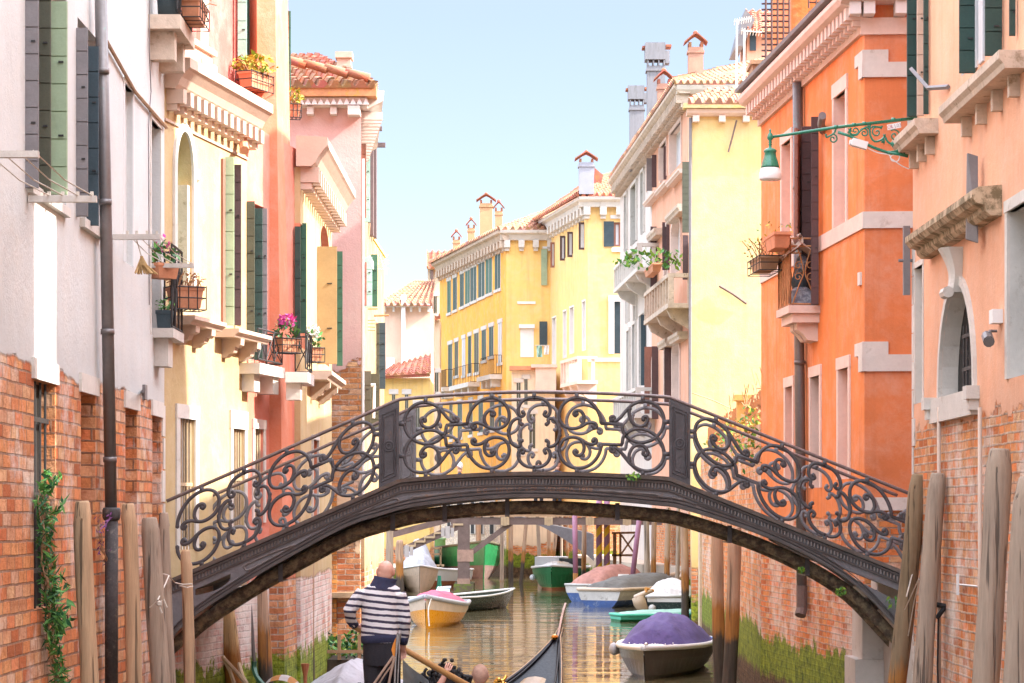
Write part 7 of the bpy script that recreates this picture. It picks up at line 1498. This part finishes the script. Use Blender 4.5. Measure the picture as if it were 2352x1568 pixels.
for a_ in ('pel', 'hip', 'wst', 'mid', 'chs'): J[a_] = (J[a_][0], .11, .09)
bo = skin_body('body', J, E, [SKIN, knit(), TROU, BLKI], GN, lab)
m = MB(); rows = []; nn = 28
for (u, v, rx, ry) in ((882, 1334, .07, .075), (879, 1343, .13, .095), (876, 1352, .185, .112), (874, 1364, .2, .125), (873, 1380, .192, .134), (873, 1400, .185, .142), (873, 1425, .186, .15), (873, 1448, .19, .154), (874, 1466, .19, .152), (876, 1480, .184, .146), (877, 1502, .188, .146), (878, 1528, .184, .14)):
    rows.append([q(u, v) + V((rx * (abs(math.cos(2 * math.pi * j / nn)) ** .85) * (1 if math.cos(2 * math.pi * j / nn) > 0 else -1), ry * math.sin(2 * math.pi * j / nn), .012 * math.sin(j * 1.1 + v))) for j in range(nn)])
m.grid(rows, True, True); hc = q(886, 1310, 0)
m.ball(hc, .086, 18, (.95, 1.15, 1.15)); m.ball(q(884, 1320, -.035), .075, 14, (1, .8, .9)); m.tube([q(883, 1340), q(885, 1318)], [.07, .066], 14)
for u_ in (866.5, 905): m.ball(q(u_, 1314, .005), .027, 10, (.5, .9, 1.45))
m.tube([q(874, 1313, .09), q(868, 1317, .11)], .016, 8)
for (ua, va, ra, ub, vb, rb) in ((857, 1515, .105, 859, 1620, .085), (897, 1515, .105, 899, 1620, .085)): m.tube([q(ua, va), q((ua + ub) / 2, (va + vb) / 2, .01), q(ub, vb)], [ra, (ra + rb) / 2, rb], 14)
for (pts_, rr_) in (((q(836, 1362), q(818, 1382, -.01), q(803, 1401, -.02), q(805, 1424, .06), q(812, 1436, .11)), (.085, .075, .066, .055, .043)), ((q(913, 1364), q(924, 1395, .0), q(929, 1425, .0), q(928, 1455, .05), q(925, 1477, .1)), (.088, .075, .066, .055, .043))): m.tube(pts_, rr_, 12)
x_ = m.build('extra', SKIN, GN); ms_ = bo.data; bmx = __import__('bmesh').new(); bmx.from_mesh(ms_); bmx.from_mesh(x_.data); bmx.to_mesh(ms_); bmx.free(); bpy.data.objects.remove(x_)
r_ = bo.modifiers.new('r', 'REMESH'); r_.mode = 'VOXEL'; r_.voxel_size = .0075; s2_ = bo.modifiers.new('s', 'SMOOTH'); s2_.iterations = 5; s2_.factor = .5
dg = bpy.context.evaluated_depsgraph_get(); nm = bpy.data.meshes.new_from_object(bo.evaluated_get(dg)); bo.modifiers.clear(); bo.data = nm; nm.materials.clear()
for x_ in (SKIN, knit(), TROU, BLKI): nm.materials.append(x_)
r0_ = V(GN.location); zz_ = lambda v: q(0, v).z - r0_.z; wl_, wr_ = V(J['wl'][0]) - r0_, V(J['wr'][0]) - r0_
for p in nm.polygons:
    c = p.center; p.use_smooth = True; mi = 1
    if c.z > zz_(1337): mi = 0
    elif (c - wl_).length < .03 or (c - wr_).length < .03: mi = 0
    elif c.z < zz_(1474) and abs(c.x - (q(877, 0).x - r0_.x)) < .2: mi = 2 if c.z > .12 else 3
    for w_, dd in ((wl_, q(824, 1446, .16) - q(813, 1437, .12)), (wr_, q(924, 1492, .13) - q(925, 1478, .1))):
        if (c - w_).length < .24 and (c - w_).dot(dd.normalized()) > .0 and (c - w_ - dd.normalized() * (c - w_).dot(dd.normalized())).length < .075: mi = 0
    p.material_index = mi
m = MB(); n = 20; rows = []
for (u, v, rx, ry) in ((880, 1352, .15, .115), (882, 1341, .125, .105), (884, 1332, .112, .1), (886, 1326, .118, .106), (886.5, 1328, .1, .092), (884, 1342, .09, .085)): rows.append([q(u, v) + V((rx * math.cos(2 * math.pi * j / n), ry * math.sin(2 * math.pi * j / n), .02 * -math.cos(2 * math.pi * j / n))) for j in range(n)])
m.grid(rows, True); m.build('collar', NAVY, GN, smooth=True)
m = MB(); rows = []
for (v, rx, ry) in ((1459, .194, .158), (1464, .198, .162), (1473, .196, .16), (1477, .186, .15)): rows.append([q(874.5, v) + V((rx * (abs(math.cos(2 * math.pi * j / n)) ** .85) * (1 if math.cos(2 * math.pi * j / n) > 0 else -1), ry * math.sin(2 * math.pi * j / n), .012 * math.cos(2 * math.pi * j / n + 1))) for j in range(n)])
m.grid(rows, True); m.build('jersey_hem', NAVY, GN, smooth=True)
m = MB(); m.tube([q(805, 1425, .06), q(813, 1437, .12)], [.052, .045], 10); m.tube([q(928, 1460, .06), q(925, 1478, .1)], [.053, .045], 10); m.build('cuff', NAVY, GN, smooth=True, split=True)
OAR = thing('oar', 'long varnished wooden oar held low across the gondolier body', 'oar', q(880, 1475, .3)); m = MB(); m.tube([q(806, 1436, .1), q(826, 1449, .16), q(924, 1492, .17), at(1062, 1568, 24.75), at(1150, 1618, 25.1)], [.026, .028, .03, .034, .04], 10); m.build('shaft', OARW, OAR, smooth=True)
# seated passengers
def head(t, c, r, yaw, hairm, bald=False, hairlen=.3):
    c = V(c); f = V((math.sin(yaw), math.cos(yaw), 0)); s = V((f.y, -f.x, 0)); m = MB(); m.ball(c, r, 14, (.93, 1.08, 1.22)); m.tube([c - V((0, 0, r)), c - V((0, 0, r * 1.9))], r * .62, 10)
    for sd in (-1, 1): m.ball(c + s * sd * r * .93 - V((0, 0, r * .08)), r * .26, 8, (.6, .8, 1.3))
    m.tube([c + f * r * 1.0 + V((0, 0, r * .1)), c + f * r * 1.28 - V((0, 0, r * .22))], [r * .1, r * .18], 6); h = m.build('head', SKIN, t, smooth=True); m = MB()
    for sd in (-1, 1): m.ball(c + f * r * .98 + s * sd * r * .36 + V((0, 0, r * .08)), r * .11, 6)
    m.build('eyes', BLKI, h); m = MB(); m.tube([c + f * r * 1.02 - s * r * .25 - V((0, 0, r * .5)), c + f * r * 1.06 - V((0, 0, r * .52)), c + f * r * 1.02 + s * r * .25 - V((0, 0, r * .5))], r * .06, 5); m.build('mouth', RUSTB, h)
    if hairm is not None:
        m = MB(); rows = []
        for i in range(7):
            th = math.pi * .5 * i / 6 * (1.0 + hairlen); row = []
            for j in range(18):
                a = 2 * math.pi * j / 18; back = .5 - .5 * math.cos(a - yaw2(f)); tt = th * (.62 + .5 * back) + (.35 if bald and i == 0 else 0); rr = r * 1.06
                row.append(c + V((math.sin(tt) * math.cos(a) * rr * .95, math.sin(tt) * math.sin(a) * rr * 1.1, math.cos(tt) * rr * 1.24)))
            rows.append(row)
        m.grid(rows, True); m.build('hair', hairm, t, smooth=True)
def yaw2(f): return math.atan2(f.y, f.x)
def torso(t, c, sh, H_, mats, lean=0, arms=True, legs=False, yaw=0.0):
    """upper body with neck at c; sh half shoulder width; yaw faces direction"""
    c = V(c); f = V((math.sin(yaw), math.cos(yaw), 0)); s = V((f.y, -f.x, 0)); J = {}; E = []; lab = {}
    dn = lambda z, x=0, y=0: c + V((0, 0, -z * H_)) + s * x + f * y
    J['pel'] = (dn(.56), .15, .12); J['wst'] = (dn(.4), .145, .115); J['chs'] = (dn(.2), .16, .12); J['upc'] = (dn(.08), .12, .085); J['nck'] = (dn(-.02), .055, .055)
    E += [('pel', 'wst'), ('wst', 'chs'), ('chs', 'upc'), ('upc', 'nck')]; lab[('upc', 'nck')] = 0
    for sd, n in ((-1, 'l'), (1, 'r')):
        J['s' + n] = (dn(.1, sd * sh), .065, .065); J['e' + n] = (dn(.4, sd * (sh + .06)), .05, .05); J['w' + n] = (dn(.6, sd * (sh + .02), .12), .034, .034); E += [('upc', 's' + n), ('s' + n, 'e' + n), ('e' + n, 'w' + n)]; hand(J, E, lab, 'h' + n, 'w' + n, V((0, 0, -.8)) + f * .5, sd, 1, .95, .5)
        if legs:
            J['h' + n] = (dn(.66, sd * .09), .085, .09); J['k' + n] = (dn(1.08, sd * .1, .02), .06, .065); J['a' + n] = (dn(1.5, sd * .1, -.02), .042, .045); J['t' + n] = (dn(1.54, sd * .1, .14), .04, .03); E += [('pel', 'h' + n), ('h' + n, 'k' + n), ('k' + n, 'a' + n), ('a' + n, 't' + n)]
            for e in (('pel', 'h' + n), ('h' + n, 'k' + n), ('k' + n, 'a' + n)): lab[e] = 2
            lab[('a' + n, 't' + n)] = 3
        elif True:
            J['h' + n] = (dn(.62, sd * .1, .1), .085, .085); J['k' + n] = (dn(.6, sd * .12, .5), .065, .065); J['a' + n] = (dn(1.05, sd * .12, .55), .042, .042); J['t' + n] = (dn(1.08, sd * .12, .7), .04, .03); E += [('pel', 'h' + n), ('h' + n, 'k' + n), ('k' + n, 'a' + n), ('a' + n, 't' + n)]
            for e in (('pel', 'h' + n), ('h' + n, 'k' + n), ('k' + n, 'a' + n)): lab[e] = 2
            lab[('a' + n, 't' + n)] = 3
    skin_body('body', J, E, [mats[0], SKIN, mats[1], BLKI], t, lab, 1)
GRH = M('thin_grey_hair', (.52, .32, .24), .9, .2, 30, .3, 90); BRH = M('dark_brown_hair', (.05, .03, .022), .7, .3, 30, .3, 90); WHH = M('white_hair', (.75, .72, .7), .9, .1, 30, .3, 90)
p = at(1103, 1550, 26.6); t = thing('person', 'seated passenger in white shirt with close cropped thinning hair seen from behind', 'person', (p.x, p.y, .2)); head(t, p, .092, .0, GRH); torso(t, p - V((0, 0, .21)), .17, 1.0, [WHTC, TROU])
p = at(978, 1562, 25.5); t = thing('person', 'passenger in light blue shirt raising a hand beside the carved chair', 'person', (p.x - .15, p.y, .2)); c = at(952, 1585, 25.5)
head(t, c + V((.1, .05, -.06)), .09, .2, BRH); torso(t, c - V((-.1, -.05, .27)), .17, 1.0, [M('light_blue_shirt', (.42, .55, .72), .8, .2, 6, .4, 20), TROU])
J = {}; E = []; lab = {}; J['s'] = (at(960, 1600, 25.4), .06, .06); J['e'] = (at(1002, 1590, 25.4), .05, .05); J['w'] = (at(1020, 1555, 25.4), .036, .036); E += [('s', 'e'), ('e', 'w')]; lab[('s', 'e')] = 0; lab[('e', 'w')] = 1; hand(J, E, lab, 'h', 'w', at(1030, 1532, 25.4) - at(1020, 1555, 25.4), 1, 1, 1.0, .7); skin_body('raised_arm', J, E, [M('blue_sleeve', (.42, .55, .72), .8), SKIN], t, lab, 1)
m = MB(); rr = [[at(925 + 12 * i, 1518 + 9 * i + 22 * j - (4 if i == 0 else 0), 25.6 + .1 * j) + V((0, .03 * math.sin(i * 2 + j), 0)) for i in range(6)] for j in range(4)]; m.grid(rr); o = m.build('blue_shawl', M('pale_blue_cloth', (.45, .6, .72), .85, .2, 5, .5, 14), t, smooth=True)
# people crossing the timber bridge
def walker(u, v, Y, yaw, label, jk, hr, long=False):
    c = at(u, v, Y); t = thing('person', label, 'person', (c.x, Y, 2.9)); head(t, c, .115, yaw, hr, hairlen=.7 if long else .3); torso(t, c - V((0, 0, .23)), .19, .97, [jk, TROU], legs=True, yaw=yaw)
walker(1056, 1070, 82.9, -1.3, 'white haired walker in navy jacket crossing the timber bridge, seen in profile', NAVY, WHH)
walker(1237, 1066, 83.2, math.pi, 'dark haired woman facing the camera on the timber bridge', M('brown_coat', (.2, .12, .1), .9), BRH, True)
walker(1280, 1064, 82.7, math.pi + .15, 'young man in navy jacket with strap, facing the camera on the timber bridge', M('navy_jacket', (.05, .055, .09), .85), BRH)
for o in list(COL.objects):
    for k_ in [k_ for k_ in o.keys() if k_ == '_z']: del o[k_]
